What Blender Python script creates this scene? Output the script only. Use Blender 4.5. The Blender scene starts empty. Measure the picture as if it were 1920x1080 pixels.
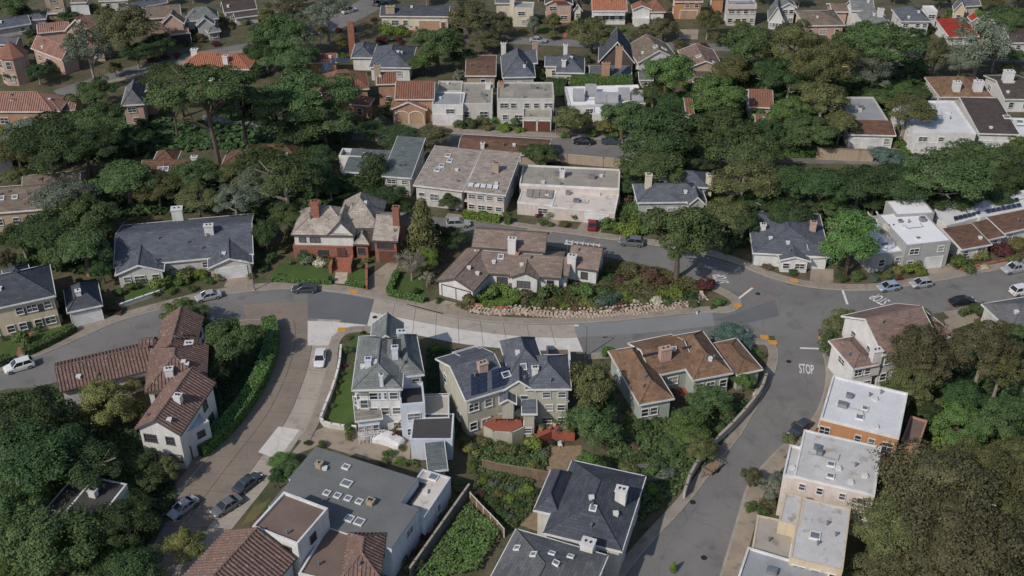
import bpy, bmesh, math, random
import numpy as np
from mathutils import Vector, Matrix
sc = bpy.context.scene
COL = sc.collection
# ---------------------------------------------------------------- camera, sky, sun, exposure
F_PX, PITCH, CAM_H = 2100.0, math.radians(34.0), 110.8
cd = bpy.data.cameras.new('camera'); cam = bpy.data.objects.new('camera', cd); COL.objects.link(cam)
cam.location = (0, 0, CAM_H); cam.rotation_euler = (math.pi/2 - PITCH, 0, 0)
cd.sensor_width = 36; cd.lens = 36*F_PX/1920; cd.clip_end = 6000; cd.clip_start = 1
sc.camera = cam
SUN_EL = math.radians(40); SHX, SHY = 0.70, 0.71            # direction in which shadows fall
w = bpy.data.worlds.new('World'); sc.world = w; w.use_nodes = True
nt = w.node_tree; bg = nt.nodes['Background']
sky = nt.nodes.new('ShaderNodeTexSky'); sky.sky_type = 'NISHITA'; sky.sun_disc = False
sky.sun_elevation = SUN_EL; sky.sun_rotation = math.atan2(-SHX, -SHY)
sky.air_density = 1.0; sky.dust_density = 1.0
nt.links.new(sky.outputs[0], bg.inputs[0]); bg.inputs[1].default_value = 0.125
sd = bpy.data.lights.new('sun', 'SUN'); sun = bpy.data.objects.new('sun', sd); COL.objects.link(sun)
sd.energy = 3.7; sd.angle = math.radians(0.55); sd.color = (1.0, 0.93, 0.84)
sun.rotation_euler = Vector((SHX*math.cos(SUN_EL), SHY*math.cos(SUN_EL), -math.sin(SUN_EL))).to_track_quat('-Z', 'Y').to_euler()
sun.location = (-60, 20, 120)
vs = sc.view_settings
vs.view_transform = 'Standard'; vs.look = 'None'; vs.gamma = 1; vs.use_curve_mapping = False; vs.exposure = -0.32
R = random.Random(7)

def at(px, py, z=0.0):
    """world point at height z seen at photograph pixel px, py"""
    u, v = (px-960)/F_PX, (py-540)/F_PX
    dy = math.cos(PITCH) - v*math.sin(PITCH); dz = -math.sin(PITCH) - v*math.cos(PITCH)
    t = (z-CAM_H)/dz
    return Vector((u*t, dy*t, z))
def scale_at(py, z=0.0):
    p = at(960, py, z)
    return F_PX/(p.y*math.cos(PITCH) + (CAM_H-z)*math.sin(PITCH))

# ---------------------------------------------------------------- materials
MATS = {}
def _n(nt, t, **k):
    n = nt.nodes.new(t)
    for a, b in k.items(): setattr(n, a, b)
    return n
def mat(name, c1, c2=None, scale=0.5, rough=0.9, fine=0.18, bump=0.0, brick=None, spec=0.3, metal=0.0, coord='Object', c3=None, streak=0.0, cracks=0.0):
    if name in MATS: return MATS[name]
    m = bpy.data.materials.new(name); m.use_nodes = True; MATS[name] = m
    t = m.node_tree; L = t.links; b = t.nodes['Principled BSDF']
    tc = _n(t, 'ShaderNodeTexCoord'); co = tc.outputs[coord]
    c2 = c2 or tuple(x*0.75 for x in c1)
    n1 = _n(t, 'ShaderNodeTexNoise'); n1.inputs['Scale'].default_value = scale; n1.inputs['Detail'].default_value = 6; n1.inputs['Roughness'].default_value = .62
    L.new(co, n1.inputs['Vector'])
    rp = _n(t, 'ShaderNodeValToRGB'); rp.color_ramp.elements[0].position = .36; rp.color_ramp.elements[1].position = .64
    rp.color_ramp.elements[0].color = (*c2, 1); rp.color_ramp.elements[1].color = (*c1, 1)
    L.new(n1.outputs[0], rp.inputs[0]); col = rp.outputs[0]
    if c3:
        n3 = _n(t, 'ShaderNodeTexNoise'); n3.inputs['Scale'].default_value = scale*2.7; n3.inputs['Detail'].default_value = 5
        L.new(co, n3.inputs['Vector'])
        r3 = _n(t, 'ShaderNodeValToRGB'); r3.color_ramp.elements[0].position = .56; r3.color_ramp.elements[1].position = .70
        r3.color_ramp.elements[0].color = (0, 0, 0, 1); r3.color_ramp.elements[1].color = (1, 1, 1, 1)
        L.new(n3.outputs[0], r3.inputs[0])
        mx3 = _n(t, 'ShaderNodeMixRGB'); L.new(r3.outputs[0], mx3.inputs[0]); L.new(col, mx3.inputs[1]); mx3.inputs[2].default_value = (*c3, 1); col = mx3.outputs[0]
    if brick:
        bw, bh, mort, dark = brick
        bt = _n(t, 'ShaderNodeTexBrick'); L.new(tc.outputs['UV'], bt.inputs['Vector'])
        bt.inputs['Scale'].default_value = 1; bt.inputs['Brick Width'].default_value = bw; bt.inputs['Row Height'].default_value = bh
        bt.inputs['Mortar Size'].default_value = mort; bt.inputs['Color1'].default_value = (1, 1, 1, 1)
        bt.inputs['Color2'].default_value = (.68, .68, .7, 1); bt.inputs['Mortar'].default_value = (dark, dark, dark, 1)
        mb = _n(t, 'ShaderNodeMixRGB', blend_type='MULTIPLY'); mb.inputs[0].default_value = 1
        L.new(col, mb.inputs[1]); L.new(bt.outputs[0], mb.inputs[2]); col = mb.outputs[0]
    if streak:
        mp = _n(t, 'ShaderNodeMapping'); mp.inputs['Scale'].default_value = (1.6, 1.6, .16); L.new(co, mp.inputs['Vector'])
        n4 = _n(t, 'ShaderNodeTexNoise'); n4.inputs['Scale'].default_value = 1.3; n4.inputs['Detail'].default_value = 4; L.new(mp.outputs[0], n4.inputs['Vector'])
        m4 = _n(t, 'ShaderNodeMapRange'); m4.inputs[1].default_value = .35; m4.inputs[2].default_value = .6; m4.inputs[3].default_value = 1-streak; m4.inputs[4].default_value = 1.0; L.new(n4.outputs[0], m4.inputs[0])
        x4 = _n(t, 'ShaderNodeMixRGB', blend_type='MULTIPLY'); x4.inputs[0].default_value = 1; L.new(col, x4.inputs[1]); L.new(m4.outputs[0], x4.inputs[2]); col = x4.outputs[0]
    if cracks:
        nd = _n(t, 'ShaderNodeTexNoise'); nd.inputs['Scale'].default_value = .35; nd.inputs['Detail'].default_value = 5; L.new(co, nd.inputs['Vector'])
        ad = _n(t, 'ShaderNodeMixRGB', blend_type='ADD'); ad.inputs[0].default_value = 3.0; L.new(co, ad.inputs[1]); L.new(nd.outputs[1], ad.inputs[2])
        vo = _n(t, 'ShaderNodeTexVoronoi', feature='DISTANCE_TO_EDGE'); vo.inputs['Scale'].default_value = .16; L.new(ad.outputs[0], vo.inputs['Vector'])
        m5 = _n(t, 'ShaderNodeMapRange'); m5.inputs[1].default_value = .004; m5.inputs[2].default_value = .016; m5.inputs[3].default_value = 1-cracks; m5.inputs[4].default_value = 1.0; L.new(vo.outputs[0], m5.inputs[0])
        v2 = _n(t, 'ShaderNodeTexVoronoi'); v2.inputs['Scale'].default_value = .45; L.new(co, v2.inputs['Vector'])
        m6 = _n(t, 'ShaderNodeMapRange'); m6.inputs[1].default_value = .05; m6.inputs[2].default_value = .22; m6.inputs[3].default_value = 1-cracks*.6; m6.inputs[4].default_value = 1.0; L.new(v2.outputs[0], m6.inputs[0])
        for mm in (m5, m6):
            x5 = _n(t, 'ShaderNodeMixRGB', blend_type='MULTIPLY'); x5.inputs[0].default_value = 1; L.new(col, x5.inputs[1]); L.new(mm.outputs[0], x5.inputs[2]); col = x5.outputs[0]
    n2 = _n(t, 'ShaderNodeTexNoise'); n2.inputs['Scale'].default_value = 5.0; n2.inputs['Detail'].default_value = 4; n2.inputs['Roughness'].default_value = .7
    L.new(co, n2.inputs['Vector'])
    mr = _n(t, 'ShaderNodeMapRange'); mr.inputs[1].default_value = .25; mr.inputs[2].default_value = .75
    mr.inputs[3].default_value = 1-fine; mr.inputs[4].default_value = 1+fine
    L.new(n2.outputs[0], mr.inputs[0])
    mx = _n(t, 'ShaderNodeMixRGB', blend_type='MULTIPLY'); mx.inputs[0].default_value = 1
    L.new(col, mx.inputs[1]); L.new(mr.outputs[0], mx.inputs[2]); L.new(mx.outputs[0], b.inputs['Base Color'])
    b.inputs['Roughness'].default_value = rough; b.inputs['Specular IOR Level'].default_value = spec; b.inputs['Metallic'].default_value = metal
    if bump:
        bp = _n(t, 'ShaderNodeBump'); bp.inputs['Strength'].default_value = bump; bp.inputs['Distance'].default_value = .1
        L.new(n2.outputs[0], bp.inputs['Height']); L.new(bp.outputs[0], b.inputs['Normal'])
    return m
SH = (1.1, .42, .035, .62)          # shingle courses
def roofmat(name, c1, c2=None, c3=None): return mat('roof_'+name, c1, c2, scale=.35, rough=.95, fine=.3, bump=.4, brick=SH, spec=.15, c3=c3)
roofmat('slate', (.105, .115, .135), (.08, .088, .105))
roofmat('grey', (.185, .188, .195), (.145, .148, .155))
roofmat('bluegrey', (.15, .165, .19), (.12, .13, .155))
roofmat('greygreen', (.24, .255, .245), (.185, .198, .19))
roofmat('brown', (.31, .24, .2), (.24, .185, .155))
roofmat('tan', (.25, .2, .155), (.19, .155, .125))
roofmat('rust', (.22, .125, .085), (.15, .095, .07), (.12, .085, .06))
roofmat('orangebrown', (.285, .175, .11), (.2, .125, .085), (.15, .105, .075))
roofmat('pinkbrown', (.31, .215, .18), (.24, .165, .14), (.19, .15, .135))
roofmat('darkbrown', (.12, .095, .085), (.095, .075, .07))
roofmat('shake', (.5, .445, .38), (.34, .3, .255), (.23, .205, .18))
roofmat('beige', (.43, .37, .315), (.35, .3, .26), (.25, .22, .195))
roofmat('olivegrey', (.3, .28, .23), (.22, .21, .18), (.18, .175, .155))
roofmat('teal', (.17, .2, .2), (.14, .165, .165))
roofmat('redpaint', (.4, .06, .04), (.34, .05, .035))
def tile(name, c1, c2, c3): return mat('tile_'+name, c1, c2, scale=.8, rough=.85, fine=.4, bump=.3, c3=c3, spec=.2)
tile('red', (.215, .135, .112), (.155, .102, .088), (.28, .24, .21))
tile('orange', (.39, .175, .105), (.33, .135, .085), (.28, .14, .1))
tile('terracotta', (.27, .13, .09), (.2, .1, .075), (.19, .12, .1))
tile('pink', (.36, .205, .16), (.28, .16, .13), (.25, .17, .145))
def flatm(name, c1, c2, c3=None): return mat('flat_'+name, c1, c2, scale=.25, rough=.9, fine=.12, bump=.15, c3=c3, spec=.2)
flatm('white', (.68, .68, .7), (.58, .58, .6), (.6, .58, .56))
flatm('dirtywhite', (.57, .56, .55), (.45, .435, .42), (.34, .28, .235))
flatm('cleanwhite', (.8, .8, .81), (.75, .75, .77))
flatm('green', (.178, .184, .18), (.15, .156, .153))
flatm('grey', (.34, .345, .36), (.27, .275, .29))
flatm('olive', (.37, .34, .285), (.28, .258, .22), (.23, .215, .185))
flatm('beige', (.41, .37, .32), (.33, .3, .26), (.25, .23, .2))
flatm('pale', (.66, .6, .54), (.56, .5, .45), (.4, .35, .31))
flatm('brown', (.2, .145, .12), (.16, .12, .1))
flatm('darkbrown', (.13, .11, .1), (.1, .088, .082))
flatm('charcoal', (.08, .075, .075), (.065, .062, .062))
flatm('teal', (.18, .21, .21), (.15, .175, .175)); flatm('deck', (.48, .43, .38), (.42, .38, .34))
def wallm(name, c1, c2=None): return mat('wall_'+name, c1, c2 or tuple(x*.88 for x in c1), scale=.6, rough=.9, fine=.1, bump=.1, spec=.2, streak=.12)
wallm('white', (.7, .69, .67)); wallm('cream', (.66, .6, .48)); wallm('tan', (.43, .345, .26)); wallm('sage', (.46, .44, .36))
wallm('orange', (.52, .27, .14)); wallm('terracotta', (.43, .26, .18)); wallm('pink', (.52, .36, .3)); wallm('grey', (.42, .42, .41))
wallm('blush', (.64, .56, .52)); wallm('yellow', (.62, .52, .38)); wallm('paleblue', (.62, .66, .73)); wallm('greengrey', (.4, .45, .4))
wallm('dark', (.1, .08, .075)); wallm('offwhite', (.58, .56, .52))
mat('wall_brick', (.37, .165, .115), (.3, .13, .09), scale=.8, brick=(.45, .15, .02, .8), fine=.2)
mat('trim', (.75, .74, .72), fine=.06); mat('trimdark', (.12, .1, .09)); mat('glass', (.07, .08, .095), (.04, .046, .056), rough=.12, fine=.05, spec=.8)
_g = MATS['glass'].node_tree; _oi = _n(_g, 'ShaderNodeObjectInfo'); _rp = _n(_g, 'ShaderNodeValToRGB'); _rp.color_ramp.interpolation = 'CONSTANT'
_rp.color_ramp.elements[0].color = (.045, .052, .062, 1); _rp.color_ramp.elements[1].color = (.3, .29, .27, 1); _rp.color_ramp.elements[1].position = .82
for _p, _c in ((.3, (.08, .09, .105, 1)), (.55, (.025, .03, .036, 1)), (.68, (.15, .155, .16, 1))): _rp.color_ramp.elements.new(_p).color = _c
_g.links.new(_oi.outputs['Random'], _rp.inputs[0]); _g.links.new(_rp.outputs[0], _g.nodes['Principled BSDF'].inputs['Base Color'])
mat('shutter', (.06, .055, .06)); mat('shutterbrown', (.2, .08, .05)); mat('solar', (.028, .04, .075), (.02, .03, .06), rough=.18, spec=.7)
mat('metalgrey', (.35, .36, .37), rough=.45, metal=.6); mat('awning', (.3, .28, .26))
mat('garagewhite', (.72, .72, .72), fine=.05); mat('garagebrown', (.17, .07, .05)); mat('garagetan', (.45, .3, .2)); mat('skylight', (.2, .23, .26), (.14, .16, .19), rough=.1, spec=.8)
mat('asphalt', (.208, .2, .19), (.172, .166, .159), scale=.12, fine=.12, bump=.1, c3=(.145, .142, .14), cracks=.13)
mat('asphaltdark', (.15, .155, .165), (.13, .134, .142), scale=.15, fine=.1)
mat('asphaltpale', (.245, .25, .25), (.21, .214, .215), scale=.15, fine=.1)
mat('concretewhite', (.64, .605, .56), (.57, .54, .5), scale=.3, fine=.08, c3=(.52, .49, .45), cracks=.12)
mat('concretebeige', (.42, .37, .31), (.35, .31, .26), scale=.2, fine=.12, c3=(.3, .265, .225), cracks=.1)
mat('concretebrown', (.26, .215, .175), (.215, .178, .147), scale=.2, fine=.12, c3=(.2, .168, .14), cracks=.1)
mat('joint', (.09, .08, .07)); mat('sidewalk', (.33, .285, .235), (.26, .222, .185), scale=.25, fine=.15, c3=(.22, .18, .145)); mat('kerb', (.38, .345, .3), (.3, .27, .235), scale=.4)
mat('drive', (.36, .3, .235), (.28, .23, .18), scale=.25, fine=.15, c3=(.2, .165, .13)); mat('paint', (.74, .74, .72), (.6, .6, .58), scale=2.0, fine=.12)
mat('soil', (.145, .115, .078), (.07, .078, .036), scale=.22, fine=.4, bump=.6, c3=(.045, .066, .024))
mat('lawn', (.075, .125, .03), (.055, .095, .024), scale=.3, fine=.35, bump=.4); mat('drylawn', (.16, .14, .06), (.1, .105, .04), scale=.3, fine=.3)
mat('brickpave', (.38, .15, .095), (.3, .12, .08), scale=.5, fine=.2); mat('redtile', (.34, .1, .066), (.27, .085, .058), scale=.6, fine=.2, c3=(.22, .085, .065)); mat('wood', (.3, .22, .14), (.22, .16, .1), scale=1.2, fine=.25)
mat('fencewood', (.2, .14, .1), (.14, .1, .075), scale=.9, fine=.25); mat('fencegrey', (.2, .2, .2), (.14, .14, .145), scale=.9); mat('stone', (.54, .45, .36), (.38, .3, .235), scale=1.1, fine=.2, bump=.3)
mat('bark', (.16, .12, .095), (.1, .076, .06), scale=1.5, fine=.3, bump=.5); mat('barkpale', (.36, .32, .27), (.24, .2, .165), scale=1.2, fine=.25, bump=.4)
mat('tactile', (.62, .3, .07), (.55, .26, .06)); mat('tyre', (.015, .015, .015)); mat('rim', (.4, .4, .4), rough=.35, metal=.7); mat('lamp', (.7, .7, .66), rough=.2); mat('taillamp', (.3, .01, .01), rough=.2)
mat('carglass', (.02, .024, .03), (.018, .022, .028), rough=.06, fine=.02, spec=.9)
for nm, c in dict(white=(.72, .72, .73), silver=(.42, .43, .45), grey=(.16, .165, .18), black=(.02, .021, .024), red=(.22, .018, .022), blue=(.34, .43, .55), dkblue=(.06, .075, .1)).items():
    mat('car_'+nm, c, tuple(x*.95 for x in c), rough=.28, fine=.02, spec=.7, metal=.15 if nm != 'white' else 0)
mat('tarp', (.68, .68, .69), (.6, .6, .61), rough=.7); mat('plasticgreen', (.06, .22, .05)); mat('plasticblue', (.1, .2, .35)); mat('iron', (.03, .03, .03), rough=.6)

def leafmat(name, dark, light, trans=.16):
    dark, light = tuple(x*1.7 for x in dark), tuple(x*1.95 for x in light)
    m = bpy.data.materials.new('leaf_'+name); m.use_nodes = True; MATS['leaf_'+name] = m
    t = m.node_tree; L = t.links; b = t.nodes['Principled BSDF']; out = t.nodes['Material Output']
    g = _n(t, 'ShaderNodeNewGeometry'); oi = _n(t, 'ShaderNodeObjectInfo'); tc = _n(t, 'ShaderNodeTexCoord')
    rp = _n(t, 'ShaderNodeValToRGB'); rp.color_ramp.elements[0].color = (*dark, 1); rp.color_ramp.elements[1].color = (*light, 1)
    ns = _n(t, 'ShaderNodeTexNoise'); ns.inputs['Scale'].default_value = 3.2; ns.inputs['Detail'].default_value = 3; L.new(tc.outputs['Object'], ns.inputs['Vector'])
    a = _n(t, 'ShaderNodeMath', operation='MULTIPLY_ADD'); L.new(g.outputs['Random Per Island'], a.inputs[0]); a.inputs[1].default_value = .42
    s = _n(t, 'ShaderNodeMapRange'); s.inputs[1].default_value = .3; s.inputs[2].default_value = .7; s.inputs[3].default_value = -.1; s.inputs[4].default_value = .68; L.new(ns.outputs[0], s.inputs[0])
    L.new(s.outputs[0], a.inputs[2]); L.new(a.outputs[0], rp.inputs[0])
    hs = _n(t, 'ShaderNodeHueSaturation'); mh = _n(t, 'ShaderNodeMapRange'); mh.inputs[3].default_value = .475; mh.inputs[4].default_value = .52; L.new(oi.outputs['Random'], mh.inputs[0]); L.new(mh.outputs[0], hs.inputs[0])
    mv = _n(t, 'ShaderNodeMapRange'); mv.inputs[3].default_value = .78; mv.inputs[4].default_value = 1.22; L.new(oi.outputs['Random'], mv.inputs[0]); L.new(mv.outputs[0], hs.inputs[2])
    L.new(rp.outputs[0], hs.inputs[4]); L.new(hs.outputs[0], b.inputs['Base Color']); b.inputs['Roughness'].default_value = .75; b.inputs['Specular IOR Level'].default_value = .2
    tr = _n(t, 'ShaderNodeBsdfTranslucent'); L.new(hs.outputs[0], tr.inputs[0]); mx = _n(t, 'ShaderNodeMixShader'); mx.inputs[0].default_value = trans
    L.new(b.outputs[0], mx.inputs[1]); L.new(tr.outputs[0], mx.inputs[2]); L.new(mx.outputs[0], out.inputs[0])
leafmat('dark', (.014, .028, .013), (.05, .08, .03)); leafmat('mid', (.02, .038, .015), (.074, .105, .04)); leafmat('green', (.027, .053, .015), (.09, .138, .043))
leafmat('lime', (.045, .075, .014), (.13, .18, .04)); leafmat('yellow', (.055, .06, .018), (.165, .165, .06)); leafmat('olive', (.035, .042, .016), (.11, .115, .048))
leafmat('brown', (.032, .034, .016), (.1, .096, .05)); leafmat('grey', (.045, .058, .042), (.13, .15, .11)); leafmat('red', (.03, .011, .011), (.095, .034, .034))
leafmat('rust', (.042, .028, .019), (.115, .074, .052)); leafmat('pale', (.1, .095, .07), (.2, .185, .145)); leafmat('blue', (.025, .045, .035), (.09, .13, .105)); leafmat('blossom', (.12, .12, .07), (.5, .46, .38))

# ---------------------------------------------------------------- mesh helpers
class MB:
    """collects polygons (with uv in metres) and links them as ONE mesh object"""
    def __init__(s): s.v = []; s.f = []; s.uv = []
    def poly(s, pts, uv=None):
        i = len(s.v); s.v += [tuple(p) for p in pts]; s.f.append(tuple(range(i, i+len(pts))))
        if uv is None:
            p0, p1 = Vector(pts[0]), Vector(pts[1]); a = (p1-p0).normalized(); n = a.cross(Vector(pts[2])-p1)
            if n.length < 1e-9: n = Vector((0, 0, 1))
            b = n.normalized().cross(a); uv = [((Vector(p)-p0).dot(a), (Vector(p)-p0).dot(b)) for p in pts]
        s.uv += uv
    def box(s, c, ux, uy, hx, hy, z0, z1):
        """box with plan axes ux, uy, half sizes hx, hy around plan centre c"""
        c = Vector((c[0], c[1])); a = Vector(ux[:2])*hx; b = Vector(uy[:2])*hy
        q = [c-a-b, c+a-b, c+a+b, c-a+b]
        lo = [(p.x, p.y, z0) for p in q]; hi = [(p.x, p.y, z1) for p in q]
        s.poly(hi); s.poly(lo[::-1])
        for k in range(4): s.poly([lo[k], lo[(k+1) % 4], hi[(k+1) % 4], hi[k]])
    def prism(s, pts, dz):
        """polygon pts thickened downwards by dz"""
        n = len(pts); lo = [(p[0], p[1], p[2]-dz) for p in pts]
        s.poly(pts); s.poly(lo[::-1])
        for k in range(n): s.poly([lo[k], lo[(k+1) % n], pts[(k+1) % n], pts[k]])
    def tube(s, pts, rad, n=7, cap=True):
        rings = []
        for i, p in enumerate(pts):
            p = Vector(p); d = (Vector(pts[min(i+1, len(pts)-1)])-Vector(pts[max(i-1, 0)])).normalized()
            a = d.orthogonal().normalized(); b = d.cross(a)
            rings.append([p+(a*math.cos(2*math.pi*k/n)+b*math.sin(2*math.pi*k/n))*rad[i] for k in range(n)])
        for i in range(len(rings)-1):
            for k in range(n): s.poly([rings[i][k], rings[i][(k+1) % n], rings[i+1][(k+1) % n], rings[i+1][k]])
        if cap: s.poly(rings[-1]); s.poly(rings[0][::-1])
    def mesh(s, name, m):
        me = bpy.data.meshes.new(name); me.from_pydata(s.v, [], s.f)
        ul = me.uv_layers.new(name='UVMap'); ul.data.foreach_set('uv', np.array(s.uv, dtype=np.float32).ravel())
        me.materials.append(MATS[m]); me.update()
        return me
    def build(s, name, m, parent=None, origin=None):
        if origin is not None: s.v = [(x-origin[0], y-origin[1], z-origin[2]) for x, y, z in s.v]
        return link(name, s.mesh(name, m), parent)
def link(name, me, parent=None, loc=None, rz=None):
    o = bpy.data.objects.new(name, me); COL.objects.link(o)
    if parent is not None: o.parent = parent
    if loc is not None: o.location = loc
    if rz is not None: o.rotation_euler.z = rz
    return o
def tag(o, label=None, cat=None, group=None, kind=None):
    if label: o['label'] = label
    if cat: o['category'] = cat
    if group: o['group'] = group
    if kind: o['kind'] = kind
    return o
def empty(name, loc, rz=0):
    o = bpy.data.objects.new(name, None); COL.objects.link(o); o.location = loc; o.rotation_euler.z = rz; o.empty_display_size = .5
    return o
def densify(pts, step):
    out = []
    for a, b in zip(pts, pts[1:]):
        n = max(1, int((b-a).length/step))
        out += [a.lerp(b, k/n) for k in range(n)]
    return out+[pts[-1]]
def smooth(pts, it=2):
    for _ in range(it):
        q = [pts[0]]
        for a, b in zip(pts, pts[1:]): q += [a.lerp(b, .25), a.lerp(b, .75)]
        pts = q+[pts[-1]]
    return pts
def resample(pts, n):
    d = [0]
    for a, b in zip(pts, pts[1:]): d.append(d[-1]+(b-a).length)
    out = []; j = 0
    for k in range(n):
        t = d[-1]*k/(n-1)
        while j < len(d)-2 and d[j+1] < t: j += 1
        s = 0 if d[j+1] == d[j] else (t-d[j])/(d[j+1]-d[j])
        out.append(pts[j].lerp(pts[j+1], s))
    return out
def depth_fit(py, z=0.0):
    """factors that carry depths and heights first read with a flatter camera over to this one"""
    f0, t0, h0 = 1710.0, math.radians(28.3), 76.5; v = py-540
    s0, s1 = (f0*math.sin(t0)+v*math.cos(t0))/(h0-z), (F_PX*math.sin(PITCH)+v*math.cos(PITCH))/(CAM_H-z)
    a0, a1 = t0+math.atan(v/f0), PITCH+math.atan(v/F_PX)
    return s0*math.sin(a0)/(s1*math.sin(a1)), s0*math.cos(a0)/(s1*math.cos(a1))
def wpts(px, z=0.0): return [at(x, y, z) for x, y in px]
# ---------------------------------------------------------------- houses
WINM = {}
def window_meshes(wd, ht, trim, muntin):
    k = (round(wd, 1), round(ht, 1), trim, muntin)
    if k in WINM: return WINM[k]
    b = MB(); X, Y = (1, 0), (0, 1); t = .08
    b.box((0, -.06), X, Y, wd/2+t, .07, ht, ht+t); b.box((0, -.09), X, Y, wd/2+t+.05, .11, -t, 0)
    for s in (-1, 1): b.box((s*(wd/2+t/2), -.06), X, Y, t/2, .068, 0, ht)
    nx = max(1, int(round(wd/.75))) if muntin else 1
    for i in range(1, nx): b.box((-wd/2+wd*i/nx, -.045), X, Y, .03, .045, 0, ht)
    if muntin: b.box((0, -.043), X, Y, wd/2, .043, ht*.5-.03, ht*.5+.03)
    p = MB(); p.poly([(-wd/2, -.025, 0), (wd/2, -.025, 0), (wd/2, -.025, ht), (-wd/2, -.025, ht)])
    WINM[k] = (b.mesh('window', trim), p.mesh('pane', 'glass')); return WINM[k]
SKYM = {}
def skylight_mesh(wd, ln):
    k = (wd, ln)
    if k not in SKYM:
        f = MB(); X, Y = (1, 0), (0, 1)
        for s in (-1, 1):
            f.box((s*(wd/2), 0), X, Y, .07, ln/2+.07, -.3, .2); f.box((0, s*(ln/2)), X, Y, wd/2-.07, .07, -.3, .2)
        f.poly([(-wd/2, -ln/2, .14), (wd/2, -ln/2, .14), (wd/2, ln/2, .14), (-wd/2, ln/2, .14)])
        me = f.mesh('skylight', 'trim'); me.materials.append(MATS['skylight']); me.polygons[len(me.polygons)-1].material_index = 1; SKYM[k] = me
    return SKYM[k]
_v = MB(); _v.tube([(0, 0, -.6), (0, 0, .55)], [.11, .11], 8); _v.tube([(0, 0, .55), (0, 0, .72)], [.2, .16], 8); VENT_PIPE = _v.mesh('vent', 'metalgrey')
_v = MB(); _v.box((0, 0), (1, 0), (0, 1), .28, .28, -.5, .3); _v.box((0, 0), (1, 0), (0, 1), .36, .36, .3, .38); VENT_BOX = _v.mesh('vent', 'trim')

def clip_line(poly2, u):
    """v-range of the vertical line at u inside the convex polygon poly2"""
    vs_ = []
    n = len(poly2)
    for i in range(n):
        (u0, v0), (u1, v1) = poly2[i], poly2[(i+1) % n]
        if (u0-u)*(u1-u) <= 0 and abs(u1-u0) > 1e-6: vs_.append(v0+(v1-v0)*(u-u0)/(u1-u0))
    return (min(vs_), max(vs_)) if len(vs_) > 1 else None

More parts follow.
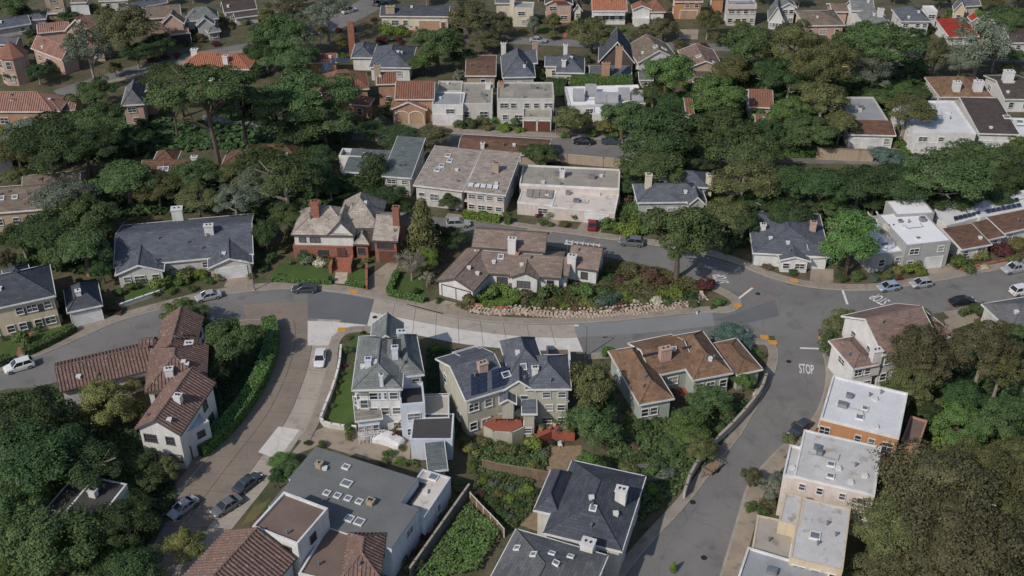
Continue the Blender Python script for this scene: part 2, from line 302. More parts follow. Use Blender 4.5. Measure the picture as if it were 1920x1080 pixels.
class Wing: pass
HOUSES = []
class House:
    def __init__(s, name, label, ref, cat='house', wall='white', roof='grey', trim='trim', group=None):
        s.name, s.label, s.ref, s.cat, s.wall, s.roofm, s.trim = name, label, ref, cat, wall, roof, trim
        s.wings = []; s.root = None; s.seed = random.Random(len(HOUSES)*13+5); HOUSES.append(s); s.group = group
    def wing(s, L, Rr, z, d, t='gx', r=2.0, wall=None, roof=None, base=0.0, oh=.4, win=1, doors=(), vents=None, rows=None, parapet=.28, side=1, muntin=True, ww=1.2, ridge=None):
        kd, kz = depth_fit((L[1]+Rr[1])/2); kz *= .88 if L[1] < 560 else 1.0; d, z, r, base = d*kd, z*kz, r*kz, base*kz
        W_ = Wing(); W_.t, W_.z, W_.r, W_.base, W_.oh = t, z+.004*len(s.wings), r, base, oh
        P0, P1 = at(L[0], L[1], z), at(Rr[0], Rr[1], z)
        a = Vector((P1.x-P0.x, P1.y-P0.y)); W_.W = a.length; W_.ux = a.normalized(); W_.uy = Vector((-W_.ux.y, W_.ux.x))
        o = Vector((P0.x, P0.y))
        if d < 0: o = o+W_.uy*d
        W_.o, W_.D = o, abs(d); W_.th = math.atan2(W_.ux.y, W_.ux.x)
        W_.wall = 'wall_'+(wall or s.wall); rm = roof or s.roofm
        W_.roofmat = ('flat_'+rm if t == 'flat' else rm if rm.startswith('tile_') else 'roof_'+rm)
        W_.win, W_.doors, W_.vents, W_.rows, W_.parapet, W_.side, W_.muntin, W_.ww, W_.ridge = win, doors, vents, rows, parapet, side, muntin, ww, ridge
        s.wings.append(W_)
        if s.root is None:
            c = o+W_.ux*W_.W/2+W_.uy*W_.D/2; s.root = empty(s.name, (c.x, c.y, 0)); tag(s.root, s.label, s.cat, s.group); s.O = Vector((c.x, c.y, 0))
        s._build(W_); return W_
    # local wing -> world
    @staticmethod
    def P(w_, x, y, z): p = w_.o+w_.ux*x+w_.uy*y; return Vector((p.x, p.y, z))
    @staticmethod
    def loc(w_, p): q = Vector((p[0], p[1]))-w_.o; return q.dot(w_.ux), q.dot(w_.uy)
    def zat(s, w_, x, y):
        W, D, z, r = w_.W, w_.D, w_.z, w_.r
        if w_.t == 'flat': return z
        if w_.t == 'shed': return z+r*y/D
        fy = 1-abs(y-D/2)/(D/2); fx = 1-abs(x-W/2)/(W/2)
        if w_.t == 'gx': return z+r*fy
        if w_.t == 'gy': return z+r*fx
        k = min(W, D)/2; return z+r*max(0, min(min(x, W-x)/k, min(y, D-y)/k))
    def covered(s, p, z, me):
        for w_ in s.wings:
            if w_ is me: continue
            x, y = s.loc(w_, p)
            if -.1 < x < w_.W+.1 and -.1 < y < w_.D+.1 and w_.base-.5 < z < w_.z+.3: return True
        return False
    def onroof(s, w_, px, py):
        z = w_.z+w_.r*.5
        for _ in range(14):
            p = at(px, py, z); x, y = s.loc(w_, p); x = min(max(x, 0), w_.W); y = min(max(y, 0), w_.D); z = z*.5+.5*s.zat(w_, x, y)
        p = at(px, py, z); return Vector((p.x, p.y, z))
    def _build(s, w_):
        P, W, D, z, r, oh, t = (lambda x, y, h: s.P(w_, x, y, h)), w_.W, w_.D, w_.z, w_.r, w_.oh, w_.t
        if t == 'flat': oh = w_.oh = 0.0
        b0 = w_.base-.05 if w_.base == 0 else w_.base
        x0, x1, y0, y1 = oh, W-oh, oh, D-oh; zt = lambda x, y: s.zat(w_, x, y)-.08
        m = MB()
        c = [(x0, y0), (x1, y0), (x1, y1), (x0, y1)]
        for i in range(4):
            (xa, ya), (xb, yb) = c[i], c[(i+1) % 4]; xm, ym = (xa+xb)/2, (ya+yb)/2
            pts = [P(xa, ya, b0), P(xb, yb, b0), P(xb, yb, zt(xb, yb))]
            if t in ('gx', 'gy') and abs(zt(xm, ym)-zt(xa, ya)) > .2: pts.append(P(xm, ym, zt(xm, ym)))
            pts.append(P(xa, ya, zt(xa, ya))); m.poly(pts)
        if w_.base > 0: m.poly([P(x, y, b0) for x, y in reversed(c)])
        wo = m.build('wall', w_.wall[0:], s.root, s.O); w_.wallo = wo
        # roof planes
        pl = []
        if t == 'gx':
            pl = [[(0, 0), (W, 0), (W, D/2), (0, D/2)], [(W, D), (0, D), (0, D/2), (W, D/2)]]; rid = [((0, D/2), (W, D/2))]
        elif t == 'gy':
            pl = [[(0, D), (0, 0), (W/2, 0), (W/2, D)], [(W, 0), (W, D), (W/2, D), (W/2, 0)]]; rid = [((W/2, 0), (W/2, D))]
        elif t == 'hip':
            k = min(W, D)/2
            if W >= D:
                A, B = (k, k), (W-k, k)
                pl = [[(0, 0), (W, 0), B, A], [(W, D), (0, D), A, B], [(0, D), (0, 0), A], [(W, 0), (W, D), B]]
            else:
                A, B = (k, k), (k, D-k)
                pl = [[(0, D), (0, 0), A, B], [(W, 0), (W, D), B, A], [(0, 0), (W, 0), A], [(W, D), (0, D), B]]
            if abs(W-D) < .3: pl = [[(0, 0), (W, 0), A], [(W, 0), (W, D), A], [(W, D), (0, D), A], [(0, D), (0, 0), A]]
            rid = [(A, B), ((0, 0), A), ((W, 0), B if W >= D else A), ((W, D), B), ((0, D), A if W >= D else B)]
        elif t == 'shed': pl = [[(0, 0), (W, 0), (W, D), (0, D)]]; rid = []
        rb = MB(); tb = MB(); tiles = w_.roofmat.startswith('tile_')
        if t == 'flat':
            q = [P(0, 0, z), P(W, 0, z), P(W, D, z), P(0, D, z)]; rb.poly(q)
            pz = w_.parapet
            if pz is None: pass
            elif pz > 0:
                tn = 'parapet'
                for (xa, ya, hx, hy) in ((W/2, .1, W/2, .1), (W/2, D-.1, W/2, .1), (.1, D/2, .1, D/2-.2), (W-.1, D/2, .1, D/2-.2)):
                    cc = w_.o+w_.ux*xa+w_.uy*ya; tb.box(cc, w_.ux, w_.uy, hx+.03, hy+(.03 if hy < .2 else -.03), z-.15, z+pz)
            else:
                for (xa, ya, hx, hy) in ((W/2, 0, W/2+.06, .06), (W/2, D, W/2+.06, .06), (0, D/2, .06, D/2-.06), (W, D/2, .06, D/2-.06)):
                    cc = w_.o+w_.ux*xa+w_.uy*ya; tb.box(cc, w_.ux, w_.uy, hx, hy, z-.3, z+.05)
        for poly in pl:
            pts = [P(x, y, s.zat(w_, min(max(x, 0), W), min(max(y, 0), D))) for x, y in poly]; rb.prism(pts, .16)
        ro = rb.build('roof', w_.roofmat, s.root, s.O); w_.roofo = ro
        if t == 'flat' and w_.parapet is None: pass
        elif t == 'flat':
            tb.build('parapet' if w_.parapet > 0 else 'fascia', 'trim' if w_.wall in ('wall_white', 'wall_orange', 'wall_blush') else (w_.wall if w_.parapet > 0 else s.trim), ro, s.O)
        else:
            for poly in pl:   # eave boards
                a, b = s.P(w_, *poly[0], 0), s.P(w_, *poly[1], 0)
                za, zb = s.zat(w_, *poly[0]), s.zat(w_, *poly[1]); d2 = (b-a); ln = d2.length
                if ln < .5: continue
                d2.normalize(); n2 = Vector((d2.y, -d2.x)); cc = (a+b)/2
                tb = MB(); tb.box((cc.x+n2.x*.05, cc.y+n2.y*.05), d2, n2, ln/2+.08, .06, za-.24, za+.04); tb.build('fascia', s.trim, ro, s.O)
            if t in ('gx', 'gy', 'shed'):   # barge boards on the gable ends
                segs = [((0, 0), (0, D/2)), ((0, D/2), (0, D)), ((W, 0), (W, D/2)), ((W, D/2), (W, D))] if t == 'gx' else [((0, 0), (W/2, 0)), ((W/2, 0), (W, 0)), ((0, D), (W/2, D)), ((W/2, D), (W, D))] if t == 'gy' else [((0, 0), (0, D)), ((W, 0), (W, D))]
                for a, b in segs:
                    pa, pb = P(*a, s.zat(w_, *a)), P(*b, s.zat(w_, *b)); dd = (pb-pa); h2 = Vector((dd.y, -dd.x, 0)).normalized()*.045; bb = MB()
                    up, dn = Vector((0, 0, .05)), Vector((0, 0, -.26))
                    for sg in (1, -1): bb.poly([pa+h2*sg+dn, pb+h2*sg+dn, pb+h2*sg+up, pa+h2*sg+up])
                    bb.poly([pa-h2+up, pa+h2+up, pb+h2+up, pb-h2+up])
                    bb.build('barge_board', s.trim, ro, s.O)
            rc = MB()
            for a, b in rid:
                pa, pb = P(*a, s.zat(w_, *a)+.03), P(*b, s.zat(w_, *b)+.03)
                if (pb-pa).length > .4: rc.tube([pa, pb], [.15, .15] if tiles else [.1, .1], 6)
            if rc.f: rc.build('ridge_cap', w_.roofmat, ro, s.O)
            if tiles:
                rb2 = MB(); sp = .5
                for poly in pl:
                    pts = [P(x, y, s.zat(w_, x, y)) for x, y in poly]; e = (pts[1]-pts[0]); le = e.length; e.normalize()
                    n = e.cross(pts[2]-pts[1]).normalized(); n = n if n.z > 0 else -n; f = n.cross(e)
                    if f.z < 0: f = -f
                    p2 = [((p-pts[0]).dot(e), (p-pts[0]).dot(f)) for p in pts]
                    k = int(le/sp)
                    for i in range(k):
                        u = (i+.5)*le/k; cv = clip_line(p2, u)
                        if not cv or cv[1]-cv[0] < .3: continue
                        jit = s.seed.uniform(-.02, .02); A = pts[0]+e*u+f*(cv[0]-.05); B = pts[0]+e*u+f*(cv[1]-.02); hw = e*.15; up = n*(.14+jit)
                        rb2.poly([A-hw, A-hw*.5+up, B-hw*.5+up, B-hw]); rb2.poly([A-hw*.5+up, A+hw*.5+up, B+hw*.5+up, B-hw*.5+up]); rb2.poly([A+hw*.5+up, A+hw, B+hw, B+hw*.5+up]); rb2.poly([A-hw, A+hw, A+hw*.5+up, A-hw*.5+up])
                tag(rb2.build('roof_tiles', w_.roofmat, ro, s.O), kind='stuff')
        nv = w_.vents if w_.vents is not None else (2 if W*D > 60 else 1 if W*D > 30 else 0)
        for k in range(nv):
            x, y = s.seed.uniform(.15, .85)*W, s.seed.uniform(.1, .45 if t != 'flat' else .9)*D; q = P(x, y, s.zat(w_, x, y))
            link('vent', VENT_PIPE if s.seed.random() < .65 else VENT_BOX, ro, q-s.O)
    def clutter(s, w_):
        """plant boxes and a conduit on a flat roof"""
        P = lambda x, y, z: s.P(w_, x, y, z)
        for k in range(s.seed.choice((1, 2))):
            x, y = s.seed.uniform(.2, .8)*w_.W, s.seed.uniform(.25, .8)*w_.D; a, b_ = s.seed.uniform(.35, .7), s.seed.uniform(.3, .5); q = P(x, y, 0); b = MB()
            b.box((q.x, q.y), w_.ux, w_.uy, a, b_, w_.z+.12, w_.z+s.seed.uniform(.5, .9)); b.box((q.x, q.y), w_.ux, w_.uy, a*.8, b_*.8, w_.z-.02, w_.z+.12); b.build('roof_unit', 'metalgrey', w_.roofo, s.O)
        x, y = s.seed.uniform(.1, .5)*w_.W, s.seed.uniform(.2, .8)*w_.D; b = MB(); b.tube([P(x, y, w_.z+.1), P(x+w_.W*.35, y, w_.z+.1), P(x+w_.W*.36, y+w_.D*.12, w_.z+.1)], [.06, .06, .06], 5); b.build('conduit', 'metalgrey', w_.roofo, s.O)
    def finish(s):
        for w_ in s.wings:
            if w_.t == 'flat' and w_.W*w_.D > 70 and w_.roofmat not in ('flat_green', 'flat_brown'): s.clutter(w_)
            if w_.base == 0 or w_.z-w_.base > 1.4: s._openings(w_)
    def _openings(s, w_):
        W, D, oh = w_.W, w_.D, w_.oh; top = w_.z-.3; hgt = top-w_.base
        fl = w_.rows or max(1, int(round(hgt/2.9)))
        used = []
        for dr in w_.doors:
            kind, u, wd, ht = dr[:4]; m_ = dr[4] if len(dr) > 4 else ('garagewhite' if kind == 'garage_door' else 'shutterbrown')
            x = oh+u*(W-2*oh); q = s.P(w_, x, oh-.01, w_.base); used.append((x-wd/2-.3, x+wd/2+.3, ht)); X, Y = w_.ux, w_.uy
            b = MB(); n = 5 if kind == 'garage_door' else 1
            for k in range(n):
                cc = Vector((q.x, q.y))-Y*.04; b.box(cc, X, Y, wd/2, .04, w_.base+ht*k/n+.02, w_.base+ht*(k+1)/n-.02)
            do = b.build(kind, m_, s.root, s.O)
            f = MB()
            for sg in (-1, 1): f.box(Vector((q.x, q.y))+X*sg*(wd/2+.08)-Y*.06, X, Y, .08, .06, w_.base, w_.base+ht)
            f.box(Vector((q.x, q.y))-Y*.06, X, Y, wd/2+.16, .065, w_.base+ht, w_.base+ht+.16); f.build('door_frame', s.trim, do, s.O)
        if not w_.win: return
        for face, ln, th in (('f', W, w_.th), ('r', D, w_.th+math.pi/2), ('l', D, w_.th-math.pi/2)):
            if face != 'f' and not w_.side: continue
            run = ln-2*oh; n = max(1, int(run/(3.6 if face == 'f' else 4.6)))
            if isinstance(w_.win, tuple) and face == 'f': n = w_.win[0]
            for k in range(fl):
                fh = hgt/fl; zc = w_.base+k*fh+fh*.36; ht = min(1.35, fh*.42)
                if ht < .45: ht = .45
                for i in range(n):
                    u = oh+run*(i+.5+s.seed.uniform(-.12, .12))/n
                    if s.seed.random() < (.15 if face == 'f' else .35): continue
                    wd = min(run/n*.7, w_.ww*.9*(1.6 if (i+k+len(HOUSES)) % 4 == 0 else 1.0))
                    if face == 'f':
                        if any(a < u+wd/2 and b > u-wd/2 and zc < h+w_.base for a, b, h in used): continue
                        q = s.P(w_, u, oh-.012, zc); out = -w_.uy
                    elif face == 'r': q = s.P(w_, W-oh+.012, u, zc); out = w_.ux
                    else: q = s.P(w_, oh-.012, u, zc); out = -w_.ux
                    if s.covered((q.x+out.x*.25, q.y+out.y*.25), zc+ht/2, w_): continue
                    if s.covered((q.x+out.x*.25+.5*wd*out.y, q.y+out.y*.25-.5*wd*out.x), zc+ht/2, w_): continue
                    fm, pm = window_meshes(wd, ht, s.trim, w_.muntin)
                    wo = link('window', fm, s.root, q-s.O, th); link('pane', pm, wo)
    def chimney(s, w_, px, py, wd=.9, dp=.9, h=1.8, m='wall_white', cap='trim'):
        q = s.onroof(w_, px, py); b = MB(); X, Y = w_.ux, w_.uy
        b.box(q, X, Y, wd/2, dp/2, q.z-2.5, q.z+h); b.box(q, X, Y, wd/2+.1, dp/2+.1, q.z+h, q.z+h+.15)
        n0 = len(b.f)
        for k in range(2 if wd > .8 else 1):
            c = Vector((q.x, q.y))+X*((k-.5)*wd*.4 if wd > .8 else 0); b.tube([(c.x, c.y, q.z+h+.1), (c.x, c.y, q.z+h+.38)], [.15, .12], 8)
        ch = b.build('chimney', m, w_.roofo, s.O); ch.data.materials.append(MATS['iron'])
        for f in list(ch.data.polygons)[n0:]: f.material_index = 1
        return ch
    def skylight(s, w_, px, py, wd=.9, ln=1.2):
        q = s.onroof(w_, px, py); f = skylight_mesh(wd, ln); x, y = s.loc(w_, q)
        o = link('skylight', f, w_.roofo, q-s.O); 
        gx = (s.zat(w_, min(x+.3, w_.W), y)-s.zat(w_, max(x-.3, 0), y))/.6; gy = (s.zat(w_, x, min(y+.3, w_.D))-s.zat(w_, x, max(y-.3, 0)))/.6
        n = Vector((-(w_.ux.x*gx+w_.uy.x*gy), -(w_.ux.y*gx+w_.uy.y*gy), 1)).normalized(); X = Vector((w_.ux.x, w_.ux.y, 0)); Y = n.cross(X).normalized(); X = Y.cross(n)
        o.rotation_euler = Matrix((X, Y, n)).transposed().to_euler()
        return o
    def panels(s, w_, quad, nx, ny, m='solar', name='solar_panel', lift=.16, gap=.06):
        c = [s.onroof(w_, *q)+Vector((0, 0, lift)) for q in quad]   # fl, fr, br, bl
        bil = lambda a, b: (c[0]*(1-a)+c[1]*a)*(1-b)+(c[3]*(1-a)+c[2]*a)*b
        for i in range(nx):
            for j in range(ny):
                ga, gb = gap/max(.5, (c[1]-c[0]).length/nx)/nx, gap/max(.5, (c[3]-c[0]).length/ny)/ny
                b = MB(); b.prism([bil(i/nx+ga, j/ny+gb), bil((i+1)/nx-ga, j/ny+gb), bil((i+1)/nx-ga, (j+1)/ny-gb), bil(i/nx+ga, (j+1)/ny-gb)], .06); b.build(name, m, w_.roofo, s.O)
    def part(s, name, mb, m, parent=None): return mb.build(name, m, parent or s.root, s.O)
# ---------------------------------------------------------------- ground, roads, pavements
def sheet(name, px, m, z=0.0, kind='structure', parent=None, sm=0, world=False):
    pts = px if world else wpts(px)
    pts = [Vector((p.x, p.y, 0)) for p in pts]
    bm = bmesh.new(); vsx = [bm.verts.new((p.x, p.y, z)) for p in pts]; f = bm.faces.new(vsx)
    f.normal_update()
    if f.normal.z < 0: f.normal_flip()
    bmesh.ops.triangulate(bm, faces=[f]); me = bpy.data.meshes.new(name); bm.to_mesh(me); bm.free(); me.materials.append(MATS[m])
    o = link(name, me, parent); tag(o, kind=kind) if parent is None else None
    return o
g = MB(); g.poly([(-1500, -300, 0), (1500, -300, 0), (1500, 3500, 0), (-1500, 3500, 0)]); tag(g.build('ground', 'soil'), kind='structure')

STRIPS = []
def onroad(p, extra=2.6):
    for L_, R_ in STRIPS:
        for a, b in zip(L_, R_):
            m_ = (a+b)/2
            if math.hypot(p[0]-m_.x, p[1]-m_.y) < (a-b).length/2+extra: return True
    return False
def road(name, left, right, m, z, n=40, slabs=None, slabm=None, sm=2):
    """strip between two pixel polylines running the same way; slabs = (number along, number across) become real slabs"""
    L_, R_ = resample(smooth(wpts(left), sm), n), resample(smooth(wpts(right), sm), n)
    STRIPS.append((L_, R_)); b = MB()
    for i in range(n-1): b.poly([(R_[i].x, R_[i].y, z), (R_[i+1].x, R_[i+1].y, z), (L_[i+1].x, L_[i+1].y, z), (L_[i].x, L_[i].y, z)])
    if (R_[1]-R_[0]).cross(L_[0]-R_[0]).z < 0: b.f = [tuple(reversed(f)) for f in b.f]
    o = tag(b.build(name, m), kind='structure')
    if slabs:
        na, nc = slabs; A, B = resample(smooth(wpts(left), sm), na*3+1), resample(smooth(wpts(right), sm), na*3+1)
        for i in range(na):
            for j in range(nc):
                t0, t1 = j/nc, (j+1)/nc; pts = []
                for k in range(4): pts.append(A[i*3+k].lerp(B[i*3+k], t0))
                for k in (3, 2, 1, 0): pts.append(A[i*3+k].lerp(B[i*3+k], t1))
                c = sum(pts, Vector())/len(pts); q = []
                for p in pts:
                    d = c-p; q.append(p+d.normalized()*.045)
                q = [Vector((p.x, p.y, z+.03)) for p in q]
                if (q[1]-q[0]).cross(q[-1]-q[0]).z < 0: q.reverse()
                mb = MB(); mb.prism(q, .028); mm = slabm(i, j) if callable(slabm) else slabm
                mb.build('slab', mm, o)
    return o, L_, R_
# the long street (left edge of the photograph to its right edge), the two side streets and the streets up the hill
A_up = [(-60, 722), (0, 698), (147, 637), (217, 603), (330, 573), (400, 556), (480, 545), (560, 541), (640, 549), (700, 560), (760, 572), (830, 590), (880, 600), (960, 608), (1050, 608), (1150, 603), (1250, 592), (1330, 584), (1400, 560), (1500, 540), (1640, 547), (1740, 531), (1850, 510), (1990, 485)]
A_lo = [(-60, 760), (0, 728), (60, 728), (110, 716), (180, 684), (270, 642), (360, 614), (440, 600), (520, 598), (600, 606), (665, 610), (700, 613), (775, 627), (870, 648), (960, 656), (1050, 660), (1130, 663), (1200, 657), (1310, 646), (1420, 634), (1540, 616), (1640, 604), (1780, 584), (1850, 571), (1990, 548)]
roadA, AL, AR = road('road', A_up, A_lo, 'asphalt', .012, n=90)
roadB, BL, BR = road('road', [(730, 398), (840, 409), (1000, 431), (1130, 449), (1210, 459), (1300, 474), (1370, 493), (1430, 515)], [(730, 421), (840, 432), (1000, 454), (1140, 482), (1225, 500), (1310, 524), (1372, 553), (1420, 585)], 'asphalt', .016)
roadC, CL, CR = road('road', [(1440, 590), (1452, 630), (1462, 665), (1450, 710), (1425, 755), (1392, 812), (1335, 885), (1282, 955), (1228, 1010), (1150, 1105)], [(1530, 585), (1533, 620), (1540, 650), (1549, 690), (1546, 735), (1522, 792), (1450, 850), (1400, 905), (1385, 960), (1340, 1110)], 'asphalt', .02)
def dm(i, j): return ['concretebrown', 'concretebeige', 'concretebrown'][(i*3+j*5) % 3]
roadD, DL, DR = road('road', [(505, 594), (520, 615), (524, 640), (515, 670), (497, 715), (468, 765), (428, 815), (385, 865), (345, 915), (312, 962), (262, 1030), (215, 1100)], [(640, 600), (626, 622), (617, 645), (612, 690), (600, 730), (585, 780), (560, 825), (530, 868), (500, 912), (465, 955), (405, 1030), (350, 1100)], 'joint', .006, slabs=(17, 3), slabm=dm)
roadE, EL, ER = road('road', [(380, 215), (560, 236), (660, 243), (740, 248), (860, 251), (1000, 256), (1165, 263), (1300, 272), (1460, 279), (1640, 286), (1740, 293), (1990, 310)], [(380, 238), (560, 257), (660, 262), (740, 268), (860, 277), (1000, 290), (1165, 302), (1300, 304), (1460, 306), (1640, 308), (1740, 312), (1990, 330)], 'asphalt', .016)
roadF, FL, FR = road('road', [(100, 170), (190, 141), (300, 110), (400, 92), (480, 78), (560, 55), (610, 33), (660, 10), (690, -10)], [(120, 190), (200, 157), (310, 122), (410, 102), (500, 86), (600, 68), (660, 45), (710, 18), (745, -5)], 'asphalt', .016)
roadG, GL, GR = road('road', [(790, 58), (900, 66), (1000, 72), (1150, 77), (1350, 82), (1560, 88), (1990, 105)], [(790, 70), (900, 78), (1000, 85), (1150, 90), (1350, 95), (1560, 102), (1990, 120)], 'asphalt', .018)
# concrete and resurfaced stretches of the long street
road('concrete_lane', [(702, 561), (760, 573), (830, 591), (880, 601), (960, 609), (1050, 609), (1076, 608)], [(695, 585), (760, 598), (830, 612), (880, 620), (960, 630), (1050, 634), (1083, 633)], 'joint', .018, slabs=(9, 1), slabm='concretebeige')
road('concrete_lane', [(695, 585), (760, 598), (830, 612), (880, 620), (960, 630), (1050, 634), (1083, 633)], [(688, 611), (775, 627), (870, 647), (960, 655), (1050, 659), (1094, 660)], 'joint', .019, slabs=(9, 1), slabm='concretewhite')
sheet('concrete_apron', [(577, 602), (620, 603), (690, 610), (640, 618), (622, 632), (616, 648), (577, 648)], 'concretewhite', .052)
sheet('road_patch', [(577, 571), (577, 600), (690, 609), (700, 575), (704, 563), (640, 551), (577, 545)], 'asphaltdark', .024)
sheet('road_patch', [(455, 572), (520, 567), (577, 566), (577, 600), (520, 598), (462, 598)], 'concretebrown', .024)
sheet('road_patch', [(1080, 633), (1200, 625), (1340, 611), (1335, 585), (1250, 594), (1150, 604), (1072, 608)], 'asphaltpale', .024)
sheet('road_patch', [(1335, 600), (1372, 590), (1452, 562), (1462, 592), (1400, 606)], 'asphaltdark', .026)
sheet('junction', [(1365, 556), (1425, 514), (1480, 534), (1540, 544), (1545, 600), (1470, 600), (1395, 592)], 'asphalt', .009)
sheet('road_patch', [(522, 800), (562, 806), (522, 862), (484, 848)], 'concretewhite', .044)

def strip(name, edge, width, m, z, h=.13, slab=1.9, outward=1, slabm=None):
    """raised pavement along a kerb line: kerb plus separate slabs"""
    e = edge; n = len(e); nor = []
    for i in range(n):
        d = (e[min(i+1, n-1)]-e[max(i-1, 0)]); d.z = 0; d.normalize(); nor.append(Vector((-d.y, d.x, 0))*outward)
    b = MB()
    for i in range(n-1):
        q = [e[i], e[i+1], e[i+1]+nor[i+1]*(width), e[i]+nor[i]*(width)]; q = [Vector((p.x, p.y, h-.02)) for p in q]
        if (q[1]-q[0]).cross(q[-1]-q[0]).z < 0: q.reverse()
        b.prism(q, h)
    o = tag(b.build(name, 'kerb'), kind='structure')
    tot = sum((e[i+1]-e[i]).length for i in range(n-1)); k = max(2, int(tot/slab))
    A = resample([Vector((p.x, p.y, 0)) for p in e], k*2+1); B = resample([Vector((e[i].x, e[i].y, 0))+nor[i]*width for i in range(n)], k*2+1)
    for i in range(k):
        q = [A[i*2].lerp(B[i*2], .12), A[i*2+1].lerp(B[i*2+1], .12), A[i*2+2].lerp(B[i*2+2], .12), B[i*2+2], B[i*2+1], B[i*2]]
        c = sum(q, Vector())/6; q = [p+(c-p).normalized()*.03 for p in q]; q = [Vector((p.x, p.y, h+.006+.004*R.random())) for p in q]
        if (q[1]-q[0]).cross(q[-1]-q[0]).z < 0: q.reverse()
        mb = MB(); mb.prism(q, .025); mb.build('paving_slab', m, o)
    return o
def pxline(px, sm=2, step=1.5): return densify(smooth(wpts(px), sm), step)
strip('pavement', pxline(A_up[:12]), 2.2, 'sidewalk', 0, outward=1)
strip('pavement', pxline([(762, 572), (830, 590), (880, 600), (960, 608), (1050, 608), (1150, 603), (1250, 592), (1330, 585), (1368, 588), (1391, 577), (1388, 561), (1372, 549), (1345, 537), (1300, 522), (1225, 501)]), 1.7, 'sidewalk', 0, outward=1)
strip('pavement', pxline([(1000, 430), (1130, 448), (1210, 458), (1300, 472), (1372, 491), (1420, 513), (1480, 533), (1540, 543), (1640, 547), (1740, 531), (1850, 510), (1990, 485)]), 2.0, 'sidewalk', 0, outward=1)
strip('pavement', pxline([(835, 408), (900, 416), (1000, 430)]), 1.6, 'sidewalk', 0, outward=1)
strip('pavement', pxline([(360, 615), (440, 601), (495, 598), (517, 610), (525, 635), (515, 670), (497, 715), (468, 765), (428, 815), (385, 865), (345, 915), (312, 962), (262, 1030), (215, 1100)]), 1.5, 'concretebrown', 0, outward=-1)
strip('pavement', pxline([(770, 627), (700, 613), (665, 611), (640, 618), (622, 632), (615, 652), (612, 690), (600, 730), (585, 780), (560, 825)]), 1.7, 'sidewalk', 0, outward=1)
strip('pavement', pxline([(1100, 663), (1200, 657), (1310, 646), (1420, 633), (1452, 640), (1462, 665), (1450, 710), (1425, 755), (1392, 812)]), 1.6, 'sidewalk', 0, outward=-1)
strip('pavement', pxline([(1392, 812), (1335, 885), (1282, 955), (1228, 1010), (1150, 1105)]), 1.6, 'sidewalk', 0, outward=-1)
strip('pavement', pxline([(1650, 603), (1560, 612), (1535, 628), (1540, 655), (1549, 690), (1546, 735), (1522, 792), (1450, 850)]), 1.6, 'sidewalk', 0, outward=1)
strip('pavement', pxline([(1450, 850), (1400, 905), (1385, 960), (1340, 1110)]), 2.6, 'drive', 0, outward=1)
strip('pavement', pxline([(1770, 586), (1850, 571), (1990, 548)]), 1.6, 'sidewalk', 0, outward=-1)
strip('pavement', pxline([(660, 243), (740, 248), (860, 251), (1000, 256), (1165, 263), (1300, 272), (1460, 279), (1640, 286), (1740, 293), (1990, 310)]), 2.2, 'sidewalk', 0, outward=1, slab=4)
strip('pavement', pxline([(190, 157), (310, 122), (410, 102), (500, 86)]), 2, 'sidewalk', 0, outward=-1, slab=4)
# driveways, paths, lawns, terraces
for q in [[(690, 520), (734, 487), (748, 492), (725, 550), (728, 566), (690, 553)], [(790, 572), (822, 560), (880, 574), (885, 595), (830, 585)], [(985, 432), (1030, 405), (1060, 408), (1030, 440)], [(1075, 440), (1085, 425), (1100, 405), (1130, 405), (1125, 448)], [(1518, 530), (1521, 500), (1563, 505), (1562, 541)], [(1740, 520), (1738, 497), (1775, 492), (1800, 512), (1760, 525)],
          [(135, 612), (190, 588), (214, 596), (160, 632)], [(420, 538), (428, 518), (474, 514), (474, 536)], [(575, 815), (610, 800), (770, 820), (768, 870), (690, 862), (600, 835), (540, 858)], [(740, 240), (740, 229), (797, 229), (800, 243)], [(812, 245), (812, 233), (868, 233), (870, 246)], [(1272, 73), (1274, 55), (1310, 55), (1308, 74)],
          [(1590, 283), (1590, 268), (1680, 270), (1680, 285)], [(1710, 288), (1712, 280), (1765, 282), (1765, 290)], [(1700, 130), (1706, 100), (1735, 104), (1738, 130)], [(335, 880), (348, 848), (372, 852), (360, 880)], [(1080, 70), (1085, 45), (1104, 45), (1104, 71)], [(1780, 620), (1770, 600), (1850, 572), (1870, 590)]]:
    sheet('driveway', q, 'drive', .02)
for q in [[(505, 523), (525, 493), (575, 497), (625, 505), (627, 530), (560, 528)], [(648, 531), (655, 512), (680, 502), (690, 520), (684, 538)], [(732, 552), (745, 515), (790, 520), (797, 565)], [(225, 572), (240, 545), (330, 520), (380, 522), (370, 530), (300, 550)], [(610, 795), (640, 700), (664, 690), (664, 790), (655, 805)], [(655, 635), (668, 625), (700, 624), (705, 650), (660, 655)],
          [(50, 660), (60, 630), (120, 605), (140, 620), (90, 645)], [(0, 675), (0, 640), (28, 635), (35, 668)], [(875, 405), (880, 395), (935, 398), (935, 412)], [(1720, 95), (1722, 90), (1740, 92), (1740, 102)], [(1140, 62), (1145, 52), (1180, 52), (1185, 62)], [(1005, 62), (1010, 50), (1035, 52), (1033, 64)],
          [(895, 560), (925, 530), (975, 545), (975, 575), (935, 580)], [(1420, 648), (1428, 660), (1424, 690), (1408, 672)]]:
    sheet('lawn', q, 'lawn', .016)
for q in [[(1780, 590), (1800, 580), (1838, 574), (1850, 590), (1800, 600)], [(452, 985), (475, 950), (500, 940), (510, 930), (480, 975)], [(440, 560), (480, 552), (560, 548), (600, 549), (560, 556)][:0]]:
    if q: sheet('lawn', q, 'drylawn', .016)
sheet('terrace', [(1260, 716), (1298, 708), (1302, 735), (1282, 757)], 'redtile', .03)
sheet('terrace', [(1030, 550), (1060, 545), (1075, 560), (1040, 568)], 'brickpave', .03)
sheet('terrace', [(1020, 900), (1035, 838), (1090, 835), (1092, 850), (1078, 900)], 'wood', .03)
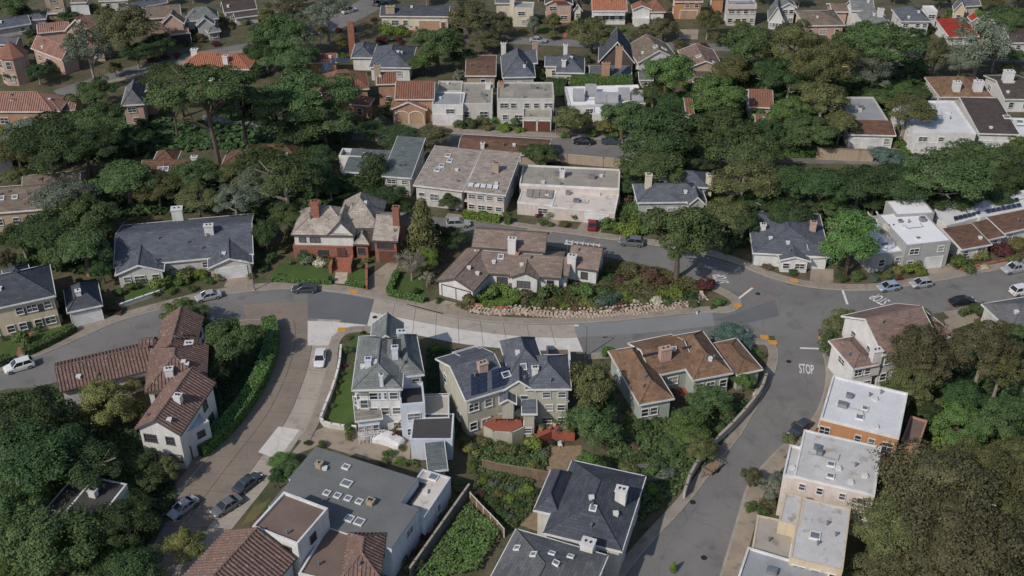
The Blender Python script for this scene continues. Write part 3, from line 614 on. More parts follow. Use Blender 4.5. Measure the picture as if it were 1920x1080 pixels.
sheet('terrace', [(1003, 958), (1030, 965), (1018, 1000), (975, 985)], 'wood', .03)
sheet('garden_path', [(626, 531), (630, 508), (652, 508), (650, 533)], 'stone', .03)
sheet('garden_path', [(30, 675), (35, 640), (50, 620), (65, 618), (48, 645), (44, 672)], 'brickpave', .03)
sheet('garden_path', [(1155, 545), (1180, 540), (1222, 548), (1200, 556), (1165, 553)], 'drive', .03)
sheet('garden_path', [(1055, 70), (1062, 50), (1068, 50), (1062, 71)], 'brickpave', .03)
sheet('garden_path', [(740, 62), (785, 55), (820, 60), (800, 72)], 'brickpave', .03)
# painted markings
def letters(text, cpx, base_dir_px, height, width, label):
    c = at(*cpx); d = at(cpx[0]+base_dir_px[0], cpx[1]+base_dir_px[1])-c; th = math.atan2(d.y, d.x)
    cu = bpy.data.curves.new('lettering', 'FONT'); cu.body = text; cu.align_x = 'CENTER'; cu.align_y = 'CENTER'; cu.offset = .012
    o = bpy.data.objects.new('tmp', cu); COL.objects.link(o); dg = bpy.context.evaluated_depsgraph_get(); me = bpy.data.meshes.new_from_object(o.evaluated_get(dg)); bpy.data.objects.remove(o)
    xs = [v.co.x for v in me.vertices]; ys = [v.co.y for v in me.vertices]; sx, sy = width/(max(xs)-min(xs)), height/(max(ys)-min(ys))
    for v in me.vertices: v.co = (v.co.x*sx, v.co.y*sy, 0)
    me.materials.clear(); me.materials.append(MATS['paint']); o = link('road_lettering', me, None, (c.x, c.y, .034), th); tag(o, label, 'road marking')
letters('STOP', (1512, 693), (10, 1), 2.5, 2.3, 'white STOP lettering on the street leading down past the flat white roofs')
letters('STOP', (1650, 561), (-10, -5.4), 2.6, 2.9, 'white STOP lettering on the street beside the two small blue cars')
letters('STOP', (1352, 523), (-3, -6), 2.5, 2.9, 'white STOP lettering under the shade of the big tree by the junction')
for a, b, lb in [((1385, 560), (1411, 540), 'white stop line at the mouth of the shaded side street'), ((1580, 545), (1589, 571), 'white stop line by the grey roofed house near the small blue cars'), ((1500, 653), (1535, 654), 'white stop line across the street above the upright STOP lettering'), ((1396, 613), (1408, 631), 'white stop line beside the shrub corner of the brown roofed house')]:
    p, q = at(*a), at(*b); d = (q-p).normalized(); n = Vector((-d.y, d.x, 0))*.2; mb = MB(); mb.prism([Vector((x.x, x.y, .044)) for x in (p-n, q-n, q+n, p+n)], .006); tag(mb.build('stop_line', 'paint'), lb, 'road marking')
mh = MB(); mh.tube([(0, 0, -.02), (0, 0, .045)], [.42, .42], 16); MHM = mh.mesh('manhole_cover', 'iron')
for i, ((x, y), lb) in enumerate([((1421, 551), 'round manhole cover inside the painted ring at the junction'), ((1299, 942), 'dark manhole cover on the street past the utility trailer'), ((1479, 678), 'small manhole cover left of the upright STOP lettering'), ((703, 595), 'dark manhole cover at the corner of the pale concrete lane'), ((1320, 1046), 'manhole cover on the street near the flat grey terrace roof')]):
    p = at(x, y); tag(link('manhole_cover', MHM, None, (p.x, p.y, 0.006)), lb, 'manhole cover')
for (x, y), lb in [((1383, 573), 'orange tactile pad on the rounded corner of the stone wall garden'), ((641, 619), 'orange tactile pad on the corner by the turreted white house'), ((1433, 633), 'orange tactile pad beside the stop line at the brown roofed garage'), ((1449, 643), 'orange tactile pad on the kerb above the curved retaining wall'), ((1543, 636), 'orange tactile pad on the corner of the pink roofed house'), ((663, 547), 'orange tactile pad at the foot of the brick house path'), ((1489, 527), 'orange tactile pad on the pavement below the slate roofed bungalow')]:
    p = at(x, y); mb = MB(); mb.box((0, 0), (1, 0), (0, 1), .7, .55, .12, .15)
    tp = mb.build('tactile_pad', 'tactile'); tp.location = (p.x, p.y, 0); tag(tp, lb, 'tactile paving')
    db = MB()
    for i in range(6):
        for j in range(5): db.box((-.55+i*.22, -.4+j*.2), (1, 0), (0, 1), .05, .05, .15, .17)
    tag(db.build('dome_studs', 'tactile', tp), kind='stuff')
rg = MB(); c = at(1421, 551)
for k in range(40):
    a0, a1 = 2*math.pi*k/40, 2*math.pi*(k+1)/40
    rg.poly([(2.3*math.cos(a0), 2.3*math.sin(a0), 0), (2.42*math.cos(a0), 2.42*math.sin(a0), 0), (2.42*math.cos(a1), 2.42*math.sin(a1), 0), (2.3*math.cos(a1), 2.3*math.sin(a1), 0)])
ro = rg.build('painted_ring', 'brickpave'); ro.location = (c.x, c.y, .036); tag(ro, 'thin red painted ring on the asphalt around a manhole cover', 'road marking')
# ---------------------------------------------------------------- the houses, one by one
GD = 'garage_door'
# brown-roofed house on the island between the two streets
h = House('house', 'white house with brown shingle wings and two white chimneys behind a boulder wall', 'the brown-winged white house', wall='white', roof='brown', trim='trimdark')
w1 = h.wing((817, 527), (888, 546), 3.2, 14, 'gy', 1.7, doors=[(GD, .3, 2.6, 2.3), (GD, .72, 2.6, 2.3)], win=0)
w2 = h.wing((896, 511), (1052, 522), 3.3, 10.5, 'gx', 1.7, win=(5,))
w3 = h.wing((884, 463), (1022, 473), 5.8, 8.5, 'gx', 1.9, win=(6,), rows=1, base=2.0, ww=1.5)
w4 = h.wing((955, 520), (1011, 524), 3.3, 8, 'gy', 1.3, win=(1,), ww=2.4)
w5 = h.wing((1030, 514), (1066, 518), 3.2, 8, 'gx', 1.8, win=0)
w6 = h.wing((1062, 500), (1122, 508), 3.6, 9.5, 'gx', 2.3, win=(1,))
h.chimney(w3, 960, 468, 1.4, 1.0, 2.2); h.chimney(w6, 1072, 498, 1.5, 1.0, 2.0); h.skylight(w2, 939, 482, .9, 1.0); h.chimney(w2, 970, 478, .5, .5, .5, 'wall_terracotta')
rk = MB()
for i in range(7):
    p = h.P(w6, -1.6+i*1.0, w6.D+.3, 0); q = Vector((p.x, p.y)); rk.box(q, w6.ux, w6.uy, .09, .6, 3.3, 3.45)
    rk.box(q+w6.uy*.7, w6.ux, w6.uy, .06, .06, 0, 3.3)
for yy in (-.2, .8):
    p = h.P(w6, -1.6+3, w6.D+yy, 0); rk.box((p.x, p.y), w6.ux, w6.uy, 3.4, .06, 3.15, 3.295)
h.part('pergola', rk, 'trim')
# brick and half-timbered house
h = House('house', 'brick and white plaster house with mottled shake roofs and a front gable', 'the brick house with shake roofs', wall='white', roof='shake', trim='trimdark')
w1 = h.wing((546, 440), (662, 442), 5.6, 12, 'hip', 3.8, base=2.9, win=(4,), rows=1); h.wing((549, 461), (660, 463), 2.9, 10.5, 'flat', 0, wall='brick', roof='brown', win=(3,), rows=1, vents=0, parapet=.01)
w2 = h.wing((614, 440), (664, 441), 5.7, 8, 'gy', 3.2, base=2.9, win=(1,), ww=2.6, rows=1, oh=.3); w2b = h.wing((617, 462), (661, 463), 2.9, 6, 'flat', 0, wall='brick', roof='brown', win=0, vents=0, parapet=.01, doors=[('front_door', .5, 1.2, 2.3, 'garagebrown')])
w3 = h.wing((632, 428), (714, 428), 5.8, 13, 'hip', 4.6, win=(2,))
w4 = h.wing((663, 458), (692, 459), 3.6, 6, 'hip', 1.6, wall='brick', win=(1,))
w5 = h.wing((697, 451), (746, 453), 5.4, 13, 'gx', 2.6, wall='brick', win=(1,), ww=2.2, doors=[(GD, .55, 2.6, 2.3, 'garagebrown')])
h.chimney(w1, 592, 402, 1.5, 1.1, 2.6, 'wall_brick'); h.chimney(w5, 744, 418, 1.2, 1.3, 3.2, 'wall_brick')
st = MB(); c = at(641, 500); 
for k in range(6): st.box((c.x, c.y-1.6+k*.55), (1, 0), (0, 1), 1.5, .28, 0, .18*(k+1))
for sg in (-1, 1): st.box((c.x+sg*1.75, c.y-.3), (1, 0), (0, 1), .25, 1.9, 0, 1.5)
h.part('steps', st, 'brickpave')
# long slate-roofed house
h = House('house', 'long low house with dark slate-grey roof and two white roof chimneys', 'the long slate-roofed house', wall='offwhite', roof='bluegrey')
w1 = h.wing((213, 501), (475, 476), 3.4, 18, 'gx', 2.6, win=(7,), vents=5)
w2 = h.wing((216, 516), (307, 507), 3.2, 13, 'gy', 1.7, win=(3,)); w3 = h.wing((390, 503), (474, 493), 3.2, 12, 'gy', 1.6, win=0, doors=[(GD, .5, 5.2, 2.3)])
h.chimney(w1, 335, 412, 2.0, 1.6, 2.4); h.chimney(w1, 393, 437, 1.6, 1.1, 1.6)
# cream house with slate roof and its garage
h = House('house', 'cream two-storey house with black shutters and dark slate roof', 'the cream house with shutters', wall='yellow', roof='slate')
w1 = h.wing((-70, 592), (104, 554), 6.0, 12, 'hip', 2.6, win=(6,)); w2 = h.wing((10, 534), (60, 522), 6.0, 6, 'hip', 1.5, win=0)
for i in (4, 5):
    for k in (0, 1):
        u = .4+(w1.W-.8)*(i+.5)/6; fh = 5.7/2
        for sg in (-1, 1):
            q = h.P(w1, u+sg*(1.35), .34, 0); mb = MB(); mb.box((q.x, q.y), w1.ux, w1.uy, .25, .04, k*fh+fh*.34, k*fh+fh*.34+1.4); h.part('shutter', mb, 'shutter')
h = House('garage', 'detached garage with pyramid slate roof and wide white door', 'the pyramid-roofed garage', cat='garage', wall='yellow', roof='slate')
w1 = h.wing((126, 586), (192, 572), 3.0, 8.5, 'hip', 2.2, win=0, doors=[(GD, .5, 4.8, 2.3)], vents=0); h.chimney(w1, 147, 550, .8, .8, .5)
# red tile house, lower left
h = House('house', 'white house with weathered red tile wings above the curved street corner', 'the weathered red-tile house', wall='white', roof='tile_red', trim='trimdark')
w1 = h.wing((112, 735), (290, 692), 3.4, 8, 'gx', 1.7, win=(4,)); w2 = h.wing((286, 668), (364, 664), 4.6, 11, 'gy', 2.0)
w3 = h.wing((272, 735), (386, 722), 5.6, 11, 'hip', 2.5); w4 = h.wing((253, 804), (338, 816), 5.8, 12, 'gy', 1.9, win=(2,))
w5 = h.wing((322, 828), (392, 792), 4.2, 7, 'flat', 0, roof='white', win=(2,), doors=[(GD, .2, 2.4, 2.3, 'garagetan')]); w6 = h.wing((262, 668), (290, 665), 4.0, 5, 'gx', 1.3, win=0)
h.chimney(w3, 318, 702, 1.2, .9, 1.0); h.chimney(w4, 335, 752, 1.0, .9, 1.0); h.chimney(w2, 357, 660, 1.2, 1.4, 1.6)
# grey roofed house; the trees' shade is put into its charcoal roof colour
h = House('house', 'white house with grey flat roof painted shade-dark, half hidden under deep shade trees', 'the shaded grey-roofed house', wall='white', roof='charcoal')
w1 = h.wing((120, 962), (184, 976), 4.4, 6.5, 'flat', 0, win=(3,), parapet=.05); h.chimney(w1, 176, 930, 1.0, .8, 1.0); h.wing((84, 955), (124, 964), 3.6, 5, 'flat', 0, win=0, parapet=.05)
# red tile house with brown flat terrace
h = House('house', 'white house with long ribbed red tile roof and brown flat roof block', 'the ribbed-tile white house', wall='white', roof='tile_red', trim='trimdark')
w1 = h.wing((424, 994), (555, 1046), 5.4, -17, 'gy', 2.4, win=0, vents=0)
w2 = h.wing((474, 990), (558, 1023), 7.0, 6.2, 'flat', 0, roof='brown', win=(2,), vents=1, parapet=.35, side=1)
w3 = h.wing((560, 1078), (640, 1098), 4.2, 8, 'flat', 0, roof='brown', win=0, vents=1); w4 = h.wing((640, 1082), (712, 1082), 4.6, 6.5, 'hip', 1.4)
eb = MB()
for (x, y, hx, hy) in ((w2.W/2, w2.D+.2, w2.W/2, .35),):
    cc = w2.o+w2.ux*x+w2.uy*y; eb.box(cc, w2.ux, w2.uy, hx, hy, 6.9, 7.5)
h.part('tile_coping', eb, 'tile_terracotta')
# large flat green-grey roof
h = House('house', 'large flat-roofed house with grey-green membrane and rows of small skylights', 'the big grey-green flat roof', wall='paleblue', roof='green')
w1 = h.wing((503, 948), (734, 1028), 4.6, 7.0, 'flat', 0, win=(5,), vents=1, parapet=None); w1b = h.wing((541, 897), (738, 962), 4.6, 6.6, 'flat', 0, win=0, vents=1, parapet=None); w2 = h.wing((742, 953), (796, 970), 3.4, 7.5, 'flat', 0, roof='pale', win=(1,), vents=1, parapet=.15)
for x, y, a, b in [(649, 876, .9, .8), (650, 907, 1.3, 1.1), (613, 925, .8, .8), (633, 930, .8, .8), (653, 935, .8, .8), (674, 941, .8, .8), (560, 941, 1.0, 1.2), (655, 973, 1.0, 1.0), (674, 979, 1.1, 1.1), (813, 895, 1.2, 1.2)]: h.skylight(w1 if x < 740 else w2, x, y, a, b)
h.chimney(w1, 599, 876, .8, .7, .7, 'wall_tan'); h.chimney(w1, 695, 945, .9, .8, .6, 'wall_tan')
pz = MB(); q = [h.onroof(w2, *p)+Vector((0, 0, .05)) for p in ((748, 948), (768, 954), (800, 908), (780, 902))]; pz.prism(q, .03); h.part('sunken_terrace', pz, 'flat_charcoal', w2.roofo)
# two slate hip roofs, bottom centre
h = House('house', 'slate hip-roofed house with white chimney beside the timber terrace', 'the slate hip-roofed house', wall='offwhite', roof='slate')
w1 = h.wing((1018, 999), (1166, 1034), 4.8, 13, 'hip', 2.0, vents=4); w2 = h.wing((1001, 956), (1048, 967), 4.8, 7.5, 'hip', 1.6, win=0); h.chimney(w1, 1164, 938, 1.4, 1.2, 1.9); h.skylight(w1, 1112, 953, .8, .8)
h = House('house', 'grey hip-roofed house with several small skylights and square white chimney', 'the grey hip roof with skylights', wall='offwhite', roof='grey')
w1 = h.wing((968, 992), (1140, 1042), 5.4, -15, 'hip', 1.9, vents=4); h.chimney(w1, 1102, 1030, 1.6, 1.4, 1.2)
for x, y in [(970, 1028), (1001, 1040), (1035, 1038), (1042, 1056), (1070, 1044)]: h.skylight(w1, x, y, .7, .7)
# turreted white house
h = House('house', 'tall white turreted house with grey shingle hips beside a walled lawn', 'the turreted white house', wall='paleblue', roof='greygreen')
w0 = h.wing((694, 650), (756, 648), 7.4, 6.5, 'gy', 1.9, oh=.3); w1 = h.wing((660, 731), (754, 729), 7.8, 13.5, 'hip', 1.7, wall='white', win=(4,)); w2 = h.wing((742, 708), (795, 702), 7.6, 10.5, 'hip', 1.6, win=(2,)); w9 = h.wing((700, 700), (772, 697), 7.7, 8.5, 'hip', 1.9, win=0, vents=0)
w3 = h.wing((666, 790), (717, 784), 3.6, 4.0, 'shed', 1.4, roof='olivegrey', win=(3,)); w4 = h.wing((751, 768), (797, 764), 5.2, 5, 'flat', 0, roof='charcoal', parapet=.9, win=(1,), vents=0)
w5 = h.wing((757, 787), (843, 784), 3.4, 5.2, 'flat', 0, roof='deck', parapet=.06, win=0, vents=0)
h.chimney(w9, 741, 668, .9, .9, 1.6, 'wall_paleblue'); h.chimney(w0, 754, 640, 1.4, 1.0, 1.8, 'wall_paleblue'); h.chimney(w1, 691, 686, .9, .9, 1.2, 'wall_paleblue'); h.chimney(w1, 716, 722, .5, .5, 1.8, 'wall_paleblue')
tb = MB(); c = at(682, 735, 7.8); k8 = [(c.x+1.5*math.cos(i*math.pi/4+.39), c.y+1.0+1.5*math.sin(i*math.pi/4+.39)) for i in range(8)]
for i in range(8): a, b = k8[i], k8[(i+1) % 8]; tb.poly([(*a, 0), (*b, 0), (*b, 7.85), (*a, 7.85)])
tw = h.part('turret', tb, 'wall_white'); rb = MB(); k8 = [(c.x+1.9*math.cos(i*math.pi/4+.39), c.y+1.0+1.9*math.sin(i*math.pi/4+.39)) for i in range(8)]
for i in range(8): a, b = k8[i], k8[(i+1) % 8]; rb.poly([(*a, 7.82), (*b, 7.82), (c.x, c.y+1.6, 8.9)])
h.part('turret_roof', rb, 'roof_greygreen', tw)
for sg in (-.8, 0, .8):
    fm, pm = window_meshes(1.0, 1.5, 'trim', True); q = Vector((c.x+sg*1.32, c.y+1.0-1.42+abs(sg)*.58, 5.2)); wo = link('window', fm, h.root, q-h.O, sg*.95); link('pane', pm, wo)
rl = MB()
for k in range(8): q = h.P(w5, .1+(w5.W-.2)*k/7, w5.D-.1, 0); rl.box((q.x, q.y), w5.ux, w5.uy, .05, .05, 3.4, 4.4)
for zz in (3.75, 4.05, 4.35): q = h.P(w5, w5.W/2, w5.D-.1, 0); rl.box((q.x, q.y), w5.ux, w5.uy, w5.W/2, .04, zz, zz+.08)
for k in range(5): q = h.P(w5, w5.W-.1, .1+(w5.D-.4)*k/4, 0); rl.box((q.x, q.y), w5.ux, w5.uy, .05, .05, 3.4, 4.4)
for zz in (3.75, 4.05, 4.35): q = h.P(w5, w5.W-.1, w5.D/2-.1, 0); rl.box((q.x, q.y), w5.ux, w5.uy, .04, w5.D/2-.1, zz, zz+.08)
h.part('railing', rl, 'trim')
pr = MB()
for k in range(7): q = h.P(w3, .3+(w3.W-.6)*k/6, -.35, 0); pr.box((q.x, q.y), w3.ux, w3.uy, .05, .05, 0, 2.3)
for zz in (1.3, 1.7, 2.1): q = h.P(w3, w3.W/2, -.35, 0); pr.box((q.x, q.y), w3.ux, w3.uy, w3.W/2-.2, .04, zz, zz+.09)
h.part('porch_railing', pr, 'trim')
a, b = at(733, 810), at(768, 772, 3.4); sb = MB(); d = (b-a); d.z = 0; dn = d.normalized(); nn = Vector((-dn.y, dn.x, 0)); L_ = d.length
for k in range(14): c = a+dn*(L_*(k+.5)/14); sb.box(c, dn, nn, L_/28, .7, 3.4*(k+1)/14-.22, 3.4*(k+1)/14)
st = h.part('staircase', sb, 'wood')
sr = MB()
for sg in (-.75, .75): p0, p1 = a+nn*sg+Vector((0, 0, .9)), a+dn*L_+nn*sg+Vector((0, 0, 4.3)); sr.tube([p0, p1], [.06, .06], 5); [sr.tube([a+dn*(L_*k/5)+nn*sg+Vector((0, 0, 3.4*k/5)), a+dn*(L_*k/5)+nn*sg+Vector((0, 0, 3.4*k/5+.9))], [.05, .05], 5) for k in range(6)]
h.part('handrail', sr, 'wood', st)
h = House('garage', 'pale blue garage with flat charcoal roof below the white house deck', 'the pale blue garage', cat='garage', wall='paleblue', roof='charcoal')
w1 = h.wing((769, 824), (848, 824), 3.4, 5.6, 'flat', 0, win=0, vents=0, parapet=.05)
h = House('shed', 'narrow dark corrugated shed against the pale blue garage', 'the corrugated shed', cat='shed', wall='grey', roof='teal'); w1 = h.wing((802, 884), (840, 880), 2.4, 4.6, 'shed', .9, win=0, vents=0)
cr = MB()
for k in range(12): p0, p1 = h.P(w1, (k+.5)*w1.W/12, 0, 2.42), h.P(w1, (k+.5)*w1.W/12, w1.D, 3.32); cr.tube([p0, p1], [.05, .05], 4)
tag(h.part('corrugation', cr, 'roof_teal', w1.roofo), kind='stuff')
# solar house
h = House('house', 'sage-walled house with grey roofs, blue solar panels and red patios', 'the solar-panelled sage house', wall='sage', roof='bluegrey')
w1 = h.wing((873, 752), (957, 726), 6.6, 11.5, 'gx', 2.2, win=(3,), vents=1); w2 = h.wing((985, 730), (1071, 729), 6.8, 8.5, 'hip', 2.0, win=(3,)); w3 = h.wing((955, 704), (1024, 696), 7.2, 9, 'hip', 2.2, win=(2,)); w4 = h.wing((943, 732), (1003, 732), 6.5, 7, 'gy', 1.6, win=(2,), oh=.3)
w5 = h.wing((978, 776), (1007, 776), 4.2, 3.5, 'shed', .8, win=(1,)); w6 = h.wing((876, 700), (918, 688), 6.4, 6, 'gx', 1.2, win=0)
w7 = h.wing((1005, 752), (1066, 751), 4.4, 1.6, 'shed', .5, win=0, vents=0, base=3.6); w8 = h.wing((936, 757), (968, 757), 5.4, 2.2, 'gy', .7, win=(1,), ww=1.8, base=2.6, vents=0)
h.panels(w1, [(883, 744), (913, 735), (913, 699), (882, 703)], 2, 4); h.panels(w1, [(922, 731), (954, 721), (952, 686), (921, 695)], 2, 4); h.skylight(w1, 949, 703, 1.2, .9); h.skylight(w3, 981, 688, .9, .9); h.chimney(w2, 1003, 700, .9, .8, 1.0); h.chimney(w1, 905, 694, 1.4, .9, 1.3, 'wall_pink')
dk = MB(); q = [at(x, y, 2.0) for x, y in ((905, 797), (925, 806), (960, 808), (980, 798), (972, 772), (912, 776))]; dk.prism(q, 2.0); h.part('patio', dk, 'redtile')
dk = MB(); q = [at(x, y, 1.6) for x, y in ((1004, 822), (1035, 808), (1078, 812), (1062, 792), (1010, 800))]; dk.prism(q, 1.6); h.part('patio', dk, 'redtile')
pw = MB(); q = [at(x, y, 2.9) for x, y in ((908, 792), (925, 801), (960, 803), (981, 793))]
for p0, p1 in zip(q, q[1:]): d = (p1-p0); c = (p0+p1)/2; d.z = 0; l = d.length; d.normalize(); pw.box(c, d, (-d.y, d.x), l/2+.08, .12, 0, 2.12)
h.part('patio_wall', pw, 'wall_sage')
h = House('house', 'small grey-roofed studio with red roof terrace by the pale concrete lane', 'the red terrace studio', cat='studio', wall='white', roof='redpaint', trim='trim'); w1 = h.wing((1026, 688), (1070, 688), 3.6, 5, 'flat', 0, roof='brown', win=(2,), parapet=.6, vents=0)
# brown U-shaped house
h = House('house', 'U-shaped single-storey house with orange-brown hip roofs round a red courtyard', 'the U-shaped brown house', wall='greengrey', roof='orangebrown')
w1 = h.wing((1199, 759), (1264, 747), 3.6, 14, 'hip', 1.7, win=(3,), vents=4); w2 = h.wing((1222, 706), (1305, 688), 3.6, 9.5, 'gx', 1.7, win=(3,), vents=1); w3 = h.wing((1300, 713), (1374, 699), 3.6, 12, 'hip', 1.9, win=(3,), vents=3)
h.panels(w2, [(1205, 672), (1236, 665), (1232, 660), (1204, 666)], 4, 1); h.panels(w2, [(1280, 657), (1306, 651), (1303, 647), (1277, 652)], 4, 1); h.chimney(w2, 1246, 672, 1.8, 1.0, 1.9, 'wall_pink')
h = House('garage', 'square low brown-roofed garage on the street corner with white eaves', 'the brown-roofed corner garage', cat='garage', wall='greengrey', roof='orangebrown'); h.wing((1382, 703), (1430, 692), 3.0, 9, 'hip', .7, win=0, vents=0)
# pink shingle house
h = House('house', 'white house with speckled pink shingle roofs on the corner by the junction', 'the pink shingle corner house', wall='white', roof='pinkbrown')
w1 = h.wing((1655, 666), (1762, 640), 6.0, 12, 'gx', 2.8, win=(4,)); w2 = h.wing((1600, 692), (1648, 683), 4.6, 8, 'hip', .9, win=(2,)); w3 = h.wing((1752, 640), (1792, 628), 4.6, 8, 'hip', 1.5); h.chimney(w2, 1640, 676, 1.6, 1.2, 2.0)
# orange house and the flat white roofs
h = House('house', 'orange-walled house with flat white roof and small roof vents', 'the orange flat-roofed house', wall='orange', roof='white')
w1 = h.wing((1538, 786), (1685, 823), 6.2, 10.5, 'flat', 0, win=(5,), vents=5, rows=2, ww=.9); h.skylight(w1, 1612, 782, 1.0, 1.2); h.skylight(w1, 1622, 766, .8, .9); h.wing((1690, 828), (1722, 838), 3.5, 6, 'flat', 0, wall='terracotta', roof='brown', win=0)
h = House('house', 'blush-walled house with stained flat white roof next to the orange house', 'the blush flat-roofed house', wall='blush', roof='dirtywhite')
w1 = h.wing((1488, 894), (1640, 930), 6.6, 9.5, 'flat', 0, win=(4,), vents=4, ww=.8, parapet=.12); h.skylight(w1, 1558, 871, .9, .9); h.skylight(w1, 1557, 893, .9, .9); w2 = h.wing((1468, 892), (1498, 899), 6.2, 6, 'flat', 0, win=0, vents=1)
h = House('house', 'cream-walled house with leaf-strewn flat white roof in steps', 'the leaf-strewn white flat roof', wall='yellow', roof='dirtywhite')
w1 = h.wing((1481, 1046), (1580, 1070), 5.6, 10, 'flat', 0, win=(3,), vents=3, parapet=.08); w2 = h.wing((1460, 978), (1500, 988), 5.6, 5.2, 'flat', 0, win=0, parapet=.08); h.skylight(w1, 1528, 1005, 1.2, 1.2)
h.wing((1408, 1040), (1482, 1056), 3.8, 6.5, 'flat', 0, roof='beige', win=0, parapet=.08)
h = House('house', 'pale grey flat terrace roof beside the leaf-strewn white roof', 'the pale grey flat roof', wall='white', roof='grey'); h.wing((1402, 1028), (1556, 1074), 4.6, -11, 'flat', 0, win=0, vents=3)
# right side
h = House('house', 'slate-roofed bungalow with red-capped chimney set behind shrubs by the junction', 'the slate-roofed bungalow', wall='white', roof='bluegrey')
w1 = h.wing((1412, 474), (1556, 482), 3.2, 19, 'hip', 1.9, win=(4,), vents=2); w2 = h.wing((1462, 488), (1520, 490), 3.0, 8, 'gy', .9, win=(2,)); w3 = h.wing((1518, 482), (1545, 482), 3.0, 7, 'gx', 1.0, win=0, doors=[(GD, .5, 2.2, 2.1)]); h.chimney(w1, 1523, 432, 1.1, .9, 1.7, 'wall_pink'); h.chimney(w1, 1430, 430, 1.0, .9, 1.0)
h = House('house', 'grey two-storey house with broad clean flat white roof in three levels', 'the clean white flat-roofed house', wall='grey', roof='cleanwhite')
w1 = h.wing((1700, 461), (1784, 452), 6.0, 14, 'flat', 0, win=(3,), doors=[(GD, .7, 3.2, 2.3)], parapet=.1); w2 = h.wing((1636, 480), (1706, 470), 4.0, 15, 'flat', 0, win=(2,), parapet=.12, vents=3); w3 = h.wing((1681, 404), (1752, 400), 6.6, 7, 'flat', 0, win=0, parapet=.1)
h.chimney(w2, 1668, 438, 2.2, 1.8, 1.6, 'wall_cream'); h.skylight(w1, 1722, 447, .9, .9); h.skylight(w2, 1655, 428, 1.2, 1.0); h.skylight(w2, 1658, 459, 1.6, 1.0)
pg = MB()
for i in range(5): p = at(1618+i*16, 412-i*1.3, 3.6); pg.box(p, (1, 0), (0, 1), .1, 2.6, 3.5, 3.7)
for k in range(4): p = at(1650, 405+k*4, 3.4); pg.box(p, Vector((.99, .1)), Vector((-.1, .99)), 4.6, .07, 3.3, 3.48)
for x, y in ((1618, 420), (1682, 414), (1618, 405), (1682, 400)): p = at(x, y, 3.4); pg.box(p, (1, 0), (0, 1), .09, .09, 0, 3.4)
h.part('pergola', pg, 'trim')
h = House('house', 'house with rust shingle slopes and white flat decks carrying solar rows', 'the rust-roofed solar house', wall='white', roof='rust')
w1 = h.wing((1803, 468), (1860, 458), 3.0, 8, 'shed', .9, win=(2,)); w2 = h.wing((1852, 450), (1886, 442), 3.0, 6.5, 'shed', .9, win=(1,)); w3 = h.wing((1882, 438), (1985, 414), 3.2, 6.5, 'shed', .9, win=(3,)); w4 = h.wing((1775, 424), (1840, 407), 3.9, 9, 'flat', 0, roof='white', win=0, parapet=.15); w5 = h.wing((1838, 409), (1980, 380), 4.2, 8, 'flat', 0, roof='white', win=0, parapet=.15)
h.panels(w4, [(1788, 417), (1838, 404), (1836, 399), (1786, 410)], 6, 1, lift=.5); h.panels(w5, [(1848, 403), (1915, 390), (1912, 384), (1846, 397)], 7, 1, lift=.5); h.panels(w5, [(1884, 386), (1910, 380), (1908, 374), (1882, 379)], 3, 1, lift=.5)
h = House('house', 'grey hip-roofed house end by the round clipped shrub at the street', 'the grey hip roof by the clipped shrub', wall='offwhite', roof='grey'); h.wing((1896, 622), (1990, 606), 4.0, 9, 'hip', 1.8)
# row behind the side street
h = House('house', 'grey-green sloping flat-roofed house with small rear terrace behind the columnar tree', 'the grey-green sloping roof', wall='offwhite', roof='teal')
w1 = h.wing((716, 330), (771, 334), 5.6, 20, 'shed', 2.4, win=(2,)); w2 = h.wing((642, 322), (722, 326), 5.0, 13, 'shed', .8, win=(2,)); w3 = h.wing((636, 298), (680, 300), 4.8, 5, 'flat', 0, roof='teal', wall='white', parapet=.8, win=0, vents=0)
h = House('house', 'house with broad beige weathered roof, four skylights and white clerestory', 'the beige-roofed house with skylights', wall='offwhite', roof='beige')
w1 = h.wing((775, 347), (868, 358), 5.4, 21, 'shed', 1.6, win=(4,), vents=2, side=0); w0 = h.wing((782, 368), (868, 375), 2.3, 4, 'shed', .9, win=(4,), vents=0)
for x, y in [(840, 292), (843, 302), (828, 311), (820, 319)]: h.skylight(w1, x, y, 1.0, 1.0)
h = House('house', 'house with broad beige weathered roof, chimney and arched white windows', 'the beige-roofed house with chimney', wall='blush', roof='beige')
w1 = h.wing((871, 358), (948, 366), 5.6, 21, 'shed', 1.8, win=(4,), vents=3, side=1); w2 = h.wing((872, 376), (945, 381), 2.3, 4, 'shed', .9, win=(3,), vents=0); h.chimney(w1, 930, 322, 1.2, .9, 1.8, 'wall_tan')
h.panels(w1, [(876, 352), (934, 357), (936, 349), (878, 344)], 5, 1, m='garagewhite', name='roof_light', lift=.3, gap=.12)
h = House('house', 'double-height pale flat-roofed house with red car on its drive', 'the pale stepped flat roof', wall='blush', roof='pale')
w1 = h.wing((974, 347), (1161, 356), 4.3, 11.5, 'flat', 0, roof='olive', win=(5,), vents=3, parapet=.3); w2 = h.wing((970, 380), (1034, 386), 3.0, 11, 'flat', 0, win=(2,), vents=2, parapet=.1); w3 = h.wing((1033, 389), (1153, 400), 3.0, 13, 'flat', 0, win=(2,), vents=2, parapet=.1, doors=[(GD, .72, 4.5, 2.0)])
h.chimney(w1, 1054, 332, 1.0, 1.0, 1.6); h.panels(w2, [(986, 371), (1036, 375), (1040, 352), (988, 350)], 4, 1, m='awning', name='awning_panel', lift=.35)
h = House('house', 'grey-roofed house with pale stone chimney half hidden behind the big round tree', 'the grey house behind the round tree', wall='grey', roof='bluegrey')
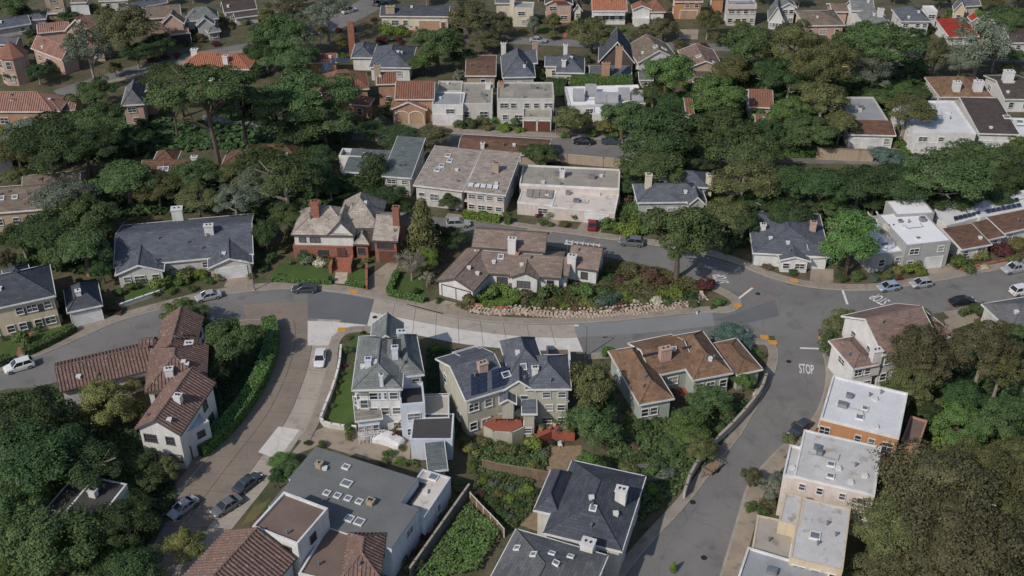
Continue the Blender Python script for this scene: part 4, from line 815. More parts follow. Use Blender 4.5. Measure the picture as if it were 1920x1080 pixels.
w1 = h.wing((1195, 380), (1325, 378), 5.0, 10, 'hip', 2.4, vents=1); w2 = h.wing((1236, 346), (1328, 352), 5.8, 9, 'hip', 2.0); w3 = h.wing((1290, 385), (1325, 385), 5.0, 6, 'gy', 2.0); h.chimney(w1, 1215, 350, 1.2, 1.2, 2.6, 'wall_cream'); h.chimney(w2, 1329, 344, 1.3, 1.2, 1.8, 'wall_cream')
h = House('house', 'low rust-brown roof between the upper street and the beige roofs', 'the low rust-brown roof', wall='tan', roof='rust'); w1 = h.wing((858, 283), (1028, 293), 3.0, 12, 'gx', 1.5, win=(5,), trim=None) if False else h.wing((858, 283), (1028, 293), 3.0, 12, 'gx', 1.5, win=(5,)); h.chimney(w1, 905, 277, .8, .8, 1.0)
# under the pines, left
h = House('house', 'rust-roofed house with twin white skylights under the umbrella pines', 'the rust roof with twin skylights', wall='tan', roof='rust')
w1 = h.wing((262, 331), (372, 329), 4.2, 10, 'gx', 2.2); w2 = h.wing((285, 306), (330, 305), 5.0, 8, 'hip', 1.8); h.chimney(w1, 366, 306, 1.2, 1.0, 1.4); h.skylight(w1, 301, 318, 1.0, 1.1); h.skylight(w1, 311, 317, 1.0, 1.1)
h = House('house', 'rust-roofed house beyond the umbrella pine trunks with hip ends', 'the rust hip roof behind the pines', wall='tan', roof='rust'); h.wing((414, 312), (500, 312), 4.2, 10, 'hip', 2.0); h.wing((455, 300), (560, 298), 4.6, 10, 'hip', 2.2)
h = House('house', 'tan-roofed house with tan stucco wall at the wooded slope', 'the tan-roofed house', wall='tan', roof='tan')
w1 = h.wing((-70, 404), (84, 392), 5.0, 14, 'gx', 2.6, win=(4,), vents=4); w2 = h.wing((40, 368), (150, 358), 4.6, 12, 'gx', 2.4, win=0)
h.skylight(w1, 28, 370, .9, .9); h.skylight(w1, 3, 372, .9, .9)
h = House('house', 'pink-tiled house with cream dormer gable and brick-red front wall', 'the pink house with the cream gable', wall='terracotta', roof='tile_pink')
w1 = h.wing((-50, 209), (98, 209), 6.0, 14, 'hip', 3.6, win=(4,)); w2 = h.wing((4, 204), (46, 205), 5.4, 8, 'gy', 3.0, win=(1,)); w3 = h.wing((60, 208), (112, 208), 5.4, 9, 'hip', 2.2)
h = House('garage', 'small pink metal-roofed outbuilding with single skylight in the trees', 'the pink metal-roofed outbuilding', cat='outbuilding', wall='tan', roof='tile_pink'); w1 = h.wing((108, 207), (140, 206), 4.0, 13, 'gx', 1.8, win=0, vents=0); h.skylight(w1, 125, 196, .9, .9)
h = House('house', 'grey-roofed house with tall pinkish end wall among the pines', 'the grey gable among the pines', wall='pink', roof='grey'); w1 = h.wing((227, 198), (270, 195), 7.0, 18, 'hip', 3.4); h.wing((262, 180), (292, 178), 6.6, 7, 'gy', 1.8, win=0)
h = House('house', 'white house with bright orange tile hip roof and two stub chimneys', 'the bright orange tile roof', wall='white', roof='tile_orange'); w1 = h.wing((340, 126), (467, 130), 5.0, 15, 'hip', 3.2, win=(5,)); h.chimney(w1, 366, 103, 1.6, 1.2, 1.4); h.chimney(w1, 424, 117, 1.2, 1.2, 1.6)
h = House('house', 'pink house with octagonal turret of tall windows and tile cap', 'the pink turret house', wall='pink', roof='tile_pink'); w1 = h.wing((-60, 112), (8, 116), 5.0, 14, 'gx', 2.6); 
c = at(22, 100, 7.0); tb = MB(); k8 = [(c.x+3.4*math.cos(i*math.pi/4+.39), c.y+3.4*math.sin(i*math.pi/4+.39)) for i in range(8)]
for i in range(8): a, b = k8[i], k8[(i+1) % 8]; tb.poly([(*a, 0), (*b, 0), (*b, 7.0), (*a, 7.0)])
tw = h.part('turret', tb, 'wall_pink'); rb = MB(); k8 = [(c.x+3.9*math.cos(i*math.pi/4+.39), c.y+3.9*math.sin(i*math.pi/4+.39)) for i in range(8)]
for i in range(8): a, b = k8[i], k8[(i+1) % 8]; rb.poly([(*a, 6.9), (*b, 6.9), (c.x, c.y, 10.2)])
h.part('turret_roof', rb, 'tile_terracotta', tw)
for fl in (.8, 4.2):
    for i in (4, 5, 6):
        an = i*math.pi/4; fm, pm = window_meshes(1.1, 1.9, 'trim', True); q = Vector((c.x+3.16*math.cos(an), c.y+3.16*math.sin(an), fl)); wo = link('window', fm, h.root, q-h.O, an+math.pi/2); link('pane', pm, wo)
h.wing((-70, 82), (30, 84), 5.0, 10, 'gx', 1.6, roof='bluegrey', win=0)
h = House('house', 'large house with broad pink tile slopes and a steep front gable', 'the broad pink tile house', wall='pink', roof='tile_pink'); w1 = h.wing((58, 90), (116, 112), 6.0, 10, 'gx', 3.6); w2 = h.wing((120, 58), (172, 62), 6.0, 9, 'gy', 5.0); w3 = h.wing((70, 62), (130, 56), 5.4, 10, 'gx', 2.2, win=0); w4 = h.wing((160, 92), (195, 90), 5.2, 8, 'hip', 3.0)
h = House('house', 'long blue-grey roof with small dormer at the wooded edge', 'the blue-grey roof with dormer', wall='offwhite', roof='bluegrey'); w1 = h.wing((-50, 62), (58, 44), 4.0, 12, 'gx', 2.4); h.wing((52, 38), (86, 35), 4.6, 8, 'hip', 1.6)
h = House('house', 'tan house with dark pergola below its upper window', 'the tan pergola house', wall='tan', roof='brown'); h.wing((78, -6), (118, -8), 9, 10, 'gx', 2.0, rows=2); h.wing((88, 26), (116, 24), 3.0, 6, 'shed', .5, roof='beige', win=0)
h = House('house', 'pale house with white arched garage beside the yellow-green shrub', 'the pale arched-garage house', wall='offwhite', roof='tan'); h.wing((132, 5), (162, 4), 6, 10, 'hip', 2.0, doors=[(GD, .5, 4.5, 2.6)]); h.wing((185, 2), (245, 0), 5, 10, 'gx', 2.0)
h = House('house', 'brown-shingled house with stepped front gables and dark garage mouth', 'the brown stepped-gable house', wall='pink', roof='tan'); w1 = h.wing((270, 36), (340, 30), 7.0, 13, 'gx', 3.6, vents=1); w2 = h.wing((302, 45), (345, 44), 7.0, 8, 'gy', 4.0, win=(1,)); w3 = h.wing((320, 66), (355, 62), 4.0, 8, 'flat', 0, roof='brown', doors=[(GD, .5, 5, 2.6, 'shutter')], win=0); h.wing((245, 18), (315, 4), 6.5, 10, 'gx', 2, roof='bluegrey', win=0)
h = House('house', 'grey-green shingled cottage with small dormer and pale end walls', 'the grey-green cottage', wall='grey', roof='greygreen'); w1 = h.wing((350, 40), (410, 34), 6.0, 14, 'hip', 4.0); h.wing((368, 48), (402, 46), 5.5, 6, 'gy', 3.0); h.wing((390, 62), (414, 58), 3.4, 6, 'hip', 1.4)
h = House('house', 'white house with dark brown-grey roof above the bank', 'the dark brown-grey roof house', wall='offwhite', roof='darkbrown'); h.wing((420, 24), (482, 16), 5.0, 14, 'gx', 3.4, win=(5,)); h.wing((440, 34), (486, 28), 3.4, 6, 'gx', 1.4)
# above the upper street
h = House('house', 'terracotta house with brown tile hip and blue solar panels beneath the pine', 'the terracotta solar house', wall='terracotta', roof='tile_terracotta'); w1 = h.wing((600, 173), (692, 166), 7.0, 17, 'hip', 4.0, vents=2); w2 = h.wing((655, 195), (692, 198), 5.0, 7, 'hip', 1.6); w3 = h.wing((578, 118), (632, 116), 5.5, 9, 'gx', 1.8, win=0)
h.panels(w1, [(600, 136), (617, 138), (628, 118), (607, 117)], 3, 2); h.panels(w1, [(622, 118), (655, 118), (655, 110), (620, 110)], 4, 1)
h = House('house', 'terracotta house with twin arched garage doors and ribbed tile roof', 'the twin-arch terracotta house', wall='terracotta', roof='tile_terracotta')
w1 = h.wing((740, 186), (814, 186), 7.4, 16, 'gx', 3.0, win=0, vents=0); w2 = h.wing((706, 158), (744, 157), 7.2, 12, 'gx', 2.0); w3 = h.wing((732, 205), (800, 206), 4.6, 10, 'gy', 2.4, win=0, vents=0); h.chimney(w3, 782, 178, 1.2, 1.2, 2.4, 'wall_tan'); h.chimney(w2, 708, 140, 1.4, 1.2, 2.2, 'wall_tan')
for u in (.28, .72):
    q = h.P(w3, .4+u*(w3.W-.8), .36, 0); ar = MB(); n = 12; rr = 1.75
    pts = [(-rr, 0)]+[(-rr*math.cos(math.pi*i/n), 1.5+rr*.85*math.sin(math.pi*i/n)) for i in range(n+1)]+[(rr, 0)]
    ar.poly([Vector((q.x, q.y, 0))+Vector((w3.ux.x*x, w3.ux.y*x, z)) for x, z in pts]); gd = h.part('garage_door', ar, 'garagetan')
    fr = MB()
    for (xa, za), (xb, zb) in zip(pts, pts[1:]):
        A, B = Vector((q.x, q.y, 0))+Vector((w3.ux.x*xa, w3.ux.y*xa, za)), Vector((q.x, q.y, 0))+Vector((w3.ux.x*xb, w3.ux.y*xb, zb)); fr.tube([A, B], [.16, .16], 5)
    h.part('arch', fr, 'wall_cream', gd)
h = House('house', 'white house with grey-green flat roof and double white garage', 'the double-garage flat-roofed house', wall='offwhite', roof='olive'); w1 = h.wing((862, 196), (923, 196), 6.0, 20, 'flat', 0, vents=3); w0 = h.wing((820, 172), (866, 172), 6.1, 10, 'flat', 0, win=0); w2 = h.wing((810, 198), (868, 199), 6.2, 12, 'flat', 0, roof='grey', wall='white', win=(1,), doors=[(GD, .27, 3.2, 2.6), (GD, .73, 3.2, 2.6)]); h.chimney(w1, 915, 166, 1.2, 1.2, 1.4)
h = House('house', 'pale flat-roofed house with mossy roof and dark double garage', 'the mossy flat-roofed house', wall='offwhite', roof='olive'); w1 = h.wing((932, 187), (1039, 187), 7.2, 16, 'flat', 0, vents=4, win=(5,)); w2 = h.wing((980, 222), (1034, 223), 3.8, 9, 'flat', 0, win=0, doors=[(GD, .27, 3.0, 2.4, 'garagebrown'), (GD, .73, 3.0, 2.4, 'garagebrown')]); h.wing((936, 208), (982, 209), 4.0, 6, 'flat', 0, win=(2,)); h.chimney(w1, 940, 163, 1.2, 1.0, 1.2, 'wall_terracotta')
h = House('house', 'modern white flat-roofed house studded with tilted skylight boxes', 'the white house with skylight boxes', wall='white', roof='cleanwhite'); w1 = h.wing((1068, 199), (1210, 195), 3.6, 18, 'flat', 0, vents=2, win=(6,), parapet=.2); w2 = h.wing((1112, 214), (1140, 215), 3.7, 6, 'flat', 0, parapet=.2)
for x, y in [(1085, 187), (1108, 178), (1126, 193), (1148, 194), (1170, 185), (1195, 190)]:
    q = h.onroof(w1, x, y); b = MB(); b.poly([q+Vector(v) for v in ((-1.3, -1.2, 0), (1.3, -1.2, 0), (1.3, -1.2, .7), (-1.3, -1.2, .7))]); b.poly([q+Vector(v) for v in ((-1.3, -1.2, .7), (1.3, -1.2, .7), (1.3, 1.4, 2.2), (-1.3, 1.4, 2.2))]); b.poly([q+Vector(v) for v in ((1.3, 1.4, 0), (-1.3, 1.4, 0), (-1.3, 1.4, 2.2), (1.3, 1.4, 2.2))])
    for sg in (-1.3, 1.3): b.poly([q+Vector(v) for v in ((sg, -1.2, 0), (sg, 1.4, 0), (sg, 1.4, 2.2), (sg, -1.2, .7))])
    h.part('skylight_box', b, 'flat_grey', w1.roofo)
h = House('house', 'grey hip-roofed house with tall brick chimney behind the terracotta pair', 'the grey hip roof with brick chimney', wall='white', roof='bluegrey'); w1 = h.wing((692, 126), (770, 127), 5.0, 26, 'hip', 3.4, vents=3); h.wing((658, 108), (700, 108), 5.0, 18, 'hip', 2.4, win=0); h.chimney(w1, 700, 104, .1, .1, .1); 
c = at(662, 104); b = MB(); b.box(c, (1, 0), (0, 1), .8, .6, 0, 9.0); h.part('chimney_stack', b, 'wall_brick')
h = House('house', 'rust-brown flat-gabled roof with white edge boards beside the round tree', 'the rust-brown edged roof', wall='tan', roof='rust'); h.wing((872, 142), (930, 142), 5.0, 24, 'gx', 1.6)
h = House('house', 'grey house with steep cross-gabled slate roof and brick chimney end', 'the steep cross-gabled grey house', wall='grey', roof='bluegrey'); w1 = h.wing((942, 145), (1004, 144), 5.5, 24, 'hip', 5.0, vents=2); w2 = h.wing((962, 120), (1008, 118), 6.0, 12, 'gx', 3.0); h.chimney(w2, 1003, 92, 1.2, 1.0, 1.6, 'wall_pink'); h.chimney(w1, 944, 96, 1.2, 1.0, 2.0)
h = House('house', 'cream-fronted house with grey hip roof and white window bay', 'the cream-fronted grey hip house', wall='cream', roof='bluegrey'); w1 = h.wing((1042, 136), (1096, 137), 5.0, 18, 'hip', 3.2, win=(3,), ww=1.8); w2 = h.wing((1021, 124), (1058, 125), 5.2, 10, 'gx', 2.0); h.chimney(w1, 1057, 122, 1.0, 1.0, 1.2); h.chimney(w2, 1060, 100, 1.0, 1.0, 2.2)
h = House('house', 'dark steep A-frame roof with two brick chimneys above a low grey wing', 'the dark A-frame house', wall='dark', roof='slate'); w1 = h.wing((1122, 116), (1190, 118), 4.2, 20, 'gy', 7.5, vents=0, win=0); w2 = h.wing((1105, 146), (1185, 147), 3.6, 14, 'gx', 2.0, roof='bluegrey', win=(4,)); h.chimney(w2, 1135, 144, 1.9, 1.2, 3.4, 'wall_terracotta'); h.chimney(w1, 1160, 108, 1.6, 1.0, 2.6, 'wall_terracotta')
h = House('house', 'tan gable-roofed house with two flush skylights above the pine', 'the tan gable house with skylights', wall='white', roof='tan'); w1 = h.wing((1196, 118), (1274, 112), 5.0, 22, 'gy', 4.0, vents=1); h.skylight(w1, 1229, 88, 1.0, 1.0); h.skylight(w1, 1245, 92, 1.2, 1.2); h.wing((1198, 150), (1225, 150), 3.0, 9, 'gx', 1.5, wall='white', roof='grey', win=(3,))
h = House('house', 'mauve-brown roofed house with paired skylights beside the grey-green tree', 'the mauve-brown roof', wall='tan', roof='pinkbrown'); w1 = h.wing((1288, 128), (1356, 126), 5.0, 22, 'gy', 2.4, vents=2); h.skylight(w1, 1310, 106, 1.2, .9); h.skylight(w1, 1340, 118, 1.0, 1.0); h.wing((1303, 146), (1338, 146), 3.6, 8, 'flat', 0, roof='darkbrown', win=(2,))
h = House('house', 'small white cottage with red-tile gable strips between green trees', 'the red-strip cottage', wall='white', roof='tile_terracotta'); h.wing((1286, 214), (1302, 214), 5, 16, 'gx', 2.0); h.wing((1304, 166), (1330, 166), 5, 9, 'gx', 2, win=0)
h = House('house', 'red-tiled roof slopes showing through the tall green trees', 'the red-tiled roof in the trees', wall='tan', roof='tile_terracotta'); h.wing((1404, 200), (1450, 202), 5.0, 16, 'gx', 2.8); h.wing((1416, 246), (1452, 248), 3.6, 14, 'gx', 2.0)
# top row of houses
def row(label, ref, L, Rr, z, d, t, r, wall, roof, **k):
    hh = House('house', label, ref, wall=wall, roof=roof); return hh, hh.wing(L, Rr, z, d, t, r, **k)
h, w1 = row('long cream house with charcoal roof, brick drive and wide garage', 'the long charcoal-roofed house', (712, 30), (842, 31), 6.2, 18, 'gx', 2.4, 'cream', 'slate', win=(7,), doors=[(GD, .72, 5.5, 2.6, 'garagetan'), ('front_door', .93, 1.2, 2.3)]); h.chimney(w1, 732, 23, 2.4, 1.2, 1.6, 'wall_tan')
h, w1 = row('cream-green house with grey roof and tall square chimney', 'the cream-green house', (962, 16), (1000, 17), 8.0, 12, 'flat', 0, 'cream', 'grey'); h.chimney(w1, 960, 10, 1.2, 1.2, 2.5, 'wall_cream'); h.wing((928, 6), (965, 6), 7, 10, 'gx', 1.6, roof='grey', win=0)
h, w1 = row('narrow pinkish gabled house with red window canopy and lawn', 'the narrow house with red canopy', (1022, 8), (1074, 8), 8.6, 14, 'gy', 3.0, 'pink', 'darkbrown', win=(2,)); q = h.P(w1, w1.W*.5, -.2, 6.6); b = MB(); b.prism([q+Vector(v) for v in ((-1.7, -.8, 0), (1.7, -.8, 0), (1.7, .5, .8), (-1.7, .5, .8))], .12); h.part('awning', b, 'redtile')
h, w1 = row('narrow cream house with dark gable beside a red brick drive', 'the narrow cream gable house', (1074, 20), (1092, 20), 5.0, 12, 'gy', 3.0, 'cream', 'darkbrown', win=(1,))
h, w1 = row('white balconied house with bright orange ribbed tile roof', 'the balconied orange-tile house', (1110, 20), (1176, 20), 6.4, 14, 'gx', 3.4, 'white', 'tile_orange', win=(4,)); b = MB(); q = h.P(w1, w1.W/2, -.2, 0); b.box((q.x, q.y), w1.ux, w1.uy, w1.W/2-.6, .8, 3.0, 3.2)
for k in range(12): p = h.P(w1, .8+k*(w1.W-1.6)/11, -.9, 0); b.box((p.x, p.y), w1.ux, w1.uy, .05, .05, 3.2, 4.1)
p = h.P(w1, w1.W/2, -.9, 0); b.box((p.x, p.y), w1.ux, w1.uy, w1.W/2-.7, .06, 4.1, 4.2); h.part('balcony', b, 'trim')
h, w1 = row('bright white stucco house with faceted bay and pinkish tile roof', 'the bright white bay house', (1218, 22), (1248, 22), 6.0, 16, 'hip', 3.0, 'white', 'tile_terracotta', win=(1,)); h.wing((1186, 18), (1222, 18), 7.0, 10, 'gy', 1.8, win=(1,), ww=2.4); h.wing((1190, 36), (1218, 36), 3.2, 3, 'flat', 0, roof='white', win=0)
h, w1 = row('orange stucco house with flat front and pale concrete drive', 'the orange stucco house', (1264, 3), (1318, 3), 8.2, 14, 'gx', 1.6, 'orange', 'tile_terracotta', win=(3,), doors=[(GD, .55, 4.5, 2.4, 'garagetan')]); h.wing((1334, -4), (1360, -4), 7, 10, 'gx', 2)
h, w1 = row('white art deco house with grey flat roof and red cornice lines', 'the white house with red cornice', (1366, 12), (1419, 12), 8.6, 12, 'flat', 0, 'offwhite', 'grey', win=(4,), parapet=.5); b = MB()
for zz in (8.2, 4.4): q = h.P(w1, w1.W/2, -.12, 0); b.box((q.x, q.y), w1.ux, w1.uy, w1.W/2+.1, .14, zz, zz+.3)
h.part('cornice', b, 'tile_terracotta')
h, w1 = row('small white gable house with dark roof and row of windows', 'the small white gable house', (1440, 38), (1470, 40), 4.0, 18, 'gy', 6.0, 'white', 'greygreen', win=(4,), ww=.9); h.wing((1464, 14), (1494, 14), 8, 12, 'gy', 2, win=(2,))
h, w1 = row('wide house with plain tan-brown hip roof and white band front', 'the wide tan-brown hip house', (1510, 48), (1585, 47), 6.0, 26, 'hip', 2.6, 'pink', 'tan', win=(3,), vents=4); h.wing((1560, 22), (1592, 22), 6, 16, 'gx', 1.8, win=0)
h, w1 = row('white house with green-grey roof and shaded round dormer', 'the white green-roofed house', (1620, 46), (1672, 46), 6.6, 20, 'hip', 4.0, 'white', 'greygreen', win=(3,)); h.wing((1596, 20), (1640, 20), 8, 14, 'gx', 3, win=(2,)); h.chimney(w1, 1650, 28, 1.4, 1.2, 1.6)
h, w1 = row('white house with slate-grey hip roof and three arched windows', 'the white house with arched windows', (1690, 40), (1746, 40), 7.2, 22, 'hip', 3.4, 'white', 'bluegrey', win=(4,)); h.wing((1738, 22), (1758, 22), 8, 10, 'flat', 0, roof='white', win=(1,))
h, w1 = row('low house with vivid red painted roof and small red cupola', 'the vivid red roof', (1780, 70), (1836, 68), 3.6, 22, 'shed', 2.0, 'white', 'redpaint', win=(4,), vents=0); h.wing((1822, 40), (1840, 40), 6.5, 8, 'gy', 1.6, win=0)
h, w1 = row('small pale yellow gabled house behind clipped green hedges', 'the pale yellow gabled house', (1788, 20), (1812, 22), 6, 10, 'gy', 4.0, 'yellow', 'grey', win=(1,)); h.wing((1806, 12), (1840, 10), 5, 10, 'gx', 2, win=0)
h, w1 = row('brown-grey roofed house with vertical roof rib beside the grey tree', 'the brown-grey roof by the grey tree', (1896, 80), (1960, 80), 4.2, 26, 'gx', 2.4, 'offwhite', 'darkbrown'); h.wing((1850, 36), (1905, 42), 4, 10, 'gx', 1.8, roof='bluegrey')
h, w1 = row('house with tan and grey hip roof and two broad stub chimneys', 'the tan and grey roof with stub chimneys', (1762, 182), (1862, 182), 5.0, 20, 'hip', 3.4, 'offwhite', 'orangebrown'); h.wing((1798, 186), (1858, 184), 4.2, 8, 'shed', 1.8, roof='grey', win=(3,)); h.chimney(w1, 1792, 168, 1.6, 1.4, 1.8); h.chimney(w1, 1832, 168, 2.0, 1.4, 2.0)
h, w1 = row('white-walled house with brown-grey roof and square white chimney tower', 'the white chimney tower house', (1884, 186), (1950, 186), 4.4, 24, 'gx', 2.2, 'white', 'darkbrown'); h.chimney(w1, 1888, 152, 2.2, 1.6, 2.4)
h, w1 = row('flat grey-roofed house with brown front roof band under the leaning tree', 'the flat grey roof with brown band', (1600, 232), (1668, 232), 5.2, 22, 'flat', 0, 'offwhite', 'grey', win=(2,)); h.wing((1590, 252), (1680, 254), 4.4, 8, 'shed', 1.4, roof='rust', wall='white', win=(3,), doors=[(GD, .4, 5, 2.4)])
h, w1 = row('broad pale flat-roofed house with white garage below the leaning tree', 'the broad pale flat roof', (1712, 250), (1830, 252), 6.0, 26, 'flat', 0, 'white', 'white', win=(3,), doors=[(GD, .28, 5.5, 2.6)], vents=3); 
h, w1 = row('dark brown-grey sloped-roof house with two skylights and white garages', 'the dark brown sloped roof with skylights', (1836, 250), (1912, 252), 5.6, 26, 'shed', 1.2, 'white', 'darkbrown', win=(2,), doors=[(GD, .25, 3.2, 2.5), (GD, .7, 3.2, 2.5)], vents=1); h.skylight(w1, 1888, 220, 1.4, 1.4); h.skylight(w1, 1912, 229, 1.4, 1.4); h.wing((1908, 256), (1960, 258), 5, 14, 'flat', 0, roof='white', win=0)
h, w1 = row('pale stepped roof corner at the wooded left edge', 'the pale stepped roof corner', (-40, 318), (20, 296), 4.0, 8, 'flat', 0, 'white', 'grey', win=0)
for hh in HOUSES: hh.finish()
# ---------------------------------------------------------------- trees, shrubs, hedges
NR = np.random.default_rng(11)
def quads(pos, nor, size, m, name, aspect=.62):
    """one diamond-shaped leaf cluster face at each position"""
    n = len(pos); t = NR.normal(size=(n, 3)); t -= (t*nor).sum(1, keepdims=True)*nor; t /= np.linalg.norm(t, axis=1, keepdims=True)+1e-9
    b = np.cross(nor, t); s = size[:, None]
    v = np.stack([pos-t*s, pos-b*s*aspect+nor*s*.12, pos+t*s, pos+b*s*aspect-nor*s*.12], 1).reshape(-1, 3)
    me = bpy.data.meshes.new(name); me.vertices.add(4*n); me.vertices.foreach_set('co', v.astype(np.float32).ravel())
    me.loops.add(4*n); me.loops.foreach_set('vertex_index', np.arange(4*n, dtype=np.int32)); me.polygons.add(n)
    me.polygons.foreach_set('loop_start', np.arange(0, 4*n, 4, dtype=np.int32)); me.update(calc_edges=True); me.validate(); me.materials.append(MATS['leaf_'+m])
    return me
def unit(n): v = NR.normal(size=(n, 3)); return v/(np.linalg.norm(v, axis=1, keepdims=True)+1e-9)
def crown_mesh(kind, n, leaf, seed):
    """crown of radius about 1 round the origin, leaves gathered in lumps"""
    global NR; NR = np.random.default_rng(seed)
    if kind == 'cone':
        k = 34; zz = np.linspace(-1, 1, k); ang = np.arange(k)*2.4; rad = (1-zz)/2*.72+.05
        C = np.stack([rad*np.cos(ang)*.62, rad*np.sin(ang)*.62, zz*.95], 1); lr = .16+.24*(1-zz)/2
    elif kind == 'column':
        k = 26; zz = np.linspace(-.85, .85, k); ang = np.arange(k)*2.4; rad = .55*np.sqrt(np.clip(1-np.abs(zz)**2.6, 0, 1))
        C = np.stack([rad*np.cos(ang), rad*np.sin(ang), zz], 1); lr = np.full(k, .36)
    else:
        k = dict(round=42, pine=36, euc=58, airy=34, oak=44, shrub=9)[kind]; C = unit(k); C[:, 2] = np.abs(C[:, 2])*1.15-.32 if kind != 'shrub' else np.abs(C[:, 2])*.9-.25
        rr = NR.uniform(.42, .92, k)[:, None]; C = C*rr; C[:, :2] *= NR.uniform(.86, 1.14, 2); C[:, :2] += C[:, 2:3]*NR.uniform(-.22, .22, 2); lr = NR.uniform(.15, .34, k)
        if kind == 'euc': C = C*np.array([1.0, 1.0, 1.1])*NR.uniform(.85, 1.2, k)[:, None]; lr = NR.uniform(.13, .3, k)
        if kind == 'pine': C[:, 2] = C[:, 2]*.55+.15; C[:, :2] *= 1.15; lr = NR.uniform(.15, .32, k)
        if kind == 'airy': lr = NR.uniform(.14, .28, k); C *= 1.1
        if kind == 'oak': C[:, 2] = C[:, 2]*.75+.05; C[:, :2] *= 1.1; lr = NR.uniform(.14, .32, k)
        if kind == 'shrub': lr = NR.uniform(.4, .58, k)
    idx = NR.integers(0, k, n); d = unit(n); d[:, 2] = np.where(NR.random(n) < .62, np.abs(d[:, 2]), d[:, 2])
    rad = lr[idx]*np.cbrt(NR.uniform(.3 if kind != 'airy' else .1, 1.12, n)); wild = NR.random(n) < (.09 if kind != 'shrub' else .06); rad = np.where(wild, rad*NR.uniform(1.05, 1.5, n), rad); flat = np.array([1, 1, .6 if kind == 'pine' else .8])
    pos = C[idx]+d*rad[:, None]*flat
    out = pos-np.array([0, 0, -.2]); out /= np.linalg.norm(out, axis=1, keepdims=True)+1e-9
    nor = d*.6+out*.5+unit(n)*.7; nor /= np.linalg.norm(nor, axis=1, keepdims=True)+1e-9
    return quads(pos, nor, NR.uniform(.6, 1.4, n)*leaf, 'mid', 'crown')
CROWNS = {}
for kd, n, lf, var in [('round', 19000, .029, 4), ('oak', 17000, .029, 4), ('pine', 16000, .029, 4), ('euc', 27000, .0235, 4), ('airy', 9000, .027, 3), ('cone', 7000, .045, 2), ('column', 7000, .045, 1), ('shrub', 1800, .078, 6)]:
    CROWNS[kd] = [crown_mesh(kd, n, lf, 100+hash(kd) % 1 + i*17+len(kd)*31) for i in range(var)]
def trunk_mesh(seed, kind, m):
    """trunk of height 1 (crown centre) with limbs reaching out to crown radius 1; scaled per tree"""
    r = random.Random(seed); b = MB(); bend = r.uniform(-.06, .06)
    pts = [(0, 0, -.01), (bend*.4, 0, .3), (bend, bend*.5, .6), (bend*1.2, bend, .95), (bend*1.1, bend, 1.25)]; b.tube(pts, [.085, .066, .055, .04, .015], 7)
    nl = 7 if kind in ('pine', 'euc', 'oak', 'airy') else 5
    for i in range(nl):
        a = i*2.4+r.random(); z0 = r.uniform(.5, .85); z1 = z0+r.uniform(.15, .5); ro = r.uniform(.5, .95)
        mid = (ro*.45*math.cos(a+.2), ro*.45*math.sin(a+.2), z0+(z1-z0)*.65); b.tube([(bend*.9, bend*.4, z0), mid, (ro*math.cos(a), ro*math.sin(a), z1)], [.036, .026, .01], 5)
        for sg in (-.5, .5): b.tube([mid, (ro*.85*math.cos(a+sg), ro*.85*math.sin(a+sg), z1+.04)], [.018, .006], 4)
    return b.mesh('trunk', m)
TRUNKS = {k: [trunk_mesh(s, k[0], k[1]) for s in (1, 2, 3)] for k in [('pine', 'bark'), ('pine', 'barkpale'), ('round', 'bark')]}
COLW = dict(dark='dark green', mid='mid-green', green='bright green', lime='lime green', yellow='yellow-green', olive='olive green', brown='brownish', grey='grey-green', red='dark red', rust='rust-brown', pale='pale straw-coloured', blue='blue-green', blossom='pale-flowered')
KINDW = dict(round='rounded leafy tree', oak='spreading evergreen tree', pine='umbrella pine', euc='tall eucalyptus', airy='open-branched tree', cone='pointed conifer', column='columnar evergreen')
GROUPS = {}
def nearest_house(p):
    best = None
    for hh in HOUSES:
        for w_ in hh.wings:
            x, y = House.loc(w_, p); dx = max(-x, 0, x-w_.W); dy = max(-y, 0, y-w_.D); d = math.hypot(dx, dy)
            if best is None or d < best[0]: best = (d, hh)
    return best
def near_phrase(p):
    d, hh = nearest_house(p)
    return ('close by ' if d < 3 else 'near ' if d < 9 else 'out from ')+hh.ref
def plant_label(p, words, size=None):
    return words+' '+near_phrase(p)
def blocked(p, r=0.0):
    for hh in HOUSES:
        for w_ in hh.wings:
            x, y = House.loc(w_, p)
            if -r < x < w_.W+r and -r < y < w_.D+r: return True
    return False
PLANTS = []
